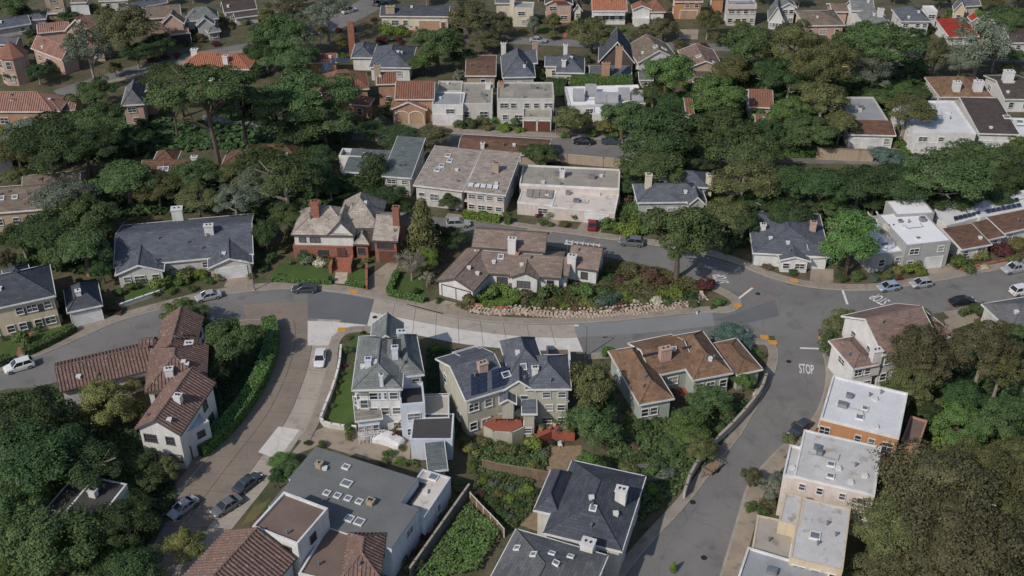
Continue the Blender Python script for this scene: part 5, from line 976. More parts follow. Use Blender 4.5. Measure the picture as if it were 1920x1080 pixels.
def tree(cx, cy, rx, ry, kind='round', tint='mid', clear=None, bark=None, label=None):
    c = {'pine': 1.0, 'euc': .9, 'airy': .7, 'oak': .45, 'round': .25, 'cone': .02, 'column': .05}[kind] if clear is None else clear
    rx, ry = rx*(1.18 if kind == 'pine' else 1.1), ry*(1.15 if kind == 'pine' else 1.08); s = scale_at(cy, 6.0); r = rx/s; rz = ry/s*(.8 if kind in ('cone', 'column') else .92)
    zc = rz*(1.0 if kind not in ('pine', 'oak') else .75)+c*r
    s = scale_at(cy, zc); r = rx/s; p = at(cx, cy, zc); g0 = Vector((p.x, p.y, 0)); root = empty('tree' if kind not in ('pine', 'cone', 'euc') else {'pine': 'pine_tree', 'cone': 'conifer_tree', 'euc': 'eucalyptus_tree'}[kind], g0, R.uniform(0, 6.28))
    tk = ('pine', 'barkpale') if (kind in ('euc', 'airy', 'oak') or bark == 'barkpale') else ('pine', 'bark') if kind == 'pine' else ('round', 'bark')
    t = link('trunk', R.choice(TRUNKS[tk]), root); tr = r*(.62 if kind in ('cone', 'column') else .9); t.scale = (tr, tr, zc)
    o = link('crown', R.choice(CROWNS[kind]), root, (0, 0, zc)); o.scale = (r*1.02, r*R.uniform(.94, 1.06), rz*1.02); setmat(o, tint)
    lb = label or f"{'small ' if r < 2.6 else 'large ' if r > 6 else ''}{COLW[tint]} {KINDW[kind]} {near_phrase(g0)}"
    tag(root, lb, 'tree'); PLANTS.append((root, lb)); return root
def setmat(o, tint):
    o.material_slots[0].link = 'OBJECT'; o.material_slots[0].material = MATS['leaf_'+tint]
def shrub(x, y, rx, tint='mid', h=.85, ground=True, label=None, words=None):
    """shrub whose middle shows at pixel x, y"""
    s = scale_at(y); r = rx/s; p = at(x, y, r*h*.7)
    o = link('shrub', R.choice(CROWNS['shrub']), None, (p.x, p.y, r*h*.55), R.uniform(0, 6.28)); o.scale = (r, r*R.uniform(.85, 1.1), r*h*R.uniform(.9, 1.15)); setmat(o, tint)
    lb = label or f"{'low ' if r < .9 else 'big ' if r > 2.2 else ''}{COLW[tint]} {words or 'rounded shrub'} {near_phrase(p)}"
    tag(o, lb, 'shrub'); PLANTS.append((o, lb)); return o
def hedge(px, width, height, tint, label, name='hedge', step=.16):
    """clipped hedge along a pixel polyline on the ground"""
    pts = densify(smooth(wpts(px), 1), .5); c0 = pts[len(pts)//2].copy(); n = 0; P_, N_ = [], []
    for a, b in zip(pts, pts[1:]):
        d = b-a; l = d.length; d.normalize(); nn = Vector((-d.y, d.x, 0)); k = int(l*(width+2*height)/(step*step)*.9)
        for _ in range(k):
            t = R.random()*l; q = R.random()*(width+2*height)
            if q < height: off, z, nv = -width/2, q, -nn
            elif q < 2*height: off, z, nv = width/2, q-height, nn
            else: off, z, nv = q-2*height-width/2, height, Vector((0, 0, 1))
            p = a+d*t+nn*(off+R.gauss(0, .05)); P_.append((p.x-c0.x, p.y-c0.y, z+R.gauss(0, .06))); N_.append(tuple(nv+Vector((R.gauss(0, .35), R.gauss(0, .35), R.gauss(0, .35)))))
    N_ = np.array(N_); N_ /= np.linalg.norm(N_, axis=1, keepdims=True); me = quads(np.array(P_), N_, np.full(len(P_), step*1.15), tint, name)
    o = link(name, me, None, (c0.x, c0.y, 0)); core = MB()
    for a, b in zip(pts, pts[1:]):
        d = b-a; l = d.length; d.normalize(); core.box((a+b)/2-c0, d, (-d.y, d.x), l/2+.03, width/2-.08, 0, height-.1)
    co = core.build('core', 'leaf_dark', o); tag(o, label, 'hedge'); return o
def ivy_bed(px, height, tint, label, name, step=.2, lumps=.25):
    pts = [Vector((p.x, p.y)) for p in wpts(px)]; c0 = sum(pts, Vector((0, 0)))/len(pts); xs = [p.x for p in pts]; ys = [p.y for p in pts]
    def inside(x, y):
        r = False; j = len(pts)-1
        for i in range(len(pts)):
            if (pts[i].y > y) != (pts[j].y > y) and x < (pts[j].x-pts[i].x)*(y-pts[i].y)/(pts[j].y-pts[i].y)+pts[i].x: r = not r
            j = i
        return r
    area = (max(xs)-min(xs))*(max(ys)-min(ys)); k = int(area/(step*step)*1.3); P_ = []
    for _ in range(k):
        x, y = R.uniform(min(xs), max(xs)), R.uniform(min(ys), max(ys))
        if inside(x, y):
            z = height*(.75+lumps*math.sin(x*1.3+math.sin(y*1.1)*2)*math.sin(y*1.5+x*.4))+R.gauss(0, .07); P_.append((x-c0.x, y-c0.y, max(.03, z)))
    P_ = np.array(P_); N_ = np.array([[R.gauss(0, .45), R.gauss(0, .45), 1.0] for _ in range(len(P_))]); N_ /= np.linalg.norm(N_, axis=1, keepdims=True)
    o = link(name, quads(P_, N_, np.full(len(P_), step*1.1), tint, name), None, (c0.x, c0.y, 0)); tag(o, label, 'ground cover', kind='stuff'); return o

T = tree
# --- upper left
T(232, 50, 58, 44, 'round', 'brown'); T(165, 92, 44, 52, 'airy', 'grey'); T(20, 8, 36, 26, 'round', 'mid'); T(40, 22, 20, 14, 'round', 'dark')
T(174, 176, 36, 34, 'pine', 'mid', clear=.3); T(112, 256, 74, 44, 'pine', 'dark', clear=.3); T(52, 246, 40, 34, 'round', 'grey'); T(176, 228, 46, 36, 'pine', 'mid', clear=.7)
T(388, 170, 70, 46, 'pine', 'mid', clear=1.4); T(330, 146, 48, 26, 'pine', 'mid'); T(322, 196, 34, 34, 'pine', 'mid'); T(452, 200, 50, 38, 'pine', 'mid', clear=1.2)
T(528, 70, 48, 46, 'oak', 'mid'); T(545, 112, 42, 32, 'oak', 'mid'); T(498, 100, 34, 30, 'oak', 'dark'); T(575, 178, 66, 52, 'pine', 'mid', clear=.5); T(520, 220, 62, 48, 'pine', 'dark', clear=.5); T(608, 230, 56, 42, 'pine', 'mid', clear=.4); T(560, 245, 50, 36, 'oak', 'dark')
T(612, 22, 44, 28, 'airy', 'grey'); T(535, 16, 36, 24, 'airy', 'brown'); T(598, 58, 14, 24, 'airy', 'brown'); T(560, 35, 26, 20, 'airy', 'grey')
T(95, 290, 60, 44, 'pine', 'dark', clear=.6); T(30, 285, 40, 34, 'oak', 'olive'); T(160, 275, 50, 36, 'pine', 'dark', clear=.8); T(250, 258, 30, 22, 'oak', 'dark')
T(255, 100, 30, 22, 'oak', 'dark'); T(300, 82, 26, 24, 'oak', 'dark'); T(215, 128, 14, 14, 'round', 'olive'); T(70, 135, 22, 20, 'oak', 'dark')
# --- wooded slope, left
T(235, 335, 64, 34, 'oak', 'mid'); T(295, 352, 42, 30, 'oak', 'olive'); T(372, 330, 50, 30, 'oak', 'mid'); T(120, 370, 52, 38, 'oak', 'grey'); T(160, 410, 56, 48, 'oak', 'mid'); T(88, 435, 58, 44, 'oak', 'dark'); T(155, 465, 60, 44, 'oak', 'mid'); T(40, 450, 40, 34, 'oak', 'dark')
T(490, 305, 44, 30, 'oak', 'mid'); T(535, 330, 56, 48, 'pine', 'mid', bark='barkpale'); T(480, 340, 40, 28, 'airy', 'grey'); T(592, 330, 44, 36, 'oak', 'dark'); T(430, 330, 36, 26, 'oak', 'olive'); T(585, 300, 40, 26, 'oak', 'dark'); T(440, 370, 44, 26, 'airy', 'grey'); T(370, 372, 40, 22, 'airy', 'olive'); T(620, 350, 34, 26, 'oak', 'dark')
T(540, 408, 36, 30, 'round', 'mid'); T(498, 440, 26, 40, 'oak', 'dark'); T(190, 505, 26, 26, 'round', 'dark'); T(205, 440, 16, 26, 'round', 'yellow'); T(98, 480, 24, 30, 'round', 'green'); T(10, 490, 20, 30, 'round', 'brown')
T(702, 325, 30, 44, 'column', 'dark'); T(660, 345, 26, 20, 'oak', 'dark'); T(735, 365, 30, 22, 'oak', 'dark'); T(690, 380, 44, 20, 'oak', 'dark')
T(792, 432, 48, 72, 'cone', 'olive'); T(802, 488, 26, 24, 'round', 'lime'); T(842, 378, 18, 18, 'round', 'mid'); T(850, 445, 26, 20, 'round', 'dark'); T(770, 488, 28, 18, 'airy', 'pale', clear=.9); T(800, 520, 14, 12, 'airy', 'pale'); T(815, 440, 24, 30, 'round', 'dark')
# --- upper middle
T(880, 32, 42, 32, 'round', 'brown'); T(936, 44, 24, 26, 'round', 'brown'); T(908, 75, 30, 20, 'round', 'brown'); T(820, 85, 50, 40, 'round', 'mid'); T(792, 116, 32, 20, 'round', 'green'); T(868, 110, 24, 20, 'oak', 'dark')
T(1110, 62, 40, 30, 'round', 'olive'); T(1207, 70, 24, 20, 'round', 'brown'); T(1245, 52, 26, 22, 'round', 'brown'); T(1328, 42, 22, 32, 'oak', 'olive'); T(1345, 70, 16, 14, 'round', 'brown'); T(1000, 45, 14, 18, 'round', 'grey'); T(1038, 42, 18, 18, 'round', 'olive'); T(1275, 85, 18, 12, 'round', 'brown'); T(1390, 48, 18, 10, 'round', 'olive')
T(1252, 138, 50, 40, 'round', 'green', clear=.7); T(1225, 175, 30, 26, 'oak', 'mid'); T(1270, 190, 34, 22, 'oak', 'dark'); T(1405, 92, 56, 50, 'round', 'mid'); T(1372, 130, 36, 30, 'round', 'olive'); T(1440, 140, 36, 34, 'oak', 'dark')
T(1348, 182, 54, 44, 'round', 'green'); T(1345, 245, 64, 46, 'round', 'mid'); T(1238, 255, 76, 56, 'round', 'dark'); T(1168, 220, 46, 36, 'round', 'mid'); T(1068, 225, 38, 28, 'round', 'olive'); T(1140, 238, 24, 16, 'round', 'yellow'); T(1232, 312, 66, 38, 'oak', 'mid'); T(1400, 290, 56, 46, 'oak', 'mid'); T(1390, 345, 58, 44, 'pine', 'olive', bark='barkpale', clear=.5); T(1300, 300, 40, 30, 'oak', 'dark'); T(1440, 250, 30, 40, 'oak', 'dark')
T(1010, 288, 34, 18, 'round', 'mid'); T(810, 252, 36, 18, 'round', 'brown'); T(745, 252, 44, 14, 'oak', 'dark'); T(700, 245, 30, 16, 'oak', 'dark')
# --- upper right
T(1490, 85, 56, 44, 'euc', 'olive', clear=.5); T(1545, 125, 56, 52, 'euc', 'olive', clear=.5); T(1480, 150, 44, 40, 'oak', 'dark'); T(1598, 95, 40, 40, 'oak', 'mid'); T(1655, 80, 60, 44, 'oak', 'mid', clear=.9); T(1640, 130, 42, 34, 'euc', 'grey', clear=.6); T(1700, 75, 40, 24, 'oak', 'dark'); T(1620, 60, 30, 20, 'round', 'mid')
T(1540, 190, 52, 42, 'oak', 'olive'); T(1478, 215, 40, 42, 'round', 'green'); T(1520, 250, 54, 34, 'round', 'mid'); T(1575, 235, 34, 36, 'oak', 'olive'); T(1560, 165, 30, 24, 'oak', 'mid'); T(1755, 104, 26, 44, 'round', 'brown'); T(1842, 78, 52, 54, 'airy', 'grey', clear=.4); T(1805, 112, 36, 30, 'airy', 'grey', clear=.6); T(1868, 100, 34, 30, 'oak', 'olive'); T(1690, 172, 44, 14, 'round', 'green'); T(1640, 178, 36, 14, 'round', 'mid'); T(1702, 205, 42, 28, 'oak', 'olive', clear=1.0); T(1710, 180, 34, 16, 'oak', 'mid'); T(1890, 35, 40, 24, 'oak', 'mid')
T(1540, 350, 52, 40, 'oak', 'dark', clear=.7); T(1612, 345, 50, 40, 'oak', 'dark', clear=.7); T(1690, 345, 52, 40, 'oak', 'dark', clear=.7); T(1480, 345, 46, 44, 'oak', 'dark'); T(1560, 385, 40, 22, 'round', 'mid'); T(1480, 400, 44, 26, 'oak', 'dark'); T(1768, 325, 74, 46, 'oak', 'mid', clear=.7); T(1842, 300, 60, 36, 'oak', 'mid'); T(1890, 330, 50, 34, 'oak', 'dark'); T(1700, 385, 50, 18, 'oak', 'dark'); T(1775, 370, 44, 24, 'oak', 'dark'); T(1660, 292, 30, 14, 'round', 'blue'); T(1640, 375, 40, 22, 'oak', 'dark'); T(1915, 280, 30, 30, 'round', 'green'); T(1860, 360, 44, 22, 'oak', 'dark')
T(1598, 450, 56, 62, 'round', 'green', clear=.25); T(1725, 472, 18, 20, 'round', 'rust'); T(1276, 440, 78, 66, 'round', 'mid', clear=.35); T(1360, 400, 40, 34, 'oak', 'olive'); T(1395, 420, 34, 30, 'oak', 'dark'); T(1410, 380, 30, 30, 'oak', 'dark'); T(1330, 405, 30, 22, 'oak', 'mid')
# --- middle and lower
T(1106, 728, 46, 62, 'round', 'olive'); T(1112, 792, 48, 44, 'round', 'mid', clear=.1); T(1140, 755, 22, 30, 'round', 'dark'); T(1328, 752, 38, 34, 'round', 'mid'); T(1292, 800, 40, 32, 'round', 'green'); T(1310, 840, 36, 24, 'round', 'olive'); T(1394, 715, 20, 22, 'round', 'green'); T(1108, 870, 26, 34, 'round', 'green'); T(1265, 835, 26, 20, 'round', 'mid'); T(1366, 632, 44, 20, 'oak', 'blue', clear=0)
T(436, 640, 50, 52, 'round', 'mid'); T(345, 590, 38, 32, 'oak', 'green'); T(372, 612, 24, 18, 'oak', 'mid'); T(400, 700, 34, 34, 'oak', 'dark'); T(196, 758, 52, 46, 'round', 'yellow', label='rounded yellow-green tree in the court of the weathered red-tile house'); T(246, 726, 22, 18, 'round', 'yellow')
T(48, 790, 70, 60, 'oak', 'dark'); T(20, 860, 60, 60, 'oak', 'dark'); T(120, 840, 60, 44, 'oak', 'dark'); T(90, 1020, 92, 70, 'round', 'mid'); T(30, 960, 60, 60, 'oak', 'mid'); T(272, 880, 44, 36, 'round', 'mid'); T(312, 880, 22, 34, 'round', 'olive'); T(160, 1010, 50, 50, 'round', 'mid'); T(20, 1060, 50, 44, 'oak', 'green'); T(100, 905, 44, 34, 'oak', 'dark'); T(215, 915, 40, 30, 'oak', 'dark'); T(250, 960, 40, 30, 'oak', 'dark'); T(220, 1060, 44, 40, 'oak', 'dark')
T(235, 975, 52, 46, 'oak', 'dark', clear=.9); T(165, 880, 60, 46, 'oak', 'dark', clear=.9); T(255, 1075, 56, 46, 'oak', 'dark', clear=.9); T(60, 850, 80, 60, 'oak', 'dark', clear=.8); T(350, 1020, 36, 36, 'round', 'yellow'); T(545, 882, 26, 24, 'round', 'mid'); T(520, 895, 20, 24, 'round', 'dark'); T(528, 862, 22, 14, 'round', 'green')
T(1730, 668, 62, 62, 'euc', 'brown', clear=.5); T(1712, 720, 44, 44, 'euc', 'olive', clear=.3); T(1848, 650, 58, 54, 'euc', 'brown', clear=.9); T(1880, 690, 44, 44, 'euc', 'olive', clear=.7); T(1905, 640, 40, 40, 'round', 'mid'); T(1800, 800, 56, 44, 'round', 'green', clear=0); T(1870, 790, 44, 50, 'round', 'mid'); T(1905, 860, 40, 50, 'oak', 'olive'); T(1800, 740, 36, 36, 'oak', 'dark'); T(1740, 775, 30, 26, 'oak', 'dark')
T(1758, 925, 112, 84, 'euc', 'brown', clear=.4); T(1850, 900, 78, 60, 'euc', 'olive', clear=.5); T(1680, 990, 76, 64, 'euc', 'olive', clear=.3); T(1795, 1020, 112, 76, 'euc', 'brown', clear=.4); T(1885, 985, 60, 60, 'euc', 'olive', clear=.4); T(1655, 930, 34, 32, 'euc', 'olive', clear=.3); T(1670, 1065, 66, 44, 'euc', 'brown', clear=.3); T(1875, 1065, 70, 44, 'oak', 'olive', clear=.3)
T(1582, 606, 34, 28, 'round', 'olive', clear=.1); T(1560, 645, 24, 32, 'round', 'mid', clear=.05); T(1408, 894, 22, 22, 'round', 'brown'); T(1263, 1062, 9, 16, 'cone', 'lime', label='tiny pointed conifer standing alone at the edge of the asphalt'); T(1840, 582, 20, 16, 'round', 'mid', clear=.2); T(1455, 915, 30, 24, 'airy', 'grey')
# --- shrubs: [x, y, half-width in pixels, tint]
S = shrub
for q in [(725, 56, 15, 'lime'), (752, 58, 17, 'lime'), (690, 48, 6, 'yellow'), (700, 36, 7, 'red'), (778, 48, 10, 'brown'), (715, 75, 12, 'red'), (745, 76, 11, 'red'), (735, 72, 9, 'mid'), (635, 55, 8, 'red'), (660, 55, 8, 'red'), (640, 105, 12, 'green'), (172, 12, 12, 'yellow'), (370, 68, 11, 'rust'), (380, 60, 9, 'lime'), (430, 50, 8, 'olive'), (412, 32, 12, 'olive'), (425, 38, 8, 'yellow'), (405, 82, 8, 'red'), (460, 40, 10, 'olive'), (110, 120, 18, 'lime'), (95, 118, 10, 'green'), (285, 112, 10, 'red'), (308, 108, 9, 'red'), (332, 104, 8, 'red'), (725, 208, 16, 'olive'), (710, 225, 14, 'grey'), (670, 225, 12, 'yellow'), (860, 228, 12, 'olive'), (882, 228, 14, 'mid'), (905, 225, 14, 'olive'), (925, 222, 12, 'green'), (945, 240, 12, 'lime'), (970, 243, 9, 'lime'), (980, 243, 7, 'lime'), (918, 240, 10, 'yellow'), (1126, 228, 14, 'yellow'), (1110, 248, 14, 'green'), (1150, 250, 14, 'green'), (1060, 252, 10, 'green'), (1225, 48, 10, 'yellow'), (1160, 55, 9, 'lime'), (1320, 85, 8, 'red'), (1175, 80, 10, 'dark'), (1060, 55, 8, 'green'), (1480, 32, 12, 'yellow'), (1790, 28, 16, 'green'), (1830, 18, 14, 'green'), (1735, 98, 8, 'lime'), (1890, 125, 16, 'yellow'), (1880, 145, 12, 'green'), (1790, 187, 12, 'brown'), (1840, 190, 14, 'brown'), (1880, 190, 10, 'brown'), (1795, 285, 14, 'mid'), (1820, 275, 14, 'mid'), (1680, 268, 12, 'mid'), (1700, 275, 8, 'green'), (1500, 262, 14, 'olive'), (1560, 275, 14, 'mid')]: S(*q)
# gardens along the middle streets
for q in [(905, 400, 9, 'mid'), (950, 400, 9, 'mid'), (1030, 400, 13, 'grey'), (1075, 402, 14, 'mid'), (1060, 418, 10, 'olive'), (1018, 416, 11, 'mid'), (1032, 421, 7, 'green'), (1010, 400, 9, 'red'), (1190, 395, 24, 'green'), (1160, 405, 18, 'mid'), (1215, 410, 18, 'mid'), (1140, 418, 14, 'lime'), (1180, 425, 24, 'lime'), (1155, 428, 12, 'green'), (1205, 430, 14, 'green'), (955, 428, 0.1, 'mid')][:-1]: S(*q)
for q in [(985, 572, 11, 'mid'), (1000, 565, 9, 'green'), (1015, 570, 13, 'olive'), (1035, 576, 11, 'olive'), (1060, 572, 10, 'lime'), (1100, 570, 14, 'yellow'), (1130, 565, 20, 'blue'), (1095, 540, 22, 'green'), (1130, 545, 16, 'mid'), (1075, 548, 14, 'mid'), (1150, 558, 16, 'blue'), (1172, 550, 12, 'lime'), (1180, 560, 10, 'lime'), (1208, 562, 10, 'olive'), (1230, 563, 13, 'blossom'), (1192, 565, 8, 'blossom'), (1262, 545, 24, 'lime'), (1250, 565, 14, 'mid'), (1290, 556, 18, 'dark'), (1322, 533, 19, 'red'), (1300, 570, 10, 'olive'), (1350, 568, 12, 'green'), (1338, 573, 8, 'mid'), (1182, 500, 16, 'brown'), (1165, 522, 14, 'rust'), (1222, 515, 20, 'rust'), (1240, 525, 14, 'rust'), (1180, 530, 12, 'olive'), (1195, 527, 12, 'yellow'), (1212, 532, 10, 'olive'), (1162, 530, 8, 'olive'), (1140, 520, 12, 'dark'), (950, 525, 14, 'mid'), (965, 535, 12, 'green'), (1048, 560, 10, 'mid'), (900, 572, 8, 'rust'), (1120, 575, 12, 'olive'), (1215, 548, 8, 'grey'), (1078, 578, 10, 'rust'), (1160, 575, 12, 'rust')]: S(*q)
for q in [(575, 482, 16, 'mid'), (600, 492, 13, 'blossom'), (618, 492, 11, 'mid'), (560, 487, 7, 'olive'), (545, 490, 8, 'olive'), (530, 470, 10, 'olive'), (490, 490, 10, 'mid'), (492, 503, 10, 'dark'), (470, 517, 8, 'green'), (660, 495, 8, 'olive'), (675, 498, 8, 'olive'), (778, 545, 10, 'dark'), (820, 562, 8, 'dark'), (375, 505, 10, 'yellow'), (350, 510, 16, 'mid'), (325, 500, 16, 'olive'), (300, 520, 18, 'mid'), (340, 530, 14, 'green'), (270, 520, 16, 'mid'), (245, 535, 14, 'green'), (225, 545, 12, 'mid'), (375, 515, 14, 'lime'), (400, 505, 10, 'olive'), (410, 515, 14, 'yellow'), (390, 525, 10, 'mid'), (360, 540, 10, 'mid'), (320, 545, 10, 'green'), (290, 550, 8, 'dark'), (210, 575, 12, 'rust'), (225, 585, 8, 'rust'), (70, 612, 14, 'mid'), (95, 598, 12, 'olive'), (110, 590, 10, 'blue'), (54, 618, 8, 'green'), (8, 630, 10, 'dark'), (25, 628, 7, 'dark'), (115, 572, 8, 'mid')]: S(*q)
for q in [(858, 690, 9, 'green'), (862, 716, 9, 'yellow'), (862, 735, 9, 'yellow'), (866, 765, 13, 'yellow'), (868, 790, 12, 'yellow'), (860, 670, 10, 'rust'), (815, 650, 12, 'lime'), (835, 655, 8, 'green'), (652, 655, 10, 'mid'), (645, 685, 5, 'red'), (640, 700, 6, 'mid'), (638, 715, 6, 'mid'), (633, 735, 6, 'olive'), (622, 760, 6, 'olive'), (655, 632, 6, 'brown'), (680, 622, 5, 'red'), (880, 845, 18, 'yellow'), (885, 870, 12, 'green'), (910, 825, 16, 'olive'), (945, 838, 18, 'olive'), (965, 848, 20, 'olive'), (985, 840, 12, 'mid'), (1000, 875, 14, 'yellow'), (1020, 850, 10, 'grey'), (905, 900, 9, 'lime'), (925, 905, 10, 'grey'), (935, 925, 10, 'yellow'), (925, 940, 12, 'mid'), (955, 935, 10, 'lime'), (985, 915, 13, 'lime'), (960, 915, 8, 'blue'), (1005, 920, 10, 'dark'), (975, 945, 10, 'dark'), (900, 925, 10, 'rust'), (940, 960, 12, 'dark'), (955, 965, 9, 'blue'), (915, 965, 8, 'yellow'), (850, 910, 18, 'olive'), (840, 930, 14, 'olive'), (805, 985, 10, 'red'), (795, 1005, 12, 'red'), (785, 1030, 12, 'red'), (820, 965, 10, 'green'), (730, 850, 12, 'green'), (745, 860, 10, 'lime'), (758, 868, 11, 'green'), (720, 865, 9, 'olive'), (600, 832, 12, 'mid'), (578, 830, 7, 'dark'), (610, 985, 10, 'green'), (605, 1010, 10, 'mid'), (640, 1020, 16, 'olive'), (665, 1030, 18, 'olive'), (690, 1040, 18, 'brown'), (720, 1050, 16, 'brown'), (580, 965, 6, 'green')]: S(*q)
for q in [(1135, 895, 14, 'lime'), (1160, 895, 14, 'lime'), (1175, 875, 18, 'olive'), (1200, 855, 16, 'mid'), (1190, 835, 10, 'rust'), (1205, 820, 8, 'green'), (1230, 870, 18, 'mid'), (1250, 885, 16, 'grey'), (1225, 915, 14, 'lime'), (1240, 930, 12, 'green'), (1255, 905, 12, 'mid'), (1180, 800, 10, 'green'), (1175, 770, 8, 'mid'), (1140, 660, 14, 'green'), (1175, 662, 16, 'green'), (1300, 638, 16, 'lime'), (1215, 660, 12, 'mid'), (1230, 790, 12, 'mid'), (1215, 800, 10, 'lime'), (1420, 735, 10, 'blossom'), (1360, 770, 18, 'olive'), (1345, 800, 18, 'mid'), (1385, 745, 12, 'rust'), (1430, 665, 8, 'mid'), (1410, 950, 14, 'green'), (1430, 955, 14, 'mid'), (1492, 800, 12, 'mid'), (1480, 820, 14, 'olive'), (1730, 590, 18, 'green'), (1460, 895, 18, 'grey'), (1445, 935, 16, 'grey'), (1575, 690, 8, 'dark'), (1660, 705, 18, 'mid'), (1690, 700, 14, 'dark'), (1790, 640, 12, 'green'), (1870, 610, 20, 'mid'), (1830, 605, 12, 'olive')]: S(*q)
for q in [(1445, 485, 8, 'mid'), (1470, 492, 13, 'mid'), (1495, 490, 12, 'olive'), (1510, 500, 8, 'blossom'), (1488, 510, 9, 'dark'), (1440, 500, 10, 'rust'), (1580, 520, 12, 'dark'), (1610, 515, 14, 'mid'), (1640, 520, 10, 'blue'), (1680, 502, 14, 'yellow'), (1665, 515, 10, 'olive'), (1710, 500, 18, 'lime'), (1730, 510, 12, 'lime'), (1685, 520, 7, 'red'), (1800, 495, 23, 'green'), (1790, 465, 10, 'grey'), (1812, 460, 9, 'mid'), (1842, 478, 17, 'yellow'), (1880, 468, 22, 'red'), (1905, 455, 18, 'yellow'), (1845, 500, 8, 'blossom'), (1900, 485, 14, 'olive'), (1925, 478, 12, 'olive'), (1560, 392, 16, 'lime'), (1530, 402, 14, 'lime')]: S(*q)
# hedges and clipped beds
hedge([(868, 408), (900, 412), (938, 417)], 1.6, 1.3, 'lime', 'bright clipped hedge along the pavement below the beige roofs'); hedge([(948, 418), (958, 420)], 1.4, 1.4, 'green', 'short clipped hedge stub beside the brick path of the beige-roofed house')
hedge([(730, 553), (760, 560), (796, 567)], 1.1, .9, 'green', 'low clipped hedge at the kerb beside the brown-winged white house'); hedge([(730, 551), (738, 530), (746, 514)], 1.1, .9, 'green', 'low clipped hedge along the long brick house drive'); hedge([(649, 533), (684, 539)], .9, .7, 'green', 'short low hedge at the foot of the stone path')
hedge([(46, 668), (90, 648), (142, 620)], 1.3, 1.2, 'mid', 'long clipped hedge before the cream house with shutters'); hedge([(-10, 690), (22, 676)], 1.3, 1.2, 'mid', 'clipped hedge left of the brick garden path'); hedge([(510, 526), (560, 531), (622, 533)], .9, .6, 'green', 'low hedge edging the brick house lawn')
hedge([(896, 568), (918, 560), (934, 540), (950, 556), (972, 558)], 1.3, 1.3, 'lime', 'winding lime-green clipped hedge in the boulder-wall garden'); hedge([(905, 578), (940, 580), (965, 572), (975, 562)], 1.2, 1.2, 'lime', 'low curving lime hedge at the foot of the boulder-wall garden')
hedge([(1070, 166), (1120, 170), (1185, 171)], 5, 3.2, 'green', 'wide tall hedge behind the white house with skylight boxes'); hedge([(1022, 172), (1062, 176)], 4, 3.0, 'dark', 'dark tall hedge behind the mossy flat-roofed house'); hedge([(1640, 289), (1705, 292)], 1.5, 1, 'green', 'low green hedge along the upper street drive'); hedge([(1440, 292), (1575, 292)], 2.4, 1.6, 'green', 'long green hedge along the upper street under the trees')
hedge([(505, 610), (513, 640), (505, 680), (488, 720), (462, 765), (425, 810), (375, 855)], 2.2, 2.0, 'green', 'long leafy hedge following the curved brick pavement'); hedge([(1800, 592), (1840, 576), (1860, 580)], 1.2, .8, 'olive', 'low olive hedge around the clipped shrub by the street')
ivy_bed([(878, 950), (938, 1004), (893, 1078), (780, 1095)], 1.3, 'green', 'lush green ivy bed between the grey wall and the lattice fence', 'ivy_bed'); ivy_bed([(1745, 850), (1750, 770), (1800, 760), (1900, 800), (1920, 880), (1840, 880)], 1.0, 'lime', 'sunlit lime ground cover under the tall eucalyptus trees', 'ground_cover', step=.3)
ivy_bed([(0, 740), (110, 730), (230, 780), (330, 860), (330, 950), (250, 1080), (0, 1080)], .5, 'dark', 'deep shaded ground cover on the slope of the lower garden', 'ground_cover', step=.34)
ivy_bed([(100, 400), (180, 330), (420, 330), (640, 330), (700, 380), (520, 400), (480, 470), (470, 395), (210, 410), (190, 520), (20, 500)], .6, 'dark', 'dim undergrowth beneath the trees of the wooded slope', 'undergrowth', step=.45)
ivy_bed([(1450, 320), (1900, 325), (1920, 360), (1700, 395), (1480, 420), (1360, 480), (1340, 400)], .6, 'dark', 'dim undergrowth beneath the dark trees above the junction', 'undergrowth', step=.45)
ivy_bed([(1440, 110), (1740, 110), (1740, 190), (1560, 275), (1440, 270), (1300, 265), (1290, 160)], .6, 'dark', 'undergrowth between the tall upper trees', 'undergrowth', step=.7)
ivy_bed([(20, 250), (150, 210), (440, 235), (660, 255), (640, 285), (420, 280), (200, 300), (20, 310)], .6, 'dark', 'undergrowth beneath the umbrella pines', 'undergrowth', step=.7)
ivy_bed([(1150, 800), (1200, 775), (1360, 760), (1425, 745), (1290, 910), (1200, 980), (1130, 890)], .5, 'mid', 'leafy ground cover on the bank above the curved retaining wall', 'ground_cover', step=.28)
ivy_bed([(985, 575), (1040, 535), (1150, 490), (1240, 505), (1330, 535), (1320, 565), (1240, 580), (1120, 592), (1010, 592)], .45, 'olive', 'mixed low planting filling the island garden behind the boulder wall', 'ground_cover', step=.2)
ivy_bed([(890, 885), (1000, 902), (1002, 950), (965, 995), (930, 985), (885, 935)], .35, 'mid', 'mixed garden ground cover beside the lattice fence', 'ground_cover', step=.22, lumps=.5)
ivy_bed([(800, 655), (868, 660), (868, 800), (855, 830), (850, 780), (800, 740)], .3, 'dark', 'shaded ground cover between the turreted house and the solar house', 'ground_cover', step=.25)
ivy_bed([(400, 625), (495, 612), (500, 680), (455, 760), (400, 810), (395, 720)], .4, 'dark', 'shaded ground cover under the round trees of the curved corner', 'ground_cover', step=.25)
ivy_bed([(870, 830), (1030, 840), (1020, 900), (900, 890)], .4, 'mid', 'mixed garden ground cover below the red patios', 'ground_cover', step=.28)
ivy_bed([(1650, 720), (1760, 690), (1920, 620), (1920, 1080), (1600, 1080), (1660, 960), (1700, 860)], .4, 'dark', 'dim ground cover under the eucalyptus stand', 'ground_cover', step=.4)
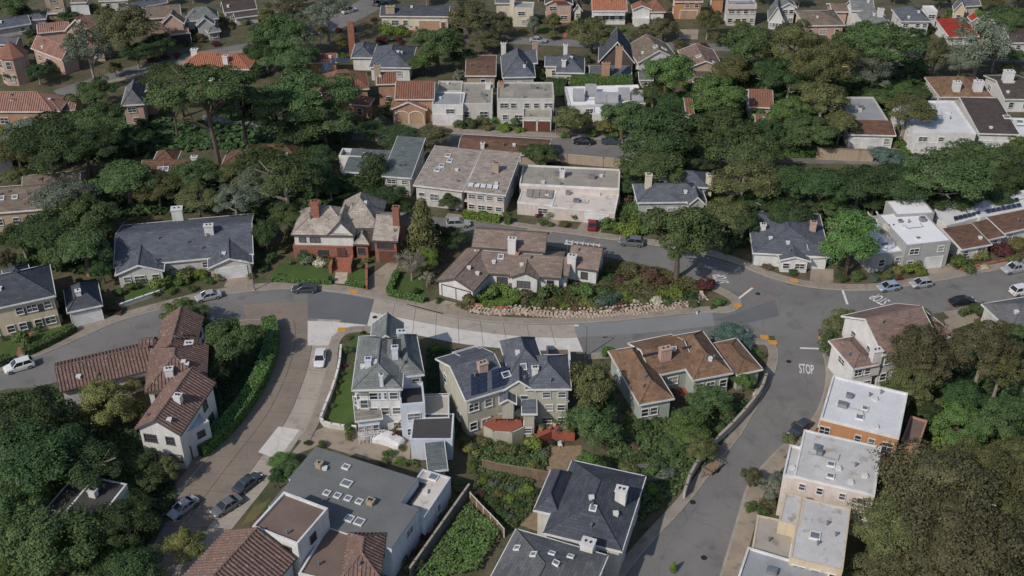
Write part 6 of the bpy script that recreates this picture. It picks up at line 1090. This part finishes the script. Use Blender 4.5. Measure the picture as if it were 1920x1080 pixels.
# garden shrubs round every house
RS = random.Random(77); FILL = []
for hi_, hh in enumerate(list(HOUSES)):
    for w_ in hh.wings:
        if w_.base > 0: continue
        for _ in range(4 if w_.W*w_.D > 60 else 2):
            side_ = RS.choice('flrb'); u = RS.random(); off = RS.uniform(.9, 2.6)
            x, y = (u*w_.W, -off) if side_ == 'f' else (u*w_.W, w_.D+off) if side_ == 'b' else (-off, u*w_.D) if side_ == 'l' else (w_.W+off, u*w_.D)
            p = House.P(w_, x, y, 0)
            if p.y > 420 or blocked(p, .5) or onroad(p): continue
            r = RS.uniform(.55, 1.7); tint = RS.choice(['mid', 'green', 'olive', 'dark', 'lime', 'yellow', 'rust', 'grey', 'brown', 'mid', 'dark'])
            FILL.append((p.x, p.y, r, tint))
def planting(items):
    tints = sorted({t for *_, t in items}); V, MI = [], []; base = [np.array([v.co for v in crown_mesh('shrub', 420, .15, 900+k).vertices]) for k in range(3)]
    for x, y, r, t in items:
        b = base[RS.randrange(3)]; a = RS.uniform(0, 6.28); ca, sa = math.cos(a), math.sin(a); q = b*np.array([r, r*RS.uniform(.85, 1.15), r*RS.uniform(.7, 1.2)])
        V.append(np.stack([q[:, 0]*ca-q[:, 1]*sa+x, q[:, 0]*sa+q[:, 1]*ca+y, q[:, 2]+r*.5], 1)); MI.append(np.full(len(b)//4, tints.index(t), dtype=np.int32))
    v = np.concatenate(V); mi = np.concatenate(MI); n = len(v)//4; me = bpy.data.meshes.new('garden_planting'); me.vertices.add(4*n); me.vertices.foreach_set('co', v.astype(np.float32).ravel())
    me.loops.add(4*n); me.loops.foreach_set('vertex_index', np.arange(4*n, dtype=np.int32)); me.polygons.add(n); me.polygons.foreach_set('loop_start', np.arange(0, 4*n, 4, dtype=np.int32))
    for t in tints: me.materials.append(MATS['leaf_'+t])
    me.polygons.foreach_set('material_index', mi); me.update(calc_edges=True); o = link('garden_planting', me); tag(o, 'mixed low planting filling the gardens round the houses', 'planting', kind='stuff')
planting(FILL)
# filler trees in the open gardens of the upper rows
for x, y, rx, kd, tn in [(470, 95, 14, 'round', 'mid'), (60, 65, 16, 'oak', 'dark'), (200, 20, 14, 'round', 'olive'), (120, 30, 12, 'round', 'dark'), (255, 5, 16, 'round', 'mid'), (500, 30, 18, 'round', 'olive'), (480, 55, 14, 'round', 'mid'), (640, 80, 14, 'round', 'olive'), (855, 60, 14, 'round', 'dark'), (940, 85, 12, 'round', 'dark'), (1010, 150, 12, 'round', 'mid'), (1015, 120, 10, 'round', 'dark'), (1100, 110, 10, 'round', 'dark'), (1195, 140, 14, 'oak', 'dark'), (1278, 120, 12, 'round', 'mid'), (1305, 165, 16, 'oak', 'dark'), (1420, 215, 16, 'round', 'green'), (1465, 60, 14, 'round', 'yellow'), (1500, 50, 14, 'round', 'mid'), (1580, 70, 16, 'round', 'brown'), (1675, 55, 12, 'round', 'mid'), (1765, 55, 10, 'round', 'dark'), (1850, 30, 14, 'round', 'green'), (1905, 105, 18, 'round', 'mid'), (1875, 165, 14, 'round', 'mid'), (1745, 165, 14, 'round', 'olive'), (1690, 240, 14, 'round', 'olive'), (1585, 205, 16, 'round', 'mid'), (690, 235, 12, 'round', 'olive'), (640, 255, 18, 'oak', 'dark'), (1035, 65, 10, 'round', 'olive'), (785, 75, 14, 'round', 'mid'), (20, 140, 16, 'oak', 'dark'), (200, 95, 14, 'oak', 'dark'), (440, 115, 14, 'oak', 'dark'), (480, 130, 16, 'oak', 'dark'), (30, 330, 24, 'oak', 'olive'), (1180, 350, 22, 'oak', 'dark'), (1185, 320, 22, 'oak', 'dark'), (1425, 440, 18, 'oak', 'dark'), (640, 385, 20, 'oak', 'dark'), (755, 390, 18, 'oak', 'dark'), (510, 480, 10, 'round', 'dark'), (480, 400, 18, 'oak', 'dark'), (150, 530, 12, 'round', 'mid')]: T(x, y, rx, rx*.85, kd, tn)
for i_, (x, y, rx) in enumerate([(300, -8, 20), (360, -12, 18), (430, -6, 18), (560, -6, 22), (700, -14, 24), (800, -10, 20), (860, -4, 18), (1010, -14, 16), (1090, -12, 18), (1180, -10, 16), (1260, -14, 16), (1345, -8, 18), (1430, -10, 16), (1500, -6, 18), (1600, -12, 18), (1680, -10, 16), (1765, -2, 18), (1860, 4, 18), (1910, -4, 20)]): T(x, y, rx, rx*.85, ['round', 'oak'][i_ % 2], ['mid', 'dark', 'olive'][i_ % 3])
# look-alikes that only their place tells apart share label and group
cnt = {}
for o, lb in PLANTS: cnt.setdefault(lb, []).append(o)
for lb, os_ in list(cnt.items()):
    if len(os_) < 2: continue
    for o in os_:
        p = o.location; ds = sorted((min(math.hypot(max(-House.loc(w_, p)[0], 0, House.loc(w_, p)[0]-w_.W), max(-House.loc(w_, p)[1], 0, House.loc(w_, p)[1]-w_.D)) for w_ in hh.wings), i) for i, hh in enumerate(HOUSES))
        l2 = lb+' towards '+HOUSES[ds[1][1]].ref
        if len(l2.replace('-', ' ').split()) <= 16: o['label'] = l2
PLANTS = [(o, o['label']) for o, _ in PLANTS]; cnt = {}
for o, lb in PLANTS: cnt.setdefault(lb, []).append(o)
def bulk(o): return o.scale.x if o.type == 'MESH' else max(c.scale.x for c in o.children if c.name.startswith('crown'))
for lb, os_ in cnt.items():
    if 2 <= len(os_) <= 3:
        os_ = sorted(os_, key=bulk); b_ = [bulk(o) for o in os_]
        if all(y > x*1.07 for x, y in zip(b_, b_[1:])):
            core_ = lb
            for pre in ('large ', 'small ', 'low ', 'big '):
                if core_.startswith(pre): core_ = core_[len(pre):]
            for o, wd in zip(os_, ('smaller', 'larger') if len(os_) == 2 else ('smallest', 'middle-sized', 'largest')):
                if len((wd+' '+core_).split()) <= 16: o['label'] = wd+' '+core_
PLANTS = [(o, o['label']) for o, _ in PLANTS]; cnt = {}
for o, lb in PLANTS: cnt.setdefault(lb, []).append(o)
for lb, os_ in cnt.items():
    if len(os_) > 1:
        for o in os_: o['group'] = lb+' set'
# ---------------------------------------------------------------- cars
def car_proto(kind, paint):
    """car along +x, wheels on z=0"""
    L_, W_, H_ = dict(sedan=(4.6, 1.8, 1.42), suv=(4.7, 1.88, 1.72), hatch=(4.0, 1.74, 1.5), pickup=(5.2, 1.9, 1.75))[kind]
    root = empty('car', (0, 0, 0)); hl = L_/2; hw = W_/2
    hood = {'sedan': .86, 'suv': 1.02, 'hatch': .92, 'pickup': 1.05}[kind]; tail = {'sedan': .92, 'suv': 1.06, 'hatch': .98, 'pickup': 1.0}[kind]
    st = [(-hl, .42, tail-.12, .80), (-hl+.12, .3, tail, .94), (-hl+.7, .22, tail+.02, 1), (-.2, .2, hood+.04, 1), (hl-1.25, .22, hood+.02, 1), (hl-.35, .26, hood-.14, .95), (hl-.05, .34, hood-.28, .82), (hl, .42, hood-.36, .74)]
    b = MB(); rings = []
    for x, z0, z1, k in st:
        w_ = hw*k; zm = (z0+z1)*.55
        rings.append([(x, -w_*.92, z0), (x, w_*.92, z0), (x, w_, zm), (x, w_*.97, z1-.08), (x, w_*.84, z1), (x, -w_*.84, z1), (x, -w_*.97, z1-.08), (x, -w_, zm)])
    for i in range(len(rings)-1):
        for j in range(8): b.poly([rings[i][j], rings[i+1][j], rings[i+1][(j+1) % 8], rings[i][(j+1) % 8]][::-1])
    b.poly(rings[0]); b.poly(rings[-1][::-1]); body = b.build('body', 'car_'+paint, root)
    # cabin: glass house and painted roof
    xr0, xr1, xb, xf = dict(sedan=(-.95, .35, -1.65, 1.15), suv=(-1.75, .3, -2.15, 1.15), hatch=(-1.35, .3, -1.85, 1.1), pickup=(-.45, .6, -.75, 1.35))[kind]
    zb = tail-.02; zt = H_-.06; w0, w1 = hw*.9, hw*.72
    lo = [(xb, -w0, zb), (xf, -w0, hood-.02), (xf, w0, hood-.02), (xb, w0, zb)]; hi = [(xr0, -w1, zt), (xr1, -w1, zt), (xr1, w1, zt), (xr0, w1, zt)]
    g_ = MB()
    for i in range(4): g_.poly([lo[i], lo[(i+1) % 4], hi[(i+1) % 4], hi[i]])
    g_.build('cabin_glass', 'carglass', root)
    r_ = MB(); top = [(xr0+.08, -w1*.94, H_), (xr1-.08, -w1*.94, H_), (xr1-.08, w1*.94, H_), (xr0+.08, w1*.94, H_)]; r_.poly(top)
    e = [(x*1.0, y*1.03, z-.01) for x, y, z in hi]
    for i in range(4): r_.poly([e[i], e[(i+1) % 4], top[(i+1) % 4], top[i]])
    r_.build('roof', 'car_'+paint, root)
    pl = MB()
    for sg in (-1, 1):
        for (xl, xh) in ((xb, xr0), (xf, xr1), ((xb+xf)/2-.1, (xr0+xr1)/2)): pl.tube([(xl, sg*w0*1.005, zb), (xh, sg*w1*1.01, zt)], [.05, .05], 5)
    tag(pl.build('pillars', 'car_'+paint, root), kind='stuff')
    if kind == 'pickup':
        bd = MB(); bd.box((-1.55, 0), (1, 0), (0, 1), .85, hw*.78, tail-.02, tail+.02); bd.build('load_bed', 'iron', root)
    for x in (-hl+.85, hl-.9):
        for sg in (-1, 1):
            t = MB(); t.tube([(x, sg*(hw-.2), .33), (x, sg*(hw+.015), .33)], [.335, .335], 14); wh = t.build('wheel', 'tyre', root); d = MB(); d.tube([(x, sg*(hw-.02), .33), (x, sg*(hw+.03), .33)], [.2, .2], 10); d.build('rim', 'rim', wh)
    for sg in (-1, 1):
        m_ = MB(); m_.box((hl-.08, sg*hw*.6), (1, 0), (0, 1), .08, .17, hood-.36, hood-.22); m_.build('headlight', 'lamp', root)
        m_ = MB(); m_.box((-hl+.03, sg*hw*.66), (1, 0), (0, 1), .06, .16, tail-.3, tail-.12); m_.build('tail_light', 'taillamp', root)
        m_ = MB(); m_.box((xf-.25, sg*(hw*.98)), (1, 0), (0, 1), .08, .1, hood+.02, hood+.16); m_.build('wing_mirror', 'car_'+paint, root)
    return root
def copy_tree(o, parent=None):
    c = o.copy(); COL.objects.link(c); c.parent = parent
    for ch in list(o.children): copy_tree(ch, c)
    return c
PROTO = {}
def car(x0, y0, x1, y1, kind, paint, label, ctr=None):
    """rear pixel to front pixel on the ground"""
    a, b = at(x0, y0, .5), at(x1, y1, .5); c = (a+b)/2; th = math.atan2(b.y-a.y, b.x-a.x); k = (kind, paint)
    if k not in PROTO: PROTO[k] = o = car_proto(kind, paint)
    else: o = copy_tree(PROTO[k])
    o.location = (c.x, c.y, .02); o.rotation_euler.z = th; tag(o, label, 'car')
    return o
car(60, 680, 12, 694, 'suv', 'white', 'white estate car parked by the cream house hedge'); car(407, 552, 374, 559, 'sedan', 'silver', 'silver car parked at the kerb below the long slate-roofed house'); car(594, 541, 549, 542, 'sedan', 'dkblue', 'blue-grey car parked in front of the brick house lawn')
car(602, 659, 598, 685, 'sedan', 'white', 'white car parked beside the walled lawn of the turreted house'); car(444, 922, 484, 890, 'sedan', 'dkblue', 'dark blue-grey car parked nearest the flat-roof hedge'); car(443, 938, 407, 960, 'sedan', 'grey', 'grey car parked at the dry grass verge'); car(365, 936, 322, 968, 'sedan', 'silver', 'silver car parked against the shaded hedge bank')
car(838, 421, 880, 419, 'suv', 'silver', 'silver people carrier parked below the bright clipped hedge'); car(1204, 456, 1164, 453, 'suv', 'grey', 'dark grey off-road car parked by the big round tree'); car(1110, 432, 1112, 410, 'sedan', 'red', 'dark red car standing on the pale flat-roof house drive'); car(1110, 266, 1077, 265, 'sedan', 'black', 'black car on the upper street below the mossy roof'); car(1131, 265, 1164, 266, 'sedan', 'dkblue', 'dark blue car on the upper street beside the large dark tree')
car(1684, 536, 1648, 541, 'hatch', 'blue', 'light blue hatchback parked nearest the sideways STOP lettering'); car(1742, 530, 1712, 534, 'hatch', 'silver', 'small silver-blue hatchback parked at the clean white house drive'); car(1925, 500, 1882, 508, 'pickup', 'silver', 'silver pickup parked below the red and yellow shrubs'); car(1782, 568, 1826, 562, 'sedan', 'black', 'black car parked beside the olive hedge'); car(1898, 549, 1935, 541, 'suv', 'white', 'white boxy off-road car at the far end of the kerb')
car(1510, 795, 1490, 812, 'sedan', 'dkblue', 'dark car half hidden by shrubs below the orange house'); car(640, 24, 667, 16, 'suv', 'white', 'white car parked on the upper bend below the grey trees'); car(706, 9, 722, 2, 'sedan', 'grey', 'grey car on the upper bend beyond the white car'); car(1875, 582, 1905, 574, 'sedan', 'white', 'white car on the drive beside the clipped round shrub'); car(955, 74, 930, 72, 'sedan', 'black', 'dark car on the top street behind the brown trees')
car(1690, 124, 1664, 122, 'sedan', 'black', 'dark car under the tall upper trees') ; car(998, 75, 1020, 76, 'sedan', 'silver', 'silver-blue car on the top street above the cross-gabled house')
# covered car
root = empty('covered_car', at(727, 828)); a, b = at(698, 820), at(754, 836); root.rotation_euler.z = math.atan2(b.y-a.y, b.x-a.x); tb = MB(); rings = []
for x, z1, w_ in [(-2.5, .7, .85), (-2.3, 1.0, .98), (-1.4, 1.2, 1.02), (-.9, 1.62, .9), (.5, 1.66, .9), (1.3, 1.2, 1.0), (2.2, 1.0, .98), (2.5, .7, .8)]: rings.append([(x, -w_*1.08, .02), (x, -w_*1.02, z1*.55), (x, -w_*.7, z1*.97), (x, 0, z1), (x, w_*.7, z1*.97), (x, w_*1.02, z1*.55), (x, w_*1.08, .02)])
for i in range(7):
    for j in range(6): tb.poly([rings[i][j], rings[i][j+1], rings[i+1][j+1], rings[i+1][j]][::-1])
tb.poly(rings[0]); tb.poly(rings[-1][::-1]); tb.build('tarpaulin', 'tarp', root)
hm = MB(); hm.tube([(-2.52, -.9, .06), (2.52, -.88, .06)], [.06, .06], 5); hm.build('hem_rope', 'metalgrey', root); tag(root, 'car under a white fitted cover on the drive by the pale blue garage', 'car')
# utility trailer
root = empty('utility_trailer', at(1335, 880)); a, b = at(1325, 890), at(1348, 870); root.rotation_euler.z = math.atan2(b.y-a.y, b.x-a.x); X, Y = (1, 0), (0, 1)
m_ = MB(); m_.box((0, 0), X, Y, 1.5, .8, .5, .58); m_.build('bed', 'wood', root)
m_ = MB()
for sg in (-1, 1):
    m_.box((0, sg*.82), X, Y, 1.55, .04, 1.0, 1.08); m_.box((sg*1.5, 0), X, Y, .04, .82, 1.0, 1.08)
    for x in (-1.5, -.5, .5, 1.5): m_.box((x, sg*.82), X, Y, .035, .035, .5, 1.0)
m_.build('rail_frame', 'metalgrey', root); m_ = MB(); m_.tube([(-1.5, -.4, .5), (-2.6, 0, .5)], [.05, .05], 5); m_.tube([(-1.5, .4, .5), (-2.6, 0, .5)], [.05, .05], 5); m_.tube([(-2.55, 0, 0.02), (-2.55, 0, .52)], [.05, .05], 6); m_.build('drawbar', 'metalgrey', root)
for sg in (-1, 1): m_ = MB(); m_.tube([(0, sg*.86, .3), (0, sg*1.05, .3)], [.3, .3], 12); m_.build('wheel', 'tyre', root)
tag(root, 'open metal utility trailer standing on the street by the retaining wall', 'trailer')
# ---------------------------------------------------------------- boulder wall
root = empty('boulder_wall', at(1160, 590)); O = root.location.copy(); tag(root, 'long low wall of stacked pale boulders along the island garden', 'wall')
SM = []
for sd_ in range(6):
    rr = random.Random(sd_); bm = bmesh.new(); bmesh.ops.create_icosphere(bm, subdivisions=1, radius=1)
    for v in bm.verts: v.co *= rr.uniform(.75, 1.15); v.co.z *= .72
    me = bpy.data.meshes.new('boulder'); bm.to_mesh(me); bm.free(); me.materials.append(MATS['stone']); SM.append(me)
line = densify(smooth(wpts([(876, 584), (905, 590), (950, 592), (975, 588), (1000, 594), (1060, 597), (1120, 595), (1180, 590), (1240, 584), (1290, 576), (1325, 562)]), 1), .55)
core = MB()
for a, c in zip(line, line[1:]):
    d = c-a; l = d.length; d.normalize(); core.box((a+c)/2+Vector((-d.y, d.x, 0))*.9-O, d, (-d.y, d.x), l/2+.1, .75, 0, .5)
core.build('wall_core', 'stone', root)
k = 0
for i, p in enumerate(line):
    d = (line[min(i+1, len(line)-1)]-line[max(i-1, 0)]).normalized(); nn = Vector((-d.y, d.x, 0))
    for lay in range(4):
        if k >= 296: break
        if R.random() < .12: continue
        k += 1; q = p+nn*(lay*.5+R.uniform(-.2, .2))-O; o = link('boulder', R.choice(SM), root, (q.x, q.y, .14+.22*lay+R.uniform(-.06, .06))); s_ = R.uniform(.18, .34); o.scale = (s_*R.uniform(.9, 1.4), s_, s_); o.rotation_euler = (R.uniform(-.4, .4), R.uniform(-.4, .4), R.uniform(0, 6))
# ---------------------------------------------------------------- walls, fences, railings
def wall_line(px, h_, t, m, name, label, cat, cap=None, posts=None, postm=None, panelm=None, z0=0.0):
    pts = smooth(wpts(px), 1) if posts is None else resample(smooth(wpts(px), 1), max(2, int(sum((b-a).length for a, b in zip(wpts(px), wpts(px)[1:]))/posts)+1))
    O_ = pts[0].copy(); root = empty(name, (O_.x, O_.y, 0)); tag(root, label, cat)
    if posts is None:
        b = MB()
        for a, c in zip(pts, pts[1:]):
            d = c-a; l = d.length
            if l < .02: continue
            d.normalize(); b.box((a+c)/2, d, (-d.y, d.x), l/2+t*.3, t/2, 0, h_)
        b.build('wall_body', m, root, O_)
        b = MB()
        for a, c in zip(pts, pts[1:]):
            d = c-a; l = d.length
            if l < .02: continue
            d.normalize(); b.box((a+c)/2, d, (-d.y, d.x), l/2+t*.3, t/2+.05, h_, h_+.1)
        b.build('coping', cap or m, root, O_)
    else:
        for i, a in enumerate(pts):
            b = MB(); b.box(a, (1, 0), (0, 1), .08, .08, 0, h_+.15); b.build('post', postm or m, root, O_)
            if i+1 < len(pts):
                c = pts[i+1]; d = c-a; l = d.length; d.normalize(); b = MB(); b.box((a+c)/2, d, (-d.y, d.x), l/2-.09, .03, .05, h_); b.build('panel', m, root, O_)
                b = MB(); b.box((a+c)/2, d, (-d.y, d.x), l/2-.09, .06, h_, h_+.08); b.build('top_rail', postm or m, root, O_)
    return root
wall_line([(640, 655), (637, 690), (626, 730), (608, 775), (600, 797), (630, 805), (668, 808)], .9, .25, 'wall_offwhite', 'garden_wall', 'low white wall curving round the lawn of the turreted white house', 'wall', 'trim')
wall_line([(1436, 712), (1425, 745), (1385, 795), (1330, 848), (1295, 895), (1282, 935)], 1.6, .3, 'wall_grey', 'retaining_wall', 'grey curved retaining wall above the street below the U-shaped house', 'wall', 'concretebeige')
wall_line([(880, 928), (840, 985), (805, 1035), (770, 1085)], 2.0, .2, 'fencegrey', 'garden_wall', 'tall dark grey garden wall beside the ivy bed', 'wall', 'concretebeige')
wall_line([(905, 880), (940, 888), (985, 895), (1040, 905)], 1.8, .1, 'fencewood', 'wooden_fence', 'brown wooden panel fence behind the slate hip-roofed house', 'fence', posts=2.2, postm='wood')
wall_line([(882, 940), (905, 965), (930, 990), (945, 1008)], 1.6, .1, 'fencewood', 'lattice_fence', 'brown lattice fence with pale rails at the ivy bed edge', 'fence', posts=1.5, postm='wall_cream')
wall_line([(846, 665), (848, 720), (850, 775)], 1.9, .1, 'fencewood', 'wooden_fence', 'wooden fence between the turreted house and the solar house', 'fence', posts=2.4, postm='wood')
wall_line([(1040, 912), (1085, 905)], 1.4, .1, 'fencewood', 'wooden_fence', 'short wooden fence closing the foot of the timber terrace', 'fence', posts=2.2, postm='wood')
wall_line([(1030, 303), (1165, 315)], 2.0, .3, 'wall_tan', 'retaining_wall', 'tan retaining wall below the upper street', 'wall', 'concretebeige'); wall_line([(1530, 298), (1635, 303)], 2.6, .3, 'wall_tan', 'retaining_wall', 'tan retaining wall at the upper street above the dark trees', 'wall', 'concretebrown')
wall_line([(225, 578), (262, 565), (300, 552)], .8, .25, 'wall_offwhite', 'garden_wall', 'low white wall before the long slate-roofed house garden', 'wall', 'trim'); wall_line([(688, 505), (688, 545)], 1.2, .3, 'wall_brick', 'garden_wall', 'short brick wall edging the brick house drive', 'wall', 'brickpave')
wall_line([(1800, 508), (1850, 498), (1930, 482)], .5, .25, 'brickpave', 'garden_wall', 'low red brick edging wall below the rust-roofed solar house', 'wall'); wall_line([(875, 576), (925, 582), (952, 584)], .9, .3, 'wall_brick', 'garden_wall', 'low brick planter wall round the lime hedge garden', 'wall', 'brickpave')
wall_line([(1215, 905), (1250, 903)], .8, .1, 'fencegrey', 'wooden_fence', 'short grey trellis in the shrub bank below the curved wall', 'fence', posts=1.5); wall_line([(1190, 880), (1245, 878)], .8, .1, 'fencegrey', 'wooden_fence', 'upper grey trellis in the shrub bank below the curved wall', 'fence', posts=1.5)
# ---------------------------------------------------------------- small things
def lamp_post(x, y, h_, label, arm=1):
    p = at(x, y); root = empty('street_lamp', p); b = MB(); b.tube([(0, 0, 0), (0, 0, h_)], [.12, .07], 8); b.build('pole', 'metalgrey', root); b = MB(); b.tube([(0, 0, h_-.1), (arm*.6, 0, h_+.25), (arm*1.6, 0, h_+.3)], [.05, .045, .04], 6); b.build('arm', 'metalgrey', root)
    b = MB(); b.box((arm*1.7, 0), (1, 0), (0, 1), .35, .14, h_+.2, h_+.36); b.build('lamp_head', 'lamp', root); b = MB(); b.tube([(0, 0, 0), (0, 0, .5)], [.2, .16], 8); b.build('base', 'concretebeige', root); tag(root, label, 'street lamp')
lamp_post(1042, 254, 6.5, 'grey street lamp on the upper street before the mossy flat-roofed house', -1); lamp_post(1098, 669, 6.0, 'grey street lamp at the kerb behind the olive tree of the U-shaped house', -1); lamp_post(1460, 268, 7, 'grey street lamp on the upper street among the tall trees'); lamp_post(477, 545, 6, 'grey street lamp at the kerb left of the brick house lawn', -1); lamp_post(1162, 262, 7, 'dark street lamp pole beside the dark blue car on the upper street', 1)
p = at(1307, 588); root = empty('fire_hydrant', p); b = MB(); b.tube([(0, 0, 0), (0, 0, .1), (0, 0, .11), (0, 0, .65)], [.2, .2, .13, .13], 10); b.build('barrel', 'trim', root); b = MB(); b.tube([(0, 0, .65), (0, 0, .78), (0, 0, .88)], [.16, .12, .04], 10); b.build('bonnet', 'plasticblue', root)
for sg in (-1, 1): b = MB(); b.tube([(sg*.1, 0, .48), (sg*.24, 0, .48)], [.07, .07], 8); b.build('outlet', 'plasticblue', root)
tag(root, 'white fire hydrant with blue cap on the pavement below the boulder wall', 'hydrant')
def bin_(x, y, m, label):
    p = at(x, y); root = empty('wheelie_bin', p, R.uniform(-.4, .4)); b = MB(); q0 = [(-.24, -.26), (.24, -.26), (.24, .26), (-.24, .26)]; lo = [(a, c, .06) for a, c in q0]; hi = [(a*1.25, c*1.25, 1.0) for a, c in q0]; b.poly(lo[::-1])
    for i in range(4): b.poly([lo[i], lo[(i+1) % 4], hi[(i+1) % 4], hi[i]])
    b.build('body', m, root); b = MB(); b.box((0, 0), (1, 0), (0, 1), .34, .37, 1.0, 1.08); b.build('lid', m, root)
    for sg in (-1, 1): b = MB(); b.tube([(sg*.2, .3, .1), (sg*.27, .3, .1)], [.1, .1], 8); b.build('wheel', 'tyre', root)
    tag(root, label, 'bin')
bin_(756, 802, 'plasticgreen', 'green wheeled bin under the wooden staircase'); bin_(763, 804, 'plasticblue', 'blue wheeled bin under the wooden staircase'); bin_(1152, 690, 'plasticgreen', 'green wheeled bin beside the U-shaped house'); bin_(1583, 705, 'plasticgreen', 'green wheeled bin behind the orange flat-roofed house'); bin_(1707, 283, 'plasticblue', 'blue wheeled bin on the upper street beside the white garage'); bin_(620, 529, 'iron', 'black wheeled bin at the foot of the stone path')
p = at(1035, 838); root = empty('kettle_barbecue', p); b = MB(); b.tube([(0, 0, .7), (0, 0, .9), (0, 0, 1.15), (0, 0, 1.3)], [.3, .5, .48, .1], 12); b.build('bowl', 'iron', root)
for k in range(3): b = MB(); b.tube([(0, 0, .8), (.4*math.cos(k*2.1), .4*math.sin(k*2.1), 0)], [.03, .03], 5); b.build('leg', 'metalgrey', root)
tag(root, 'black kettle barbecue at the head of the timber terrace', 'barbecue')
def chair(x, y, z, rz, m, label):
    p = at(x, y, z); root = empty('garden_chair', p, rz); b = MB(); b.box((0, 0), (1, 0), (0, 1), .28, .28, .4, .45); b.build('seat', m, root); b = MB(); b.box((0, .27), (1, 0), (0, 1), .28, .03, .45, .95); b.build('backrest', m, root)
    for sx in (-1, 1):
        for sy in (-1, 1): b = MB(); b.box((sx*.24, sy*.24), (1, 0), (0, 1), .03, .03, 0, .4); b.build('leg', m, root)
    tag(root, label, 'chair')
chair(1050, 838, .03, .3, 'trim', 'white garden chair beside the black barbecue'); chair(925, 788, 2.0, 1.2, 'wood', 'wooden chair at the end of the red patio table'); chair(958, 788, 2.0, -1.2, 'metalgrey', 'grey metal chair on the red patio'); chair(922, 778, 2.0, 2.2, 'trim', 'white chair against the house wall on the red patio')
p = at(940, 788, 2.0); root = empty('garden_table', p, .05); b = MB(); b.box((0, 0), (1, 0), (0, 1), 1.0, .45, .7, .76); b.build('tabletop', 'wood', root)
for sx in (-1, 1):
    for sy in (-1, 1): b = MB(); b.box((sx*.9, sy*.36), (1, 0), (0, 1), .04, .04, 0, .7); b.build('leg', 'wood', root)
tag(root, 'long wooden table on the red patio of the solar-panelled house', 'table')

p = at(968, 786, 2.0); root = empty('round_parasol', p); b = MB(); b.tube([(0, 0, 0), (0, 0, 2.3)], [.04, .04], 6); b.build('pole', 'wood', root); b = MB()
for k in range(8):
    a0, a1 = k*math.pi/4, (k+1)*math.pi/4; b.poly([(1.1*math.cos(a0), 1.1*math.sin(a0), 1.95), (1.1*math.cos(a1), 1.1*math.sin(a1), 1.95), (0, 0, 2.4)])
b.build('canopy', 'car_dkblue', root); b = MB(); b.tube([(0, 0, 0), (0, 0, .12)], [.3, .25], 10); b.build('base', 'concretebeige', root); tag(root, 'dark blue-grey parasol at the corner of the red patio', 'parasol')
def planter(x, y, z, m, label):
    p = at(x, y, z); root = empty('planter', p); b = MB(); b.tube([(0, 0, 0), (0, 0, .45), (0, 0, .5)], [.24, .34, .36], 10); b.build('pot', m, root); o = link('plant', CROWNS['shrub'][0], root, (0, 0, .75)); o.scale = (.45, .45, .4); setmat(o, 'green'); tag(root, label, 'planter')
planter(1015, 806, 1.6, 'wall_terracotta', 'terracotta planter by the house wall on the lower red patio'); planter(1060, 805, 1.6, 'wall_grey', 'grey planter at the outer end of the lower red patio'); planter(1040, 798, 1.6, 'wall_cream', 'cream planter against the wall of the lower red patio')
chair(1030, 806, 1.6, .8, 'wood', 'wooden chair on the lower red patio'); chair(1048, 810, 1.6, -.7, 'shutter', 'dark chair on the lower red patio')
